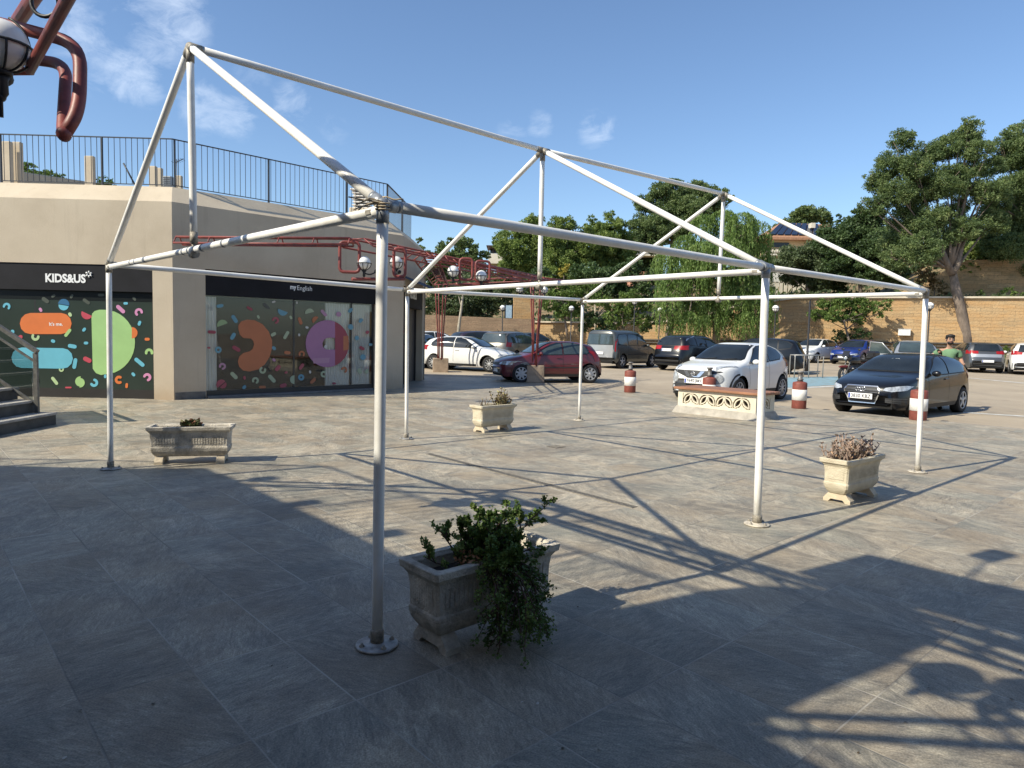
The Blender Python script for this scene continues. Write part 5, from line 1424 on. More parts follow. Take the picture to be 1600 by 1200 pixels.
def mesh_np(name, v, f, mat, parent):
    me = bpy.data.meshes.new(name); me.vertices.add(len(v)); me.vertices.foreach_set('co', v.astype(np.float32).ravel())
    me.loops.add(f.size); me.loops.foreach_set('vertex_index', f.astype(np.int32).ravel()); me.polygons.add(len(f))
    me.polygons.foreach_set('loop_start', np.arange(len(f), dtype=np.int32) * 4); me.polygons.foreach_set('loop_total', np.full(len(f), 4, dtype=np.int32))
    me.update(calc_edges=True); me.materials.append(mat)
    o = bpy.data.objects.new(name, me); COL.objects.link(o)
    if parent: o.parent = parent; o.matrix_parent_inverse = WM(parent).inverted()
    return o
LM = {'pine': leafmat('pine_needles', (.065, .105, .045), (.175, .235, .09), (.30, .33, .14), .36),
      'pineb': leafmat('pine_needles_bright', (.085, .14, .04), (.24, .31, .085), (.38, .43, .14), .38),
      'dark': leafmat('dark_leaves', (.038, .068, .028), (.085, .135, .052), (.15, .20, .08), .3),
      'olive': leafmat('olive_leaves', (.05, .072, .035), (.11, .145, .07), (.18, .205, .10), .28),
      'pepper': leafmat('weeping_leaves', (.08, .14, .035), (.19, .28, .075), (.34, .43, .15), .42),
      'shrub': leafmat('shrub_leaves', (.07, .12, .03), (.15, .22, .055), (.26, .32, .10), .35),
      'brown': leafmat('dry_leaves_mat', (.12, .075, .035), (.22, .15, .07), (.30, .24, .12), .2),
      'yellow': leafmat('yellow_leaves', (.30, .24, .04), (.50, .42, .08), (.6, .55, .2), .3)}
bark = M('pine_bark', (.19, .15, .12), .95, var=.3, scale=5, bump=.7, stretch=(1, 1, .35)); bark2 = M('pale_bark', (.36, .32, .25), .9, var=.3, scale=4, bump=.4)
TN = [0]
def tree(name, label, cat, Y, clumps, trunk, leaf_='pine', lsz=.17, dens=1.5, depth=1., group=None, bk=None, sub=10, seed=None, limbs=True, flat=.85, hang=0., asp=1.6, tr=.16, tuft=.38):
    "clumps in pixels (x, y, r); trunk in pixels from base up; Y the distance"
    TN[0] += 1; sd_ = seed or TN[0] * 17; g = random.Random(sd_)
    cl_ = []
    for q in clumps:
        x, y, r = q[:3]; rr_ = r * Y / F; dy = (q[3] if len(q) > 3 else g.uniform(-.6, .6) * rr_ * 1.3 * depth)
        cl_.append((at(x, y, Y + dy), rr_))
    tp_ = [at(x, y, Y + g.uniform(-.1, .1) * i) for i, (x, y) in enumerate(trunk)]
    base = tp_[0].copy()
    e = empty(name, base, label, cat, group)
    m_ = MB(); n = len(tp_); m_.tube(tp_, [tr * (1 - .55 * i / max(1, n - 1)) for i in range(n)], 9)
    if limbs:
        top = tp_[-1]
        for c, r in cl_:
            s_ = tp_[min(n - 1, max(1, n - 1 - g.randrange(2)))]; c = Vector(c)
            mid = s_.lerp(c, .5) + Vector((g.uniform(-.2, .2), g.uniform(-.2, .2), g.uniform(-.3, .1))) * r
            m_.tube(arc_pts(s_, mid, c, 5), [tr * .30, tr * .25, tr * .2, tr * .14, tr * .09, tr * .05], 6)
            for j in range(3):
                dd = Vector((g.uniform(-1, 1), g.uniform(-1, 1), g.uniform(-.2, 1))).normalized() * r * .8
                m_.tube([mid.lerp(c, g.random()), c + dd], [tr * .08, tr * .03], 5)
    m_.build('trunk', bk or bark, e)
    v, f = foliage_np(cl_, lsz, dens, asp, sub, sd_, hang, tuft, flat)
    mesh_np('crown', v, f, LM[leaf_], e)
    return e, cl_
GP = 'pines and trees on the slope'
# the big pine on the right
tree('pine_tree', 'tall forked pine rising over the grey hatchback, crown highest at right', 'tree', 45.5,
     [(1410, 222, 20), (1392, 255, 24), (1372, 285, 20), (1425, 262, 26), (1452, 240, 24), (1482, 232, 24), (1510, 212, 24), (1515, 190, 12), (1528, 236, 22), (1400, 300, 26), (1440, 300, 28), (1478, 285, 30), (1515, 278, 28), (1540, 300, 26), (1552, 262, 18), (1415, 340, 28), (1450, 345, 30), (1408, 378, 30), (1440, 388, 28), (1395, 405, 20), (1490, 330, 22), (1510, 355, 22), (1545, 350, 26), (1475, 372, 20), (1360, 275, 10), (1375, 320, 16), (1350, 318, 12)],
     [(1512, 548), (1509, 520), (1500, 480), (1492, 445), (1488, 425), (1484, 418)], 'pine', .135, 1.5, tr=.40, sub=13, tuft=.36, asp=2.4)
tree('pine_tree', 'pine crown cut by the right edge of the view', 'tree', 48,
     [(1600, 235, 30), (1590, 208, 20), (1562, 228, 16), (1572, 345, 22), (1550, 375, 20), (1545, 330, 16), (1575, 250, 22), (1628, 260, 34), (1585, 290, 26), (1560, 318, 18), (1610, 320, 30), (1640, 300, 30), (1570, 385, 26), (1600, 372, 26), (1620, 420, 24), (1592, 345, 24), (1650, 370, 30)],
     [(1640, 548), (1636, 500), (1628, 440), (1618, 400), (1612, 350)], 'pine', .135, 1.5, tr=.34, sub=13, asp=2.4)
tm_ = MB()   # the two forks of the big pine carry on as separate limbs
tree('fig_tree', 'bright leafed tree growing over the upper terrace wall at right', 'tree', 50.5,
     [(1545, 390, 20), (1560, 412, 20), (1585, 420, 22), (1530, 405, 18), (1512, 420, 14), (1552, 436, 16), (1520, 390, 18), (1495, 400, 14), (1605, 440, 20), (1575, 450, 14), (1500, 440, 9)],
     [(1555, 470), (1552, 450), (1550, 430)], 'pineb', .22, 1.3, tr=.12, group=GP)
tree('carob_tree', 'broad dark tree filling the slope left of the tall pine', 'tree', 56,
     [(1330, 365, 26), (1360, 350, 24), (1300, 385, 26), (1340, 395, 30), (1375, 385, 28), (1310, 415, 24), (1350, 425, 26), (1385, 420, 22), (1340, 338, 16), (1370, 330, 14), (1290, 365, 16), (1395, 440, 16)],
     [(1345, 470), (1344, 450), (1340, 420)], 'dark', .17, 1.4, tr=.2, group=GP)
tree('olive_tree', 'grey green tree below the ochre house', 'tree', 58,
     [(1240, 405, 22), (1270, 398, 24), (1215, 415, 16), (1255, 425, 24), (1290, 420, 24), (1280, 440, 20), (1235, 432, 16), (1310, 440, 18), (1305, 395, 16)],
     [(1265, 475), (1262, 455), (1258, 430)], 'olive', .2, 1.4, tr=.16, group=GP)
tree('umbrella_pine', 'flat topped pine on the skyline above the ochre house', 'tree', 100,
     [(1262, 332, 15), (1245, 340, 13), (1280, 336, 14), (1228, 352, 12), (1292, 346, 10), (1262, 346, 14), (1215, 356, 8)], [(1262, 400), (1262, 365), (1262, 345)], 'pine', .32, 1.6, tr=.3, group=GP, flat=.7)
tree('cypress_tree', 'small pointed dark cypress on the skyline', 'tree', 85, [(1310, 348, 6), (1310, 338, 4), (1311, 358, 7), (1311, 370, 8)], [(1311, 400), (1311, 380)], 'dark', .25, 1.6, tr=.12, group=GP, limbs=False)
tree('pine_tree', 'dark pine filling the gap behind the tall forked pine', 'tree', 60,
     [(1440, 400, 20), (1465, 410, 18), (1425, 425, 16), (1490, 385, 20), (1520, 370, 22), (1550, 400, 20), (1575, 395, 22), (1600, 410, 22), (1535, 425, 14), (1570, 430, 14), (1600, 440, 14), (1450, 430, 12), (1400, 440, 14)], [(1500, 500), (1502, 470), (1500, 430)], 'dark', .17, 1.4, tr=.2, group=GP)
tree('ivy_bush', 'leafy scrub hanging over the wall top at the right edge', 'bush', 46.5, [(1590, 462, 10), (1575, 455, 9), (1603, 470, 9), (1560, 462, 6), (1530, 458, 6)], [(1590, 480), (1590, 468)], 'shrub', .12, 1.1, tr=.03, group='scrub on the terrace walls')
tree('ivy_bush', 'leafy scrub on the upper wall left of the forked trunk', 'bush', 50.6, [(1440, 440, 10), (1455, 425, 9), (1425, 450, 8), (1468, 440, 7)], [(1445, 465), (1445, 448)], 'olive', .13, 1.1, tr=.03, group='scrub on the terrace walls')
tree('ivy_bush', 'leafy scrub on the wall top by the tall dark post', 'bush', 50.2, [(1235, 462, 8), (1250, 458, 9), (1270, 462, 9), (1290, 458, 8), (1220, 465, 7)], [(1255, 480), (1255, 468)], 'olive', .13, 1.2, tr=.03, group='scrub on the terrace walls')
# row of bright pines in the middle
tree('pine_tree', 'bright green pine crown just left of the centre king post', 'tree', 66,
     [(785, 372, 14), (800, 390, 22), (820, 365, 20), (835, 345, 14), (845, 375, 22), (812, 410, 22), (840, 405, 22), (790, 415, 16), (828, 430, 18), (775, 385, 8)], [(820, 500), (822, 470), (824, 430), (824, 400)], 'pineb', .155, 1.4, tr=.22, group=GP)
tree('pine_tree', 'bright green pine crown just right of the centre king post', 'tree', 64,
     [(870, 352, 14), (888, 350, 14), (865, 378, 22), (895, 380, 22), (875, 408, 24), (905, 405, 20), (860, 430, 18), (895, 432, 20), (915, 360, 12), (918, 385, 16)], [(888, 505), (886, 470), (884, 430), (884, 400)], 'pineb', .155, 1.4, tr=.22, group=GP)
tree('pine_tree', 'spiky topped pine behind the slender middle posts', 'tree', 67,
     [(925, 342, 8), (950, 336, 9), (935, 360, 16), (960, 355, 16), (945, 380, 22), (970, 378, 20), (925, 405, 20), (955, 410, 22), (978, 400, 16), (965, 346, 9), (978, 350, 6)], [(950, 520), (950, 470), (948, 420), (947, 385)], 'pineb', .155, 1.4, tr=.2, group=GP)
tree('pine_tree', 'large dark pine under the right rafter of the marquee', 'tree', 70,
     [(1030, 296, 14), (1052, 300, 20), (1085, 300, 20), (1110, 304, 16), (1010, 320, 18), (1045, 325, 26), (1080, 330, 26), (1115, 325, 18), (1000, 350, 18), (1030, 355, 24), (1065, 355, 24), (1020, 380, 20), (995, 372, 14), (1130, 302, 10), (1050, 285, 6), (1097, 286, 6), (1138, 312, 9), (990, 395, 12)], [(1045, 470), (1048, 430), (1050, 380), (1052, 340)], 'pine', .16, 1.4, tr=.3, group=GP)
tree('pine_tree', 'rounded dark pine on the skyline beyond the red pergola', 'tree', 84,
     [(690, 386, 10), (705, 378, 8), (722, 380, 14), (740, 388, 10), (718, 395, 12), (745, 400, 10), (690, 398, 12), (728, 405, 14), (670, 395, 6), (760, 398, 8), (705, 408, 14)], [(722, 480), (722, 430), (722, 400)], 'pine', .26, 1.5, tr=.2, group=GP)
tree('pine_tree', 'small pine top peeping over the shop roof edge', 'tree', 80, [(655, 375, 5), (648, 384, 6), (640, 392, 8), (660, 388, 6)], [(650, 470), (650, 420), (650, 390)], 'pine', .26, 1.5, tr=.14, group=GP)
# lower tier
tree('young_tree', 'young tree with thin twin stems by the globe lamp', 'tree', 50,
     [(870, 455, 18), (890, 462, 18), (858, 475, 14), (905, 450, 16), (880, 485, 16), (900, 485, 14), (925, 460, 16), (850, 440, 14)], [(887, 530), (884, 510), (882, 490), (880, 470)], 'shrub', .17, 1.1, tr=.09, group='young trees behind the parked cars')
tree('young_tree', 'young tree in front of the sandstone wall behind the van', 'tree', 49,
     [(962, 478, 16), (980, 488, 16), (950, 495, 12), (985, 465, 16), (1000, 500, 14), (1008, 478, 12), (968, 505, 10), (940, 470, 12)], [(975, 535), (974, 515), (972, 495)], 'shrub', .17, 1.1, tr=.08, group='young trees behind the parked cars')
tree('oleander_bush', 'dense bush left of the globe lamp and above the brown wall', 'bush', 54,
     [(690, 470, 20), (715, 478, 20), (740, 470, 22), (765, 476, 18), (700, 492, 16), (730, 495, 16), (755, 492, 14), (670, 480, 16), (655, 495, 14), (785, 462, 18), (800, 480, 12), (720, 452, 18), (755, 450, 18), (690, 450, 14), (820, 452, 14)], [(725, 520), (725, 500), (725, 480)], 'olive', .16, 1.3, tr=.08, group='bushes behind the left hand cars')
tree('birch_tree', 'slim pale trunk leaning before the brown stone wall', 'tree', 47, [(722, 452, 12), (712, 440, 12), (735, 440, 12), (725, 428, 10)], [(714, 545), (717, 510), (721, 480), (724, 455)], 'olive', .16, .8, tr=.13, bk=bark2)
tree('shade_tree', 'dark tree behind the cars between the red columns and the van', 'tree', 53,
     [(930, 430, 22), (955, 440, 22), (905, 425, 16), (940, 458, 18), (975, 430, 20), (970, 455, 18), (1000, 440, 18), (1010, 462, 16), (830, 452, 16), (845, 430, 16), (1020, 425, 12), (990, 412, 12)], [(931, 545), (930, 500), (930, 460)], 'dark', .19, 1.2, tr=.12, bk=bark2, group=GP)
tree('shade_bush', 'dark shrub low against the wall right of the globe lamp', 'bush', 50.5, [(925, 500, 14), (945, 508, 14), (912, 512, 10), (960, 515, 10), (935, 520, 10), (1010, 512, 12), (1022, 500, 10)], [(935, 540), (935, 520)], 'dark', .17, 1.3, tr=.06, group='bushes behind the parked cars')
tree('yellow_bush', 'small yellow leafed bush right of the pergola end', 'bush', 60, [(880, 422, 7), (886, 416, 5), (876, 430, 5)], [(881, 470), (881, 430)], 'yellow', .17, .9, tr=.05, limbs=False)
tree('dry_shrub', 'dry brown scrub hanging on the wall right of the round bush', 'bush', 50.2, [(1412, 498, 10), (1402, 510, 9), (1425, 505, 8), (1395, 495, 6)], [(1410, 520), (1410, 505)], 'brown', .14, .55, tr=.04)
tree('dry_shrub', 'dry reddish scrub on the upper wall beside the forked trunk', 'bush', 49, [(1462, 445, 12), (1450, 432, 12), (1475, 455, 10), (1440, 425, 10), (1435, 440, 8)], [(1460, 462), (1460, 450)], 'brown', .15, .8, tr=.04)
tree('round_bush', 'round topped green bush with many stems before the sandstone wall', 'bush', 46,
     [(1290, 478, 15), (1315, 472, 16), (1340, 476, 15), (1360, 482, 12), (1278, 492, 12), (1300, 492, 14), (1325, 492, 14), (1345, 497, 12), (1268, 488, 8), (1376, 474, 9), (1386, 482, 7), (1388, 472, 6), (1372, 490, 8)], [(1328, 545), (1326, 530), (1322, 515), (1318, 502)], 'shrub', .13, 1.5, tr=.10, sub=12)
tree('shade_bush', 'dark foliage at the foot of the round bush', 'bush', 46.2, [(1310, 522, 10), (1340, 520, 12), (1325, 528, 10), (1356, 524, 8)], [(1328, 545), (1328, 530)], 'dark', .13, 1.1, tr=.04)
tree('shade_bush', 'green weeds by the wall right of the grey hatchback', 'bush', 44, [(1572, 560, 8), (1578, 550, 7), (1570, 545, 6), (1583, 565, 6)], [(1574, 572), (1574, 560)], 'shrub', .11, 1.2, tr=.02)
tree('shade_bush', 'green weeds between the white hatchback and the blue car', 'bush', 47, [(1298, 535, 6), (1306, 530, 6)], [(1301, 545), (1301, 536)], 'shrub', .12, 1.2, tr=.02)
# roof shrubs
tree('roof_shrub', 'green shrub above the low wall on the shop roof', 'bush', 31, [(45, 263, 12), (62, 268, 12), (80, 274, 11), (94, 279, 10), (35, 260, 8), (54, 275, 12), (72, 280, 12)], [(60, 290), (60, 272)], 'shrub', .10, 1.2, tr=.03, limbs=False, group='shrubs on the shop roof')
tree('roof_shrub', 'green shrub right of the roof pillar', 'bush', 30, [(152, 286, 11), (163, 284, 11), (172, 289, 8), (148, 291, 9)], [(160, 300), (160, 288)], 'shrub', .10, 1.2, tr=.03, limbs=False, group='shrubs on the shop roof')
# backing woods on the hill: separate trees, far up the slope
for i, (x, y, r) in enumerate(((640, 412, 22), (690, 420, 24), (745, 425, 22), (790, 432, 22), (850, 448, 22), (905, 448, 26), (960, 425, 24), (1010, 412, 22), (1160, 372, 26), (1200, 388, 20), (1320, 400, 26), (1390, 372, 26), (1180, 430, 24), (1430, 415, 22), (590, 405, 20))):
    Yb = 92 + (i * 7) % 16
    tree('pine_tree', 'background pine number %d' % i, 'tree', Yb, [(x, y, r * .75), (x - r * .6, y + r * .3, r * .6), (x + r * .6, y + r * .35, r * .6), (x, y - r * .35, r * .5), (x - r * .2, y + r * .8, r * .7), (x + r * .5, y + r, r * .6)], [(x, y + r * 2.2), (x, y + r)], ('pine', 'dark', 'olive')[i % 3], .34, 1.25, tr=.2, group='woodland trees far up the slope', limbs=False)
BGL = ['behind the shop roof end', 'under the skyline pine beyond the pergola', 'right of the skyline pine', 'under the small roof frame house', 'under the bright pines at the king post', 'behind the young tree and globe lamp', 'below the long pale roof', 'below the large dark pine', 'behind the top of the weeping tree', 'at the left corner of the ochre house', 'below the cypress', 'left of the tall forked pine', 'behind the right side of the weeping tree', 'behind the forked pine trunk', 'hidden mostly by the shop parapet']
bgi = 0
for o in S.objects:
    if o.get('label', '').startswith('background pine number'):
        o['label'] = 'far woodland tree ' + BGL[int(o['label'].split()[-1])]

# weeping pepper tree
def pepper():
    Y = 46.5; g = random.Random(31)
    e = empty('weeping_tree', at(1110, 540, Y), 'wide weeping light green pepper tree behind the white crossover', 'tree')
    m_ = MB(); tps = [at(1052, 548, Y), at(1046, 520, Y), at(1050, 490, Y + .4), at(1075, 440, Y + .8), at(1100, 400, Y + 1)]
    m_.tube(tps, [.32, .27, .24, .18, .1], 9)
    m_.tube([at(1120, 548, Y + .5), at(1118, 500, Y + .5), at(1125, 440, Y + 1), at(1140, 390, Y + 1)], [.26, .22, .16, .08], 8)
    heads = [(1045, 470, 15), (1075, 500, 15), (1105, 505, 18), (1135, 500, 18), (1165, 500, 16), (1190, 455, 14), (1200, 480, 11), (1208, 455, 8), (1050, 495, 12), (1100, 352, 20), (1130, 345, 20), (1160, 350, 20), (1185, 358, 16), (1070, 385, 20), (1040, 408, 18), (1055, 440, 20), (1100, 400, 26), (1140, 395, 26), (1180, 395, 20), (1195, 375, 10), (1085, 430, 24), (1125, 440, 26), (1165, 440, 24), (1190, 430, 14), (1040, 450, 14), (1150, 470, 22), (1105, 480, 22), (1180, 475, 16), (1070, 478, 16), (1195, 410, 10), (1060, 412, 16)]
    cl_ = []
    for x, y, r in heads:
        c = at(x, y, Y + g.uniform(-1.4, 1.8)); cl_.append((c, r * Y / F)); m_.tube(arc_pts(tps[3], tps[4].lerp(c, .5) + Vector((0, 0, .6)), c, 5), [.12, .1, .08, .06, .04, .02], 5)
    m_.build('trunk', bark, e)
    rg = np.random.default_rng(77); V = []; n_tot = 0
    for c, r in cl_:
        ns = int(230 * (r / .8) ** 2)
        for i in range(ns):
            a = rg.uniform(0, 2 * PI); q = r * rg.uniform(0, 1) ** .5
            zt = c.z + math.sqrt(max(0, r * r - q * q)) * .8
            x0, y0 = c.x + q * math.cos(a), c.y + q * math.sin(a)
            Ls = rg.uniform(.5, 2.0) ** 1.25 * (1 if c.z > 3.5 else .75)
            if math.sin(x0 * 3.1 + y0 * 1.7) * math.sin(x0 * 1.3 - y0 * 2.9) > .45: continue
            k_ = int(Ls / .10); t = np.linspace(0, 1, k_)
            wob = rg.normal(size=2) * .12
            P = np.stack([x0 + math.cos(a) * .25 * np.sqrt(t) + wob[0] * t, y0 + math.sin(a) * .25 * np.sqrt(t) + wob[1] * t, zt - Ls * t ** 1.15], 1)
            P += rg.normal(size=P.shape) * .03
            V.append(P)
    P = np.concatenate(V); P = P[P[:, 2] > .5]; n = len(P)
    ax = rg.normal(size=(n, 3)) * .35 + np.array([0, 0, -1]); ax /= np.linalg.norm(ax, axis=1)[:, None]
    sd_ = np.cross(ax, rg.normal(size=(n, 3))); sd_ /= np.linalg.norm(sd_, axis=1)[:, None]
    L = rg.uniform(.12, .24, (n, 1)); Wd = L * .32
    v = np.stack([P - ax * L / 2, P + sd_ * Wd / 2, P + ax * L / 2, P - sd_ * Wd / 2], 1).reshape(-1, 3)
    mesh_np('crown', v, np.arange(n * 4).reshape(n, 4), LM['pepper'], e)
pepper()
# forks of the tall pine
for o in S.objects:
    if o.name == 'pine_tree':
        m_ = MB()
        m_.tube([at(1487, 428, 45.5), at(1478, 408, 45.4), at(1470, 388, 45.3), at(1466, 372, 45.2), at(1455, 330, 45)], [.24, .2, .16, .14, .07], 9)
        m_.tube([at(1487, 428, 45.5), at(1496, 415, 45.6), at(1500, 398, 45.6), at(1502, 386, 45.7), at(1505, 340, 45.8), at(1506, 270, 46)], [.22, .18, .16, .15, .11, .05], 9)
        m_.build('limb', bark, o)
# low ground cover on the terrace: dry scrub
gcv = np.random.default_rng(5); n = 9000
s_ = gcv.uniform(-20, 60, n); d_ = np.where(gcv.uniform(size=n) < .35, gcv.uniform(.8, 5., n), 5.8 + gcv.uniform(0, 1, n) ** 1.5 * 30)
P = np.array([tuple(terr(a, b)) for a, b in zip(s_, d_)]); P[:, 2] += np.interp(d_, [0, 5.6, 5.61, 9, 14, 20, 30], [0, 0, .1, .1, .1, .1, .1])
ax = gcv.normal(size=(n, 3)); ax[:, 2] = abs(ax[:, 2]); ax /= np.linalg.norm(ax, axis=1)[:, None]; sd_ = np.cross(ax, gcv.normal(size=(n, 3))); sd_ /= np.linalg.norm(sd_, axis=1)[:, None]
L = gcv.uniform(.25, .7, (n, 1)); v = np.stack([P, P + ax * L * .5 + sd_ * L * .25, P + ax * L, P + ax * L * .5 - sd_ * L * .25], 1).reshape(-1, 3)
o = mesh_np('ground_cover', v, np.arange(n * 4).reshape(n, 4), LM['olive'], None); setp(o, 'dry low scrub covering the terraces of the slope', 'ground cover', kind='stuff')
# ------------------------------------------------------------------ cars
def paint(name, c, metal=.0, rough=.32):
    return M('paint_' + name, c, rough, metal=metal, var=.03, scale=1.5, coat=.7)
PW = paint('white', (.74, .745, .73)); PB = M('paint_black', (.006, .0065, .008), .3, var=.03, scale=1.5, coat=.45, spec=.4); PR = paint('red', (.12, .013, .018)); PG_ = paint('grey', (.085, .09, .085), .4)
PS = paint('silver', (.42, .43, .44), .5); PBr = paint('greybrown', (.16, .15, .13), .4); PBl = paint('blue', (.012, .035, .20), .2); PP = paint('dark_purple', (.03, .02, .035), .2)
rubber = M('tyre_rubber', (.018, .018, .019), .85, var=.2, scale=20); alloy = M('alloy', (.48, .49, .50), .35, metal=.25, var=.1); hubc = M('steel_cover', (.42, .43, .44), .4, metal=.2, var=.1)
cglass = M('car_glass', (.016, .02, .022), .04, var=.2, scale=2, spec=.75); cglass2 = M('car_glass_clear', (.05, .07, .075), .05, var=.3, scale=1.5, spec=.8)
seal = M('window_seal', (.015, .015, .015), .6); plast = M('bumper_plastic', (.03, .031, .033), .6, var=.15); chrome = M('chrome', (.62, .63, .65), .18, metal=.9, var=.03)
lampg = M('lamp_glass', (.50, .53, .56), .12, metal=.3, var=.35, scale=14); lampr = M('lamp_red', (.30, .012, .014), .2, var=.2, scale=6); platew = M('plate_white', (.75, .75, .74), .5, var=.02); plateb = M('plate_blue', (.03, .07, .35), .5); ptxt = M('plate_text', (.02, .02, .03), .6)
under = M('underbody', (.008, .008, .008), .95)
def carspec(L, W, H, wb, fo, Rw, top, belt, wf=None, tum=.40, side=None, ws=None, rg_=None, e=.42):
    return dict(L=L, W=W, H=H, wb=wb, fo=fo, R=Rw, top=top, belt=belt, wf=wf, tum=tum, side=side, ws=ws, rg=rg_, e=e)
WF = [(0, .66), (.05, .78), (.16, .88), (.45, .965), (.9, 1.), (3.3, 1.), (3.8, .95), (4.05, .88), (4.15, .82), (4.2, .72)]
SPEC = {
 'hatch': carspec(4.2, 1.79, 1.44, 2.58, .84, .315,
    [(0, .52), (.03, .66), (.15, .76), (.5, .87), (1.0, .965), (1.12, 1.0), (1.9, 1.37), (2.25, 1.43), (2.8, 1.44), (3.45, 1.37), (3.72, 1.30), (4.03, .98), (4.14, .82), (4.2, .56)],
    [(0, .48), (.1, .62), (.5, .77), (1.05, .90), (1.5, .93), (3.4, 1.0), (3.95, .92), (4.2, .53)], WF,
    side=[[(1.38, .965), (2.02, 1.30), (2.22, 1.355), (2.42, 1.37), (2.42, .985)], [(2.49, .99), (2.49, 1.372), (2.95, 1.36), (3.3, 1.30), (3.48, 1.16), (3.50, 1.06), (3.4, 1.02)]],
    ws=[(.66, 1.03), (.70, 1.06), (.55, 1.365), (.5, 1.375)], rg_=[(.58, 1.0), (.46, 1.30)]),
 'suv': carspec(4.5, 1.86, 1.66, 2.66, .9, .355,
    [(0, .60), (.03, .80), (.14, .92), (.5, 1.02), (1.0, 1.09), (1.15, 1.13), (1.85, 1.55), (2.2, 1.64), (2.9, 1.66), (3.8, 1.60), (4.05, 1.53), (4.32, 1.13), (4.44, .9), (4.5, .62)],
    [(0, .56), (.1, .76), (.5, .90), (1.05, 1.0), (1.5, 1.05), (3.7, 1.13), (4.2, 1.05), (4.5, .6)], [(a * 4.5 / 4.2, b) for a, b in WF],
    side=[[(1.42, 1.09), (2.0, 1.48), (2.2, 1.55), (2.5, 1.57), (2.5, 1.11)], [(2.57, 1.11), (2.57, 1.575), (3.2, 1.56), (3.3, 1.55), (3.3, 1.14)], [(3.36, 1.145), (3.36, 1.545), (3.7, 1.50), (3.95, 1.36), (3.85, 1.2)]],
    ws=[(.66, 1.16), (.70, 1.19), (.57, 1.53), (.52, 1.56)], rg_=[(.60, 1.16), (.50, 1.51)]),
 'cross': carspec(4.13, 1.77, 1.57, 2.53, .83, .345,
    [(0, .62), (.02, .80), (.10, .90), (.45, .99), (.95, 1.06), (1.08, 1.09), (1.8, 1.47), (2.15, 1.56), (2.7, 1.57), (3.4, 1.48), (3.72, 1.36), (3.98, 1.05), (4.08, .86), (4.13, .60)],
    [(0, .58), (.1, .76), (.5, .88), (1.05, .98), (1.5, 1.0), (3.1, 1.10), (3.9, 1.0), (4.13, .57)], [(a * 4.13 / 4.2, b) for a, b in WF],
    side=[[(1.38, 1.05), (1.95, 1.39), (2.15, 1.46), (2.45, 1.48), (2.45, 1.08)], [(2.52, 1.09), (2.52, 1.48), (2.95, 1.45), (3.2, 1.36), (3.3, 1.25), (3.15, 1.14)]],
    ws=[(.66, 1.12), (.70, 1.16), (.54, 1.47), (.49, 1.49)], rg_=[(.56, 1.08), (.44, 1.36)], tum=.46),
 'van': carspec(4.2, 1.83, 1.82, 2.70, .83, .325,
    [(0, .60), (.03, .78), (.12, .88), (.5, .98), (.85, 1.06), (1.0, 1.10), (1.62, 1.64), (2.0, 1.78), (2.5, 1.82), (3.9, 1.80), (4.08, 1.76), (4.16, 1.2), (4.19, .9), (4.2, .5)],
    [(0, .56), (.1, .72), (.5, .86), (1.0, .98), (1.4, 1.02), (3.9, 1.06), (4.1, 1.04), (4.2, .48)], [(0, .66), (.05, .78), (.16, .88), (.45, .965), (.9, 1.), (3.8, 1.), (4.08, .98), (4.16, .95), (4.2, .90)], tum=.16,
    side=[[(1.25, 1.08), (1.78, 1.60), (2.15, 1.64), (2.15, 1.08)], [(2.25, 1.1), (2.25, 1.62), (3.0, 1.62), (3.0, 1.1)], [(3.12, 1.1), (3.12, 1.62), (3.75, 1.58), (3.85, 1.45), (3.85, 1.12)]],
    ws=[(.68, 1.15), (.72, 1.2), (.64, 1.6), (.6, 1.64)], rg_=[(.70, 1.12), (.66, 1.60)], e=.3),
 'wagon': carspec(4.6, 1.84, 1.66, 2.75, .9, .33,
    [(0, .56), (.03, .70), (.14, .80), (.5, .92), (.95, 1.02), (1.1, 1.07), (1.85, 1.52), (2.2, 1.62), (2.9, 1.66), (4.1, 1.60), (4.3, 1.54), (4.48, 1.08), (4.56, .86), (4.6, .56)],
    [(0, .52), (.1, .66), (.5, .82), (1.05, .95), (1.5, .99), (4.0, 1.04), (4.4, .98), (4.6, .53)], [(a * 4.6 / 4.2, b) for a, b in WF], tum=.28,
    side=[[(1.4, 1.04), (1.98, 1.43), (2.2, 1.52), (2.5, 1.55), (2.5, 1.05)], [(2.57, 1.05), (2.57, 1.555), (3.4, 1.55), (3.4, 1.07)], [(3.48, 1.07), (3.48, 1.545), (4.0, 1.50), (4.25, 1.36), (4.3, 1.10)]],
    ws=[(.68, 1.1), (.72, 1.13), (.6, 1.5), (.55, 1.53)], rg_=[(.68, 1.08), (.60, 1.50)], e=.36),
}
def clipgrid(poly, step):
    bm = bmesh.new(); vs = [bm.verts.new((x, y, 0)) for x, y in poly]; bm.faces.new(vs)
    xs = [p[0] for p in poly]; ys = [p[1] for p in poly]
    for ax_, lo, hi in ((0, min(xs), max(xs)), (1, min(ys), max(ys))):
        k_ = int((hi - lo) / step)
        for i in range(1, k_ + 1):
            co = [0, 0, 0]; no = [0, 0, 0]; co[ax_] = lo + (hi - lo) * i / (k_ + 1); no[ax_] = 1
            bmesh.ops.bisect_plane(bm, geom=bm.verts[:] + bm.edges[:] + bm.faces[:], plane_co=co, plane_no=no)
    bm.verts.index_update()
    r_ = [tuple(v.co[:2]) for v in bm.verts], [[v.index for v in f.verts] for f in bm.faces]
    bm.free(); return r_
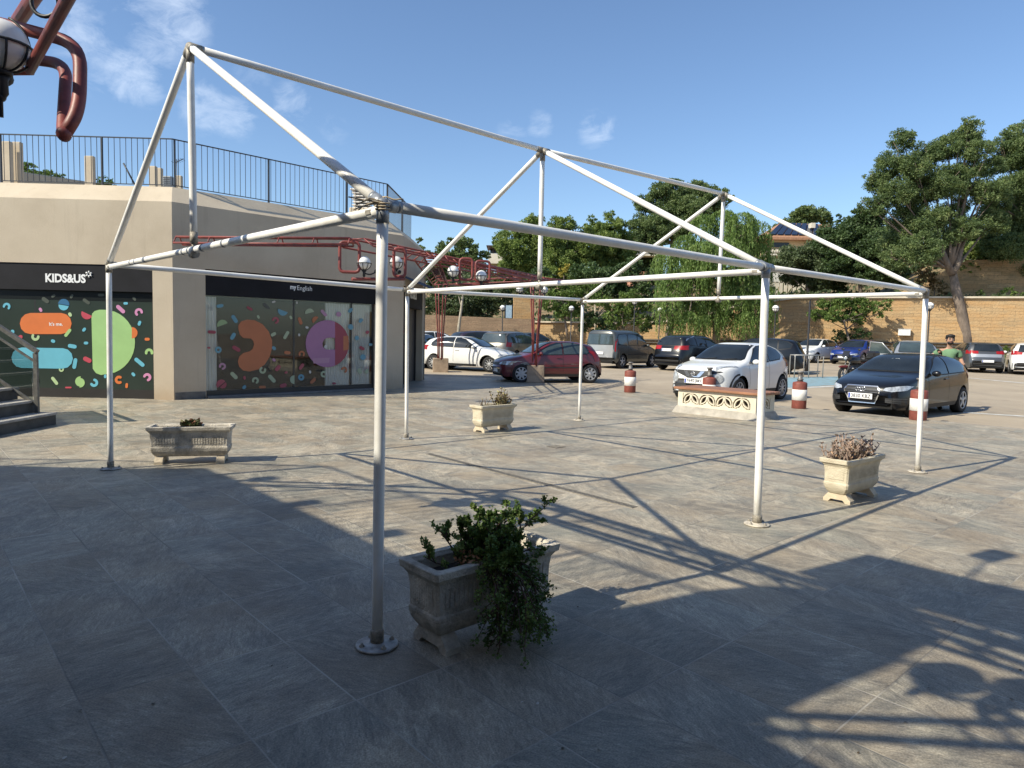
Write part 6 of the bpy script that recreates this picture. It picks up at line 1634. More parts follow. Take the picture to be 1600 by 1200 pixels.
class Car:
    def __init__(s, kind, name, label, pos, head, pm_, L=None, W=None, H=None, group='cars parked beyond the plaza', lod=0, rim='five', hubm=None, wb=None, glass=None, arch=False, mirrors=True):
        sp = SPEC[kind]; s.sp = sp; s.lod = lod
        s.fx = (L or sp['L']) / sp['L']; s.fy = (W or sp['W']) / sp['W']; s.fz = (H or sp['H']) / sp['H']
        s.L, s.W, s.H = sp['L'] * s.fx, sp['W'] * s.fy, sp['H'] * s.fz
        s.wb = (wb or sp['wb'] * s.fx); s.fo = sp['fo'] * s.fx; s.Rw = sp['R']
        s.e = empty(name, pos, label, 'car', group, head, local=True)
        s.glass = glass or cglass; s.pm = pm_
        s.top = pchip([(a * s.fx, b * s.fz) for a, b in sp['top']]); s.belt = pchip([(a * s.fx, b * s.fz) for a, b in sp['belt']]); s.wf = pchip([(a * s.fx, b) for a, b in sp['wf']])
        s.bot = pchip([(0, .30), (.12, .20), (s.L - .15, .24), (s.L, .36)])
        s.body(); s.wheels(rim, hubm); s.windows(); s.details(mirrors, arch)
    # local x forward with origin at wheelbase centre; xb = distance behind the nose
    def X(s, xb): return s.fo + s.wb / 2 - xb
    def body(s):
        L = s.L; N = 46 if s.lod else 92; xs = set()
        for i in range(N + 1):
            t = i / N; xs.add(round(L * (t - .045 * math.sin(4 * PI * t) * 0 - .14 * math.sin(2 * PI * t) / 2 * .9), 4))
        ar = s.Rw + .055
        for c in (s.fo, s.fo + s.wb):
            for k_ in range(13 if not s.lod else 7):
                a = PI * k_ / (12 if not s.lod else 6); xs.add(round(c + ar * math.cos(a), 4))
            xs.add(round(c - ar - .001, 4)); xs.add(round(c + ar + .001, 4))
        xs = sorted(x for x in xs if 0 <= x <= L); fl = [xs[0]]
        for x in xs[1:]:
            if x - fl[-1] > .0008: fl.append(x)
        xs = fl; nl, nu = 7, 9; ez = s.sp['e']; prof = [.93, .985, 1.0, 1.003, .995, .975, .955]
        rings = []
        for x in xs:
            zb = s.bot(x); w = s.W / 2 * s.wf(x); bl = s.belt(x); tp = max(s.top(x), bl + .02)
            zz = zb
            for c in (s.fo, s.fo + s.wb):
                if abs(x - c) <= ar: zz = max(zz, s.Rw + math.sqrt(max(0, ar * ar - (x - c) ** 2)))
            zz = min(zz, bl - .12)
            # plan bow: outer edges sit further back at the nose, further forward at the tail
            tn = max(0, 1 - x / (L * .42)); tt_ = max(0, 1 - (L - x) / (L * .30)); bow = .22 * tn - .14 * tt_
            half_ = []
            for i in range(nl):
                z = zz + (bl - zz) * i / (nl - 1); q = (z - zb) / max(.01, bl - zb) * (nl - 1); j = min(nl - 2, int(max(0, q))); f_ = max(0, q - j)
                half_.append((w * (prof[j] * (1 - f_) + prof[j + 1] * f_), z))
            yb = w * .955; h = tp - bl
            for i in range(1, nu + 1):
                th_ = PI / 2 * i / nu
                y = yb * max(0, math.cos(th_)) ** (ez + .15 * max(0, .25 - h)); z = h * math.sin(th_) ** (ez + .1)
                y *= 1 - s.sp['tum'] * z
                half_.append((max(0, y) if i < nu else 0., bl + z))
            rings.append([(s.X(x) - bow * (y / (s.W / 2)) ** 2, y, z) for y, z in half_])
        n = nl + nu; vs = []; fs = []
        for r_ in rings:
            vs += r_ + [(x, -y, z) for x, y, z in r_[:-1]]
        tot = 2 * n - 1
        def vid(i, k_, side): return i * tot + (k_ if (side == 0 or k_ == n - 1) else n + k_)
        for i in range(len(rings) - 1):
            for k_ in range(n - 1):
                fs.append((vid(i, k_, 0), vid(i + 1, k_, 0), vid(i + 1, k_ + 1, 0), vid(i, k_ + 1, 0)))
                fs.append((vid(i, k_ + 1, 1), vid(i + 1, k_ + 1, 1), vid(i + 1, k_, 1), vid(i, k_, 1)))
        for i, rev in ((0, True), (len(rings) - 1, False)):
            for k_ in range(n - 1):
                q = (vid(i, k_, 0), vid(i, k_ + 1, 0), vid(i, k_ + 1, 1), vid(i, k_, 1))
                if k_ == n - 2: q = (vid(i, k_, 0), vid(i, n - 1, 0), vid(i, k_, 1))
                fs.append(q if not rev else q[::-1])
        s.bvh = BVHTree.FromPolygons([Vector(v) for v in vs], fs)
        m_ = MB(); m_.add(vs, fs, True); b = m_.build('body', s.pm, s.e); s.bodyo = b
        u_ = MB(); hw__ = s.W / 2 * .78
        u_.box((s.X(L / 2), 0, .27), (L - .5, hw__ * 2, .1)); u_.box((s.X(s.fo + s.wb / 2), 0, .29), (s.wb - 2 * ar, s.W * .93, .12))
        u_.box((s.X(.35), 0, .33), (.45, s.W * .72, .22)); u_.box((s.X(L - .3), 0, .36), (.4, s.W * .78, .2))
        for c in (s.fo, s.fo + s.wb):
            for sg in (-1, 1):
                k_ = 10; y0, y1 = sg * (s.W / 2 * .955), sg * (s.W / 2 - .36)
                pts0 = [(s.X(c) + (ar - .004) * math.cos(PI * i / k_), y0, s.Rw + (ar - .004) * math.sin(PI * i / k_)) for i in range(k_ + 1)]
                pts0 = [(pts0[0][0], y0, .2)] + pts0 + [(pts0[-1][0], y0, .2)]
                pts1 = [(x, y1, z) for x, y, z in pts0]; o_ = len(pts0)
                u_.add(pts0 + pts1, [(i, i + 1, o_ + i + 1, o_ + i) for i in range(o_ - 1)] + [tuple(range(o_, 2 * o_))])
        u_.build('underbody', under, s.e)
    def wheels(s, rim, hubm):
        for c in (s.fo, s.fo + s.wb):
            for sg in (-1, 1):
                Cw = Vector((s.X(c), sg * (s.W / 2 - .115), s.Rw)); w = .105; Rr = s.Rw; ri = Rr * .68
                t_ = MB(); t_.lathe([(ri, -w), (Rr - .02, -w), (Rr, -w + .025), (Rr, w - .025), (Rr - .02, w), (ri, w), (ri - .015, w - .04)], Cw, 28, 'Y', cap=False); 
                hub = empty('wheel', (0, 0, 0), None, None, local=True); hub.parent = s.e; hub.matrix_basis = Matrix.Identity(4); del hub['_local']; hub['_local'] = 1
                t_.build('tyre', rubber, hub)
                r_ = MB(); yo = sg * (w - .012)
                r_.lathe([(ri, -.01), (ri, .012), (ri * .93, .012), (ri * .91, -.005)], Cw + Vector((0, yo, 0)), 26, 'Y', cap=False)
                r_.mat(1).lathe([(ri * .92, -.004), (ri * .92, .0)], Cw + Vector((0, yo - sg * .02, 0)), 20, 'Y'); r_.mat(0)
                ns = {'five': 5, 'ten': 10, 'seven': 7, 'cover': 8}[rim]
                for k_ in range(ns):
                    a = 2 * PI * k_ / ns + .3; ww = {'five': .042, 'ten': .018, 'seven': .03, 'cover': .05}[rim]
                    d = Vector((math.cos(a), 0, math.sin(a))); p = Vector((-math.sin(a), 0, math.cos(a)))
                    q0_, q1_ = Cw + Vector((0, yo, 0)) + d * .03, Cw + Vector((0, yo, 0)) + d * ri * .95
                    yv = Vector((0, sg * .012, 0))
                    r_.hexa([q0_ - p * ww * .8 - yv, q0_ + p * ww * .8 - yv, q1_ + p * ww * .55 - yv, q1_ - p * ww * .55 - yv, q0_ - p * ww * .8 + yv, q0_ + p * ww * .8 + yv, q1_ + p * ww * .55 + yv * .4, q1_ - p * ww * .55 + yv * .4])
                r_.lathe([(.055, -.014), (.055, .014), (.04, .018)] if sg > 0 else [(.04, -.018), (.055, -.014), (.055, .014)], Cw + Vector((0, yo, 0)), 12, 'Y')
                r_.build('rim', [hubm or alloy, under], hub)
    def project(s, poly, axis, eps=.006, step=.09, side=1):
        "polygon -> surface-hugging mesh. axis 'side': (xb,z); 'front'/'rear': (y,z); 'top': (xb,y)"
        pts, fs = clipgrid(poly, step); vs = []
        for a, b in pts:
            if axis == 'side': o_, d = Vector((s.X(a), side * 3, b)), Vector((0, -side, 0))
            elif axis == 'front': o_, d = Vector((5, a, b)), Vector((-1, 0, 0))
            elif axis == 'rear': o_, d = Vector((-5, a, b)), Vector((1, 0, 0))
            else: o_, d = Vector((s.X(a), b, 5)), Vector((0, 0, -1))
            h, n, _, _ = s.bvh.ray_cast(o_, d)
            if h is None: vs.append(None); continue
            if n.dot(d) > 0: n = -n
            vs.append(h + n * eps)
        good = [f for f in fs if all(vs[i] is not None for i in f)]
        out = []
        for f in good:
            P = [vs[i] for i in f]; nn = (P[1] - P[0]).cross(P[2] - P[0])
            dirv = {'side': Vector((0, side, 0)), 'front': Vector((1, 0, 0)), 'rear': Vector((-1, 0, 0)), 'top': Vector((0, 0, 1))}[axis]
            out.append(tuple(f) if nn.dot(dirv) >= 0 else tuple(f)[::-1])
        return [v if v is not None else Vector((0, 0, .5)) for v in vs], out
    def decal(s, name, polys, axis, mat, eps=.008, step=.07, sides=(1,), label=None, smooth=True, parent=None):
        m_ = MB()
        for sd in sides:
            for poly in polys:
                v, f = s.project(poly, axis, eps, step, sd); used = sorted({i for q in f for i in q}); mp = {a: b for b, a in enumerate(used)}
                m_.add([v[i] for i in used], [tuple(mp[i] for i in q) for q in f], smooth)
        if not m_.f: return None
        o = m_.build(name, mat, parent or s.e)
        if label: o['label'] = label
        return o
    def sc(s, poly): return [(a * s.fx, b * s.fz) for a, b in poly]
    def scf(s, poly): return [(a * s.fy, b * s.fz) for a, b in poly]
    def grow(s, poly, g):
        cx = sum(p[0] for p in poly) / len(poly); cy = sum(p[1] for p in poly) / len(poly)
        return [(x + g * (1 if x > cx else -1), y + g * (1 if y > cy else -1)) for x, y in poly]
    def windows(s):
        sp = s.sp
        for sd in (1, -1):
            s.decal('window_seal', [s.grow(s.sc(p), .022) for p in sp['side']], 'side', seal, .005, .07, (sd,))
            for p in sp['side']: s.decal('side_window', [s.sc(p)], 'side', s.glass, .011, .07, (sd,))
        ws = s.scf(sp['ws']); full = ws + [(-a, b) for a, b in ws[::-1]]
        s.decal('window_seal', [s.grow(full, .02)], 'front', seal, .005, .05); s.decal('windscreen', [full], 'front', s.glass, .011, .05)
        rg_ = s.scf(sp['rg']); full = rg_ + [(-a, b) for a, b in rg_[::-1]]
        s.decal('window_seal', [s.grow(full, .02)], 'rear', seal, .005, .05); s.decal('rear_window', [full], 'rear', s.glass, .011, .05)
    def plate(s, front, z, txt=None, y0=0.):
        o_, d = (Vector((5, y0, z)), Vector((-1, 0, 0))) if front else (Vector((-5, y0, z)), Vector((1, 0, 0)))
        sg = 1 if front else -1; hs = [s.bvh.ray_cast(o_ + Vector((0, a, b)), d)[0] for a in (-.2, 0, .2) for b in (-.05, 0, .05)]
        x = (max if front else min)(h_.x for h_ in hs if h_ is not None) + sg * .02
        m_ = MB(); m_.box((x, y0, z), (.012, .54, .125), bev=.004)
        p = m_.build('number_plate', platew, s.e)
        m_ = MB(); m_.box((x + sg * .0075, y0 - sg * .236, z), (.003, .042, .106)); m_.build('plate_band', plateb, p)
        if txt:
            X_ = Vector((0, 1, 0)) if front else Vector((0, -1, 0))
            text(txt, ptxt, frame_mtx(Vector((x + sg * .009, y0, z)) - X_ * .195 + Vector((0, 0, -.042)), X_, (0, 0, 1)), width=.435, height=.084, parent=p, name='plate_lettering', bold=.012)
        return p
    def details(s, mirrors, arch):
        W, L = s.W, s.L
        bz = s.belt(s.fo + s.wb * .5)
        if mirrors:
            for sg in (-1, 1):
                xb = s.sp['side'][0][0][0] * s.fx + .16; z = s.belt(xb) + .07
                m_ = MB(); m_.sphere((s.X(xb), sg * (W / 2 + .055), z), 1, 12, 8, (.065, .10, .07)); m_.mat(1).box((s.X(xb) - .002, sg * (W / 2 - .04), z - .04), (.06, .10, .03))
                m_.build('mirror', [s.pm, plast], s.e)
        if s.lod < 2:
            for sd in (1, -1):
                segs = []
                for p in s.sp['side'][:2]:
                    xe = max(a for a, b in p) * s.fx + .035
                    if xe < s.fo + s.wb - .2: segs.append([(xe - .005, .28), (xe + .005, .28), (xe + .005, bz), (xe - .005, bz)])
                xe = s.sp['side'][0][0][0] * s.fx - .02; segs.append([(xe - .005, .42), (xe + .005, .42), (xe + .005, bz - .04), (xe - .005, bz - .04)])
                s.decal('door_seam', segs, 'side', seal, .0025, .12, (sd,))
                for p in s.sp['side'][:2]:
                    xe = max(a for a, b in p) * s.fx - .12
                    if xe > L - 1.0: continue
                    z = bz - .10; h, n, _, _ = s.bvh.ray_cast(Vector((s.X(xe), sd * 3, z)), Vector((0, -sd, 0)))
                    if h is not None: m_ = MB(); m_.box((h.x, h.y + sd * .014, z), (.19, .026, .03), bev=.008); m_.build('door_handle', s.pm, s.e)
            s.decal('bonnet_seam', [[(s.top_x(1.0) - .006, -.62), (s.top_x(1.0) + .006, -.62), (s.top_x(1.0) + .006, .62), (s.top_x(1.0) - .006, .62)]], 'top', seal, .0025, .12)
            m_ = MB(); m_.tube([(s.X(L - .75), 0, s.top(L - .75) - .01), (s.X(L - .55), 0, s.top(L - .75) + .12)], .007, 5); m_.build('aerial', seal, s.e)
        for sd in (1, -1): s.decal('sill_trim', [[(s.fo + s.Rw + .08, .205), (s.fo + s.wb - s.Rw - .08, .225), (s.fo + s.wb - s.Rw - .08, .31 if not arch else .36), (s.fo + s.Rw + .08, .30 if not arch else .36)]], 'side', plast, .006, .2, (sd,))
        if arch:
            for sd in (1, -1):
                for c in (s.fo, s.fo + s.wb):
                    r0, r1 = s.Rw + .055, s.Rw + .105; k_ = 12
                    m_ = MB()
                    for i in range(k_):
                        a0, a1 = PI * i / k_, PI * (i + 1) / k_
                        poly = [(c + r0 * math.cos(a0), s.Rw + r0 * math.sin(a0)), (c + r1 * math.cos(a0), s.Rw + r1 * math.sin(a0)), (c + r1 * math.cos(a1), s.Rw + r1 * math.sin(a1)), (c + r0 * math.cos(a1), s.Rw + r0 * math.sin(a1))]
                        v, f = s.project(poly, 'side', .006, .2, sd)
                        if f: m_.add(v, f)
                    if m_.f: m_.build('wheel_arch', plast, s.e)
    def top_x(s, f_): return s.sp['side'][0][0][0] * s.fx - .26
    def front(s, style='plain', lamp=None):
        z = s.fz
        if style == 'plain':
            for sg in (1, -1): s.decal('headlight', [[(sg * .44, .62 * z), (sg * .50, .70 * z), (sg * .78, .74 * z), (sg * .82, .66 * z), (sg * .74, .60 * z)]], 'front', lampg, .012, .08)
            s.decal('grille', [[(-.42, .60 * z), (.42, .60 * z), (.40, .68 * z), (-.40, .68 * z)]], 'front', plast, .008, .1)
            s.decal('lower_grille', [[(-.55, .30), (.55, .30), (.50, .44), (-.50, .44)]], 'front', plast, .008, .1)
    def rear(s, zl=.9, zh=.14, plate=True, yi=.45, z_pl=.62, bump=True):
        for sg in (1, -1): s.decal('taillight', [[(sg * yi, zl), (sg * yi, zl + zh), (sg * (s.W / 2 * .9), zl + zh * 1.2), (sg * (s.W / 2 * .93), zl - .02)]], 'rear', lampr, .010, .07)
        if bump: s.decal('bumper', [[(-.72, .30), (.72, .30), (.74, .50), (-.74, .50)]], 'rear', plast, .008, .12)
        if plate: s.plate(False, z_pl)

def place(x, y, Y):
    "ground point under pixel column x at depth Y"
    g = at(x, y, Y); return Vector((g.x, g.y, zg(Y) - .02))

# white crossover (near right)
def heading(v): return math.atan2(v[1], v[0])
c_ = Vector((6.13, 19.25, -.07)); JH = R(224.5)
j = Car('cross', 'crossover_car', 'white crossover with bulging wings and round headlights facing the plaza', c_, JH, PW, L=4.08, H=1.59, rim='ten', arch=True, group='cars parked beyond the plaza')
for sg in (1, -1):
    k_ = 18; s_r = .118
    j.decal('headlight', [[(sg * .60 + s_r * math.cos(2 * PI * i / k_), .655 + s_r * math.sin(2 * PI * i / k_)) for i in range(k_)]], 'front', lampg, .014, .06)
    j.decal('lamp_ring', [[(sg * .60 + (s_r + .016) * math.cos(2 * PI * i / k_), .655 + (s_r + .016) * math.sin(2 * PI * i / k_)) for i in range(k_)]], 'front', PS, .009, .06)
    j.decal('indicator', [[(.12, sg * .55), (.62, sg * .78), (.80, sg * .83), (.50, sg * .66), (.26, sg * .50)]], 'top', lampg, .012, .06)
    j.decal('fog_lamp', [[(sg * .62 + .05 * math.cos(2 * PI * i / 10), .41 + .05 * math.sin(2 * PI * i / 10)) for i in range(10)]], 'front', lampg, .016, .06)
j.decal('grille', [[(-.70, .83), (-.28, .70), (-.17, .655), (.17, .655), (.28, .70), (.70, .83), (.66, .85), (-.66, .85)]], 'front', plast, .008, .07)
for sg in (1, -1): j.decal('chrome_bar', [[(sg * .30, .83), (sg * .19, .83), (sg * .10, .72), (sg * .14, .68), (sg * .19, .695)]], 'front', chrome, .016, .05)
j.decal('chrome_bar', [[(-.14, .68), (.14, .68), (.11, .705), (-.11, .705)]], 'front', chrome, .016, .05)
j.decal('lower_grille', [[(-.74, .28), (.74, .28), (.70, .46), (.56, .50), (-.56, .50), (-.70, .46)]], 'front', plast, .010, .08)
j.plate(True, .575, '7645 JMY')
h, n_, _, _ = j.bvh.ray_cast(Vector((5, 0, .765)), Vector((-1, 0, 0)))
m_ = MB(); q = h + Vector((.025, 0, 0)); m_.tube([q + Vector((0, .052 * math.cos(t), .045 * math.sin(t))) for t in (i * PI / 10 for i in range(20))], .010, 6, closed=True); m_.box(q + Vector((.004, 0, 0)), (.012, .14, .024)); m_.build('emblem', chrome, j.e)
m_ = MB(); m_.tube([h + Vector((-.0, -.12, .0)), h + Vector((-.0, .12, 0))], .004, 4)
j.rear(.95, .2)
# wiper lines on the glass
m_ = MB()
for y in (-.1, .45):
    p = []
    for k_ in range(5):
        yy = y + .10 * k_ * 1.0; zz_ = 1.115 + .01 * k_; hh, nn_, _, _ = j.bvh.ray_cast(Vector((5, yy - .3, zz_)), Vector((-1, 0, 0))); p.append(hh + nn_ * .02)
    m_.tube(p, .006, 5)
m_.build('wiper', seal, j.e)

# black hatchback (near right)
f1, r2 = gp(1313, 643, -.07), gp(1494, 644.5, -.07)
ang = math.atan2((r2 - f1).y, (r2 - f1).x) - math.atan2(2.6, 1.54); b_ = Vector((-math.sin(ang), math.cos(ang), 0)); c_ = (f1 + r2) / 2 + b_ * .12; AH = math.atan2(-b_.y, -b_.x)
a = Car('hatch', 'hatchback_car', 'black hatchback facing the plaza with a wide chrome edged grille', c_, AH, PB, L=4.31, W=1.785, H=1.43, wb=2.60, rim='five')
hexo = [(-.40, .60), (-.33, .705), (.33, .705), (.40, .60), (.29, .31), (-.29, .31)]
a.decal('grille_frame', [hexo], 'front', chrome, .014, .07)
hexi = [(-.375, .60), (-.315, .685), (.315, .685), (.375, .60), (.272, .335), (-.272, .335)]
a.decal('grille', [hexi], 'front', plast, .020, .07)
bl_ = []
for k_ in range(7):
    z = .355 + k_ * .05; w = .262 + (z - .31) * .36; w = min(w, .36); bl_.append([(-w, z), (w, z), (w, z + .012), (-w, z + .012)])
a.decal('grille_bars', bl_, 'front', M('grille_bar', (.12, .12, .125), .3, metal=.6), .030, .1)
a.plate(True, .475, '3830 KBZ')
h, n_, _, _ = a.bvh.ray_cast(Vector((5, 0, .63)), Vector((-1, 0, 0)))
m_ = MB()
for k_ in range(4):
    q = h + Vector((.034 - .003 * (k_ % 2), -.078 + .052 * k_, 0)); m_.tube([q + Vector((0, .036 * math.cos(t), .036 * math.sin(t))) for t in (i * PI / 9 for i in range(18))], .006, 6, closed=True)
m_.build('emblem', chrome, a.e)
for sg in (1, -1):
    a.decal('headlight', [[(sg * .45, .62), (sg * .48, .675), (sg * .78, .735), (sg * .84, .72), (sg * .80, .63), (sg * .60, .595)]], 'front', lampg, .012, .06)
    a.decal('intake', [[(sg * .50, .36), (sg * .82, .33), (sg * .82, .47), (sg * .50, .45)]], 'front', plast, .007, .08)
    a.decal('intake_bar', [[(sg * .50, .40), (sg * .82, .385), (sg * .82, .395), (sg * .50, .41)], [(sg * .50, .44), (sg * .82, .44), (sg * .82, .45), (sg * .50, .45)]], 'front', M('grille_bar', (0, 0, 0)), .016, .1)
a.decal('splitter', [[(-.62, .245), (.62, .245), (.60, .262), (-.60, .262)]], 'front', chrome, .012, .1)
a.decal('sticker', [[(-.10 + .05 * math.cos(2 * PI * i / 12), 1.27 + .022 * math.sin(2 * PI * i / 12)) for i in range(12)], [(.02 + .07 * math.cos(2 * PI * i / 12), 1.275 + .024 * math.sin(2 * PI * i / 12)) for i in range(12)]], 'front', M('vinyl_white', (0, 0, 0)), .010, .1)
a.rear(.86, .14)
def carA(kind, name, label, x, Y, hd, pm_, **kw):
    "hd: heading in degrees (direction the bonnet points), measured from +x"
    return Car(kind, name, label, place(x, 560, Y), R(hd), pm_, **kw)
# red hatchback, facing left
c = carA('hatch', 'hatchback_car', 'dark red five door hatchback behind the red columns', 858, 24.2, 196, PR, L=3.8, W=1.64, H=1.42, wb=2.47, rim='cover', hubm=hubc, glass=cglass2)
c.front(); c.plate(True, .40); c.rear(.75, .3, yi=.62)
c.decal('side_trim', [[(.9, .50), (3.0, .52), (3.0, .555), (.9, .535)]], 'side', plast, .006, .2, (1, -1))
# white hatchback side on
c = carA('hatch', 'hatchback_car', 'white hatchback seen side on between the shop corner and the red car', 734, 29.3, -22, PW, L=4.24, W=1.78, H=1.42, wb=2.58, rim='ten')
c.front(); c.rear(.85, .15)
c = carA('hatch', 'hatchback_car', 'white car mostly hidden beside the shop corner', 655, 31.5, 75, PW, H=1.46, lod=1, rim='ten'); c.rear(.85, .15)
c = carA('hatch', 'hatchback_car', 'white car roof showing behind the white hatchback, by the shop corner', 683, 38, 20, PW, H=1.5, lod=1, mirrors=False)
c.front()
c = carA('suv', 'suv_car', 'dark purple car parked behind the white hatchback', 757, 39.5, 150 - 180 + 60, PP, H=1.55, L=4.3, lod=1); c.rear(.95, .16)
c = carA('hatch', 'hatchback_car', 'silver car roof beyond the dark purple car', 775, 46, 25, PS, H=1.5, lod=1, mirrors=False)
c = carA('wagon', 'estate_car', 'grey brown people carrier seen from behind, left of the red columns', 803, 35.5, 60, PBr, H=1.62, L=4.5, lod=0, rim='seven', glass=cglass2); c.rear(.86, .30, yi=.74, z_pl=.86, bump=True)
c = carA('hatch', 'hatchback_car', 'dark car just visible behind the red columns', 832, 43, 40, PG_, H=1.5, lod=1)
c = carA('van', 'van_car', 'grey high roofed van seen from behind, in the middle distance', 972, 34.2, 48, PG_, H=1.80, rim='five', glass=cglass2, group='cars parked beyond the plaza')
c.e['category'] = 'van'; c.rear(.80, .52, yi=.80, z_pl=.70)
c.decal('tailgate', [[(-.72, .50), (.72, .50), (.72, 1.08), (-.72, 1.08)]], 'rear', PS, .007, .12, label='silver grey rear doors')
c.decal('side_moulding', [[(.95, .62), (3.1, .62), (3.1, .68), (.95, .68)]], 'side', plast, .007, .2, (1, -1))
c = carA('suv', 'suv_car', 'black SUV with chrome window line between the grey van and the white crossover', 1084, 33.2, 42, PB, H=1.66, L=4.5, rim='five'); c.rear(.98, .15, yi=.35, z_pl=.95)
c.decal('chrome_line', [[(3.2, 1.60), (3.9, 1.46), (4.0, 1.38), (3.97, 1.36), (3.85, 1.44), (3.2, 1.575)]], 'side', chrome, .009, .2, (1, -1))
c = carA('suv', 'suv_car', 'black SUV partly hidden behind the white crossover', 1180, 32.5, 152, PB, H=1.6, L=4.4); c.front()
c = carA('hatch', 'hatchback_car', 'small white hatchback facing left beside the tall dark post', 1272, 44.5, 218, PW, L=3.95, W=1.74, H=1.50, wb=2.56, rim='five'); c.front(); c.plate(True, .42)
c.decal('lower_grille', [[(-.5, .30), (.5, .30), (.42, .56), (-.42, .56)]], 'front', plast, .012, .1)
c = carA('suv', 'suv_car', 'bright blue car behind the black motorcycle', 1338, 43.2, 222, PBl, L=4.4, H=1.52); c.front(); c.plate(True, .45)
c = carA('suv', 'estate_car', 'silver car with its front door open, behind the black hatchback', 1428, 30.5, 247, PS, H=1.66, L=4.4, glass=cglass2)
c.front()
d_ = MB(); fr_ = MB()
# open door swung out from the right front hinge
hx_ = c.X(1.42 * c.fx); w_ = c.W / 2
for m__, z0_, z1_ in ((fr_, .35, 1.06),):
    m__.hexa([(hx_, -w_, z0_), (hx_ - .62, -w_ - .85, z0_), (hx_ - .66, -w_ - .82, z0_), (hx_ - .04, -w_, z0_), (hx_, -w_, z1_), (hx_ - .62, -w_ - .85, z1_), (hx_ - .66, -w_ - .82, z1_), (hx_ - .04, -w_, z1_)])
fr_.tube([(hx_ - .05, -w_, 1.06), (hx_ - .30, -w_ - .38, 1.52), (hx_ - .62, -w_ - .82, 1.56), (hx_ - .64, -w_ - .84, 1.06)], .025, 6)
dd_ = fr_.build('open_door', PS, c.e)
d_.add([(hx_ - .04, -w_ - .02, 1.06), (hx_ - .29, -w_ - .36, 1.50), (hx_ - .61, -w_ - .80, 1.54), (hx_ - .62, -w_ - .82, 1.06)], [(0, 1, 2, 3)]); d_.build('door_window', cglass2, dd_)
c = carA('suv', 'suv_car', 'grey hatchback seen from behind under the tall pine', 1536, 37.5, 73, PS, H=1.60, L=4.4, rim='ten', pm_=None) if False else carA('suv', 'suv_car', 'silver grey car seen from behind under the tall pine', 1522, 37.8, 72, paint('mid_grey', (.10, .104, .108), .5), H=1.60, L=4.4, rim='ten')
c.rear(.98, .14, yi=.40, z_pl=.60); c.decal('tailgate_band', [[(-.62, .80), (.62, .80), (.66, .96), (-.66, .96)]], 'rear', PS, .008, .12)
c = carA('suv', 'suv_car', 'white SUV cut off by the right edge of the view', 1607, 36.5, 58, PW, H=1.62, L=4.4, rim='ten'); c.rear(1.0, .17, yi=.42, z_pl=.66)
c.decal('lower_bumper', [[(-.8, .34), (.8, .34), (.8, .56), (-.8, .56)]], 'rear', plast, .012, .12)

# ------------------------------------------------------------------ motorcycle
def moto():
    Y = 27.; g = place(1340, 575, Y); e = empty('motorcycle', g, 'black motorcycle parked behind the black hatchback', 'motorcycle', None, R(205), local=True)
    for x in (-.72, .72):
        hub = empty('wheel', (0, 0, 0), None, None, local=True); hub.parent = e
        t_ = MB(); t_.tube([(x + .27 * math.cos(q), 0, .32 + .27 * math.sin(q)) for q in (i * PI / 12 for i in range(24))], .055, 8, closed=True); t_.build('tyre', rubber, hub)
        t_ = MB(); t_.lathe([(.04, -.05), (.04, .05)], (x, 0, .32), 10, 'Y')
        for k_ in range(6): q = k_ * PI / 3; t_.tube([(x, 0, .32), (x + .22 * math.cos(q), 0, .32 + .22 * math.sin(q))], .014, 5)
        t_.build('rim', alloy, hub)
    bk_ = M('moto_black', (.015, .014, .015), .35, coat=.5); rd_ = M('moto_red', (.12, .012, .012), .4)
    m_ = MB(); m_.sphere((.18, 0, .86), 1, 14, 9, (.32, .16, .15)); m_.build('tank', bk_, e)
    m_ = MB(); m_.box((-.30, 0, .86), (.62, .27, .10), bev=.04); m_.box((-.62, 0, .95), (.2, .22, .08), bev=.03, ry=-.3); m_.build('seat', M('moto_seat', (.012, .012, .012), .8), e)
    m_ = MB(); m_.box((.05, 0, .48), (.5, .3, .36), bev=.06); m_.box((.1, 0, .66), (.7, .1, .08)); m_.tube([(-.72, .08, .32), (-.1, .08, .42)], .03, 6); m_.tube([(-.72, -.08, .32), (-.1, -.08, .42)], .03, 6)
    m_.build('engine', M('moto_engine', (.05, .05, .05), .5, metal=.6), e)
    m_ = MB(); m_.tube([(.2, -.14, .34), (-.3, -.16, .30), (-.85, -.18, .44)], .045, 8); m_.build('exhaust', chrome, e)
    m_ = MB()
    for y in (-.09, .09): m_.tube([(.72, y, .32), (.48, y, 1.02)], .026, 7)
    m_.tube([(.40, -.38, 1.12), (.47, -.2, 1.08), (.5, 0, 1.05), (.47, .2, 1.08), (.40, .38, 1.12)], .015, 6); m_.build('fork', M('moto_fork', (.1, .1, .1), .4, metal=.6), e)
    m_ = MB(); m_.sphere((.60, 0, .98), 1, 12, 8, (.12, .17, .14)); m_.box((.68, 0, 1.12), (.03, .3, .26), bev=.01, ry=-.4); m_.build('fairing', bk_, e)
    m_ = MB(); m_.sphere((.70, 0, .96), 1, 10, 6, (.04, .09, .07)); m_.build('headlight', lampg, e)
    for y in (-.36, .36): m_ = MB(); m_.tube([(.42, y * .9, 1.12), (.42, y, 1.25)], .008, 5); m_.sphere((.42, y, 1.29), 1, 8, 6, (.02, .07, .045)); m_.build('mirror', bk_, e)
    m_ = MB(); m_.box((-.52, 0, .80), (.5, .28, .16), bev=.05); m_.sphere((.72, 0, .62), 1, 12, 6, (.34, .09, .06)); m_.build('mudguard', rd_, e)
    m_ = MB(); m_.box((-.98, 0, .62), (.015, .2, .16), ry=.25); m_.build('number_plate', platew, e)
    m_ = MB(); m_.box((-.84, 0, 1.08), (.38, .4, .32), bev=.07); m_.build('top_box', bk_, e)
moto()

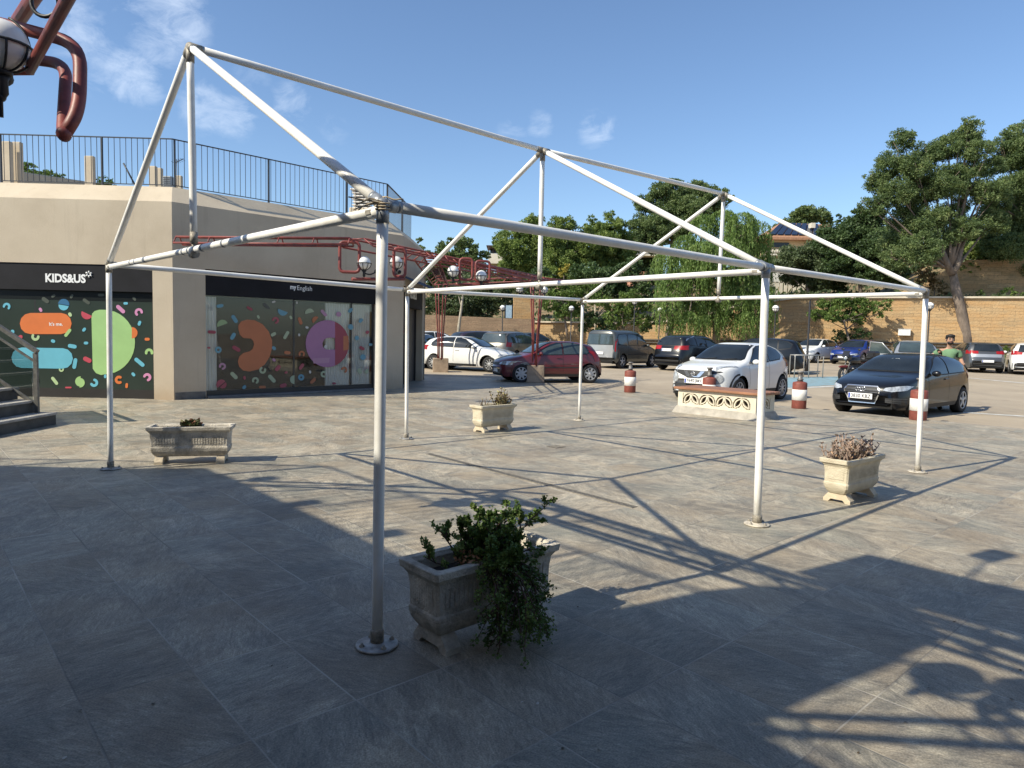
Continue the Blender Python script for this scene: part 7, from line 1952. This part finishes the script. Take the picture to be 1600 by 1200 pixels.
# ------------------------------------------------------------------ the person
def skin(name, nodes, edges, mat, parent, lv=2, M4=None):
    "nodes: list of ((x,y,z), radius or (rx, ry)); edges list of index pairs; root = 0"
    me = bpy.data.meshes.new(name); me.from_pydata([n[0] for n in nodes], edges, []); me.materials.append(mat)
    o = bpy.data.objects.new(name, me); COL.objects.link(o)
    a = o.modifiers.new('skin', 'SKIN'); a.use_smooth_shade = True; a.branch_smoothing = .6
    for i, n in enumerate(nodes):
        r_ = n[1] if hasattr(n[1], '__len__') else (n[1], n[1]); me.skin_vertices[0].data[i].radius = r_
        me.skin_vertices[0].data[i].use_root = (i == 0)
    b = o.modifiers.new('sub', 'SUBSURF'); b.levels = lv; b.render_levels = lv
    bpy.context.view_layer.update(); dg = bpy.context.evaluated_depsgraph_get()
    m2 = bpy.data.meshes.new_from_object(o.evaluated_get(dg)); m2.materials.clear(); m2.materials.append(mat)
    bpy.data.objects.remove(o)
    r_ = MB(); r_.v = [tuple(v.co) for v in m2.vertices]; r_.f = [tuple(p.vertices) for p in m2.polygons]; r_.m = [0] * len(r_.f); r_.sm = [True] * len(r_.f)
    return r_.build(name, mat, parent)
def person():
    Y = 17.7; g = place(1481, 575, Y); g.z = -.07
    e = empty('person', g, 'man with dark hair and beard in a green t-shirt standing behind the black hatchback', 'person', None, R(250), local=True)
    e.scale = (1.06, 1.06, 1.06)
    # local frame: +x is the way he faces (towards the viewer), y to his left; height 1.80
    sk = M('skin', (.42, .24, .16), .55, var=.06, scale=9); gn = M('green_shirt', (.13, .235, .125), .85, var=.1, scale=6, bump=.2); tr_ = M('dark_trousers', (.03, .035, .045), .85); hr = M('dark_hair', (.012, .009, .008), .7, var=.2, scale=40)
    N_ = [((0, 0, .96), (.13, .10)), ((.0, 0, 1.12), (.12, .095)), ((.0, 0, 1.30), (.13, .095)), ((-.01, 0, 1.42), (.10, .065)), ((.02, 0, 1.50), .055), ((.045, 0, 1.57), .056), ((.055, 0, 1.65), (.082, .092)), ((.05, 0, 1.73), (.082, .092)), ((.05, 0, 1.785), (.05, .06)),
          ((.0, .19, 1.42), .062), ((-.03, .27, 1.20), .048), ((.16, .27, 1.10), .040), ((.24, .25, 1.12), .030),      # his left arm, out to the side over the roof
          ((.0, -.19, 1.42), .062), ((.03, -.38, 1.26), .048), ((.26, -.34, 1.20), .040), ((.34, -.32, 1.19), .030),      # right arm bent, hand in front
          ((0, .10, .88), .095), ((.03, .11, .50), .062), ((0, .12, .10), .045), ((.10, .13, .045), .04), ((.18, .13, .035), .03),
          ((0, -.10, .88), .095), ((.04, -.11, .50), .062), ((0, -.12, .10), .045), ((.10, -.13, .045), .04), ((.18, -.13, .035), .03)]
    E_ = [(0, 1), (1, 2), (2, 3), (3, 4), (4, 5), (5, 6), (6, 7), (7, 8), (3, 9), (9, 10), (10, 11), (11, 12), (3, 13), (13, 14), (14, 15), (15, 16), (0, 17), (17, 18), (18, 19), (19, 20), (20, 21), (0, 22), (22, 23), (23, 24), (24, 25), (25, 26)]
    def hand(wi, dirx, thumb):
        w0 = Vector(N_[wi][0]); d = Vector(dirx).normalized(); s = d.cross(Vector((0, 0, 1))).normalized()
        p = len(N_); N_.append((tuple(w0 + d * .045), (.034, .020))); E_.append((wi, p)); N_.append((tuple(w0 + d * .085), (.036, .016))); E_.append((p, p + 1))
        for k_ in range(4):
            o_ = s * (k_ - 1.5) * .021; Lf = (.058, .072, .068, .050)[k_]; i = len(N_)
            N_.append((tuple(w0 + d * .10 + o_), .0095)); N_.append((tuple(w0 + d * (.10 + Lf * .55) + o_ + Vector((0, 0, -.012))), .0085)); N_.append((tuple(w0 + d * (.10 + Lf) + o_ + Vector((0, 0, -.032))), .007))
            E_.extend([(p + 1, i), (i, i + 1), (i + 1, i + 2)])
        i = len(N_); N_.append((tuple(w0 + d * .05 + s * thumb * .035), .011)); N_.append((tuple(w0 + d * .085 + s * thumb * .052 + Vector((0, 0, -.01))), .009)); E_.extend([(p, i), (i, i + 1)])
    hand(12, (.9, -.3, .05), -1); hand(16, (.9, .1, -.15), 1)
    bd = skin('body', N_, E_, sk, e)
    # face
    f_ = MB(); hc = Vector((.055, 0, 1.67))
    f_.sphere(hc + Vector((.095, 0, -.008)), 1, 8, 6, (.022, .014, .026)); f_.build('nose', sk, bd)
    f_ = MB()
    for y in (-.032, .032): f_.sphere(hc + Vector((.082, y, .025)), 1, 8, 6, (.012, .016, .008))
    f_.build('eyes', M('eye', (.25, .22, .2), .3), bd)
    f_ = MB()
    for y in (-.034, .034): f_.sphere(hc + Vector((.088, y, .047)), 1, 8, 5, (.010, .026, .006))
    f_.build('eyebrows', hr, bd)
    f_ = MB(); f_.sphere(hc + Vector((.092, 0, -.045)), 1, 8, 5, (.010, .026, .007)); f_.build('mouth', M('lips', (.33, .13, .10), .5), bd)
    f_ = MB()
    for y in (-.088, .088): f_.sphere(hc + Vector((-.01, y, .005)), 1, 8, 6, (.02, .012, .032))
    f_.build('ears', sk, bd)
    f_ = MB(); f_.sphere(hc + Vector((-.030, 0, .045)), 1, 18, 12, (.098, .098, .105)); f_.sphere(hc + Vector((.025, 0, .10)), 1, 14, 8, (.075, .080, .050))
    for i in range(26):
        a_ = random.uniform(-2.2, 2.2); f_.sphere(hc + Vector((-.01 + .08 * math.cos(a_), .08 * math.sin(a_), .095 + random.uniform(-.02, .03))), random.uniform(.016, .028), 7, 5)
    f_.build('hair', hr, e)
    f_ = MB(); f_.sphere(hc + Vector((.040, 0, -.062)), 1, 14, 9, (.056, .068, .046)); f_.build('beard', hr, e)
    SN = [((0, 0, .92), (.175, .135)), ((.0, 0, 1.12), (.17, .135)), ((.012, 0, 1.30), (.20, .155)), ((.008, 0, 1.42), (.19, .135)), ((.015, 0, 1.49), .085), ((.0, .19, 1.42), .088), ((-.02, .245, 1.25), .078), ((.0, -.19, 1.42), .088), ((.02, -.32, 1.30), .080)]
    skin('shirt', SN, [(0, 1), (1, 2), (2, 3), (3, 4), (3, 5), (5, 6), (3, 7), (7, 8)], gn, e)
    TN_ = [((0, 0, .97), (.155, .118)), ((0, .10, .86), .108), ((.03, .11, .50), .078), ((0, .12, .12), .065), ((0, -.10, .86), .108), ((.04, -.11, .50), .078), ((0, -.12, .12), .065)]
    skin('trousers', TN_, [(0, 1), (1, 2), (2, 3), (0, 4), (4, 5), (5, 6)], tr_, e)
    for y in (.13, -.13): m_ = MB(); m_.sphere((.07, y, .045), 1, 12, 7, (.145, .052, .05)); m_.build('shoe', M('shoe', (.05, .05, .05), .6), e)
person()

# ------------------------------------------------------------------ small litter on the tiles
lt = MB()
for i in range(55):
    x, y = random.uniform(0, 1600), random.uniform(660, 1190); P = gp(x, y)
    a_ = random.uniform(0, PI); s_ = random.uniform(.004, .009); lt.mat(random.choice((0, 0, 1)))
    lt.add([P + Vector((s_ * math.cos(a_ + q), s_ * math.sin(a_ + q), .003 + (q > 3) * .004)) for q in (0, 1.2, 2.6, 3.9, 5.)], [(0, 1, 2, 3, 4)])
o = lt.build('litter', [M('litter_dark', (.06, .045, .03), .9), M('litter_pale', (.5, .47, .42), .9)]); setp(o, 'tiny dry leaves and grit scattered over the tiles', 'litter', kind='stuff')
for o in S.objects:
    if '_local' in o: del o['_local']
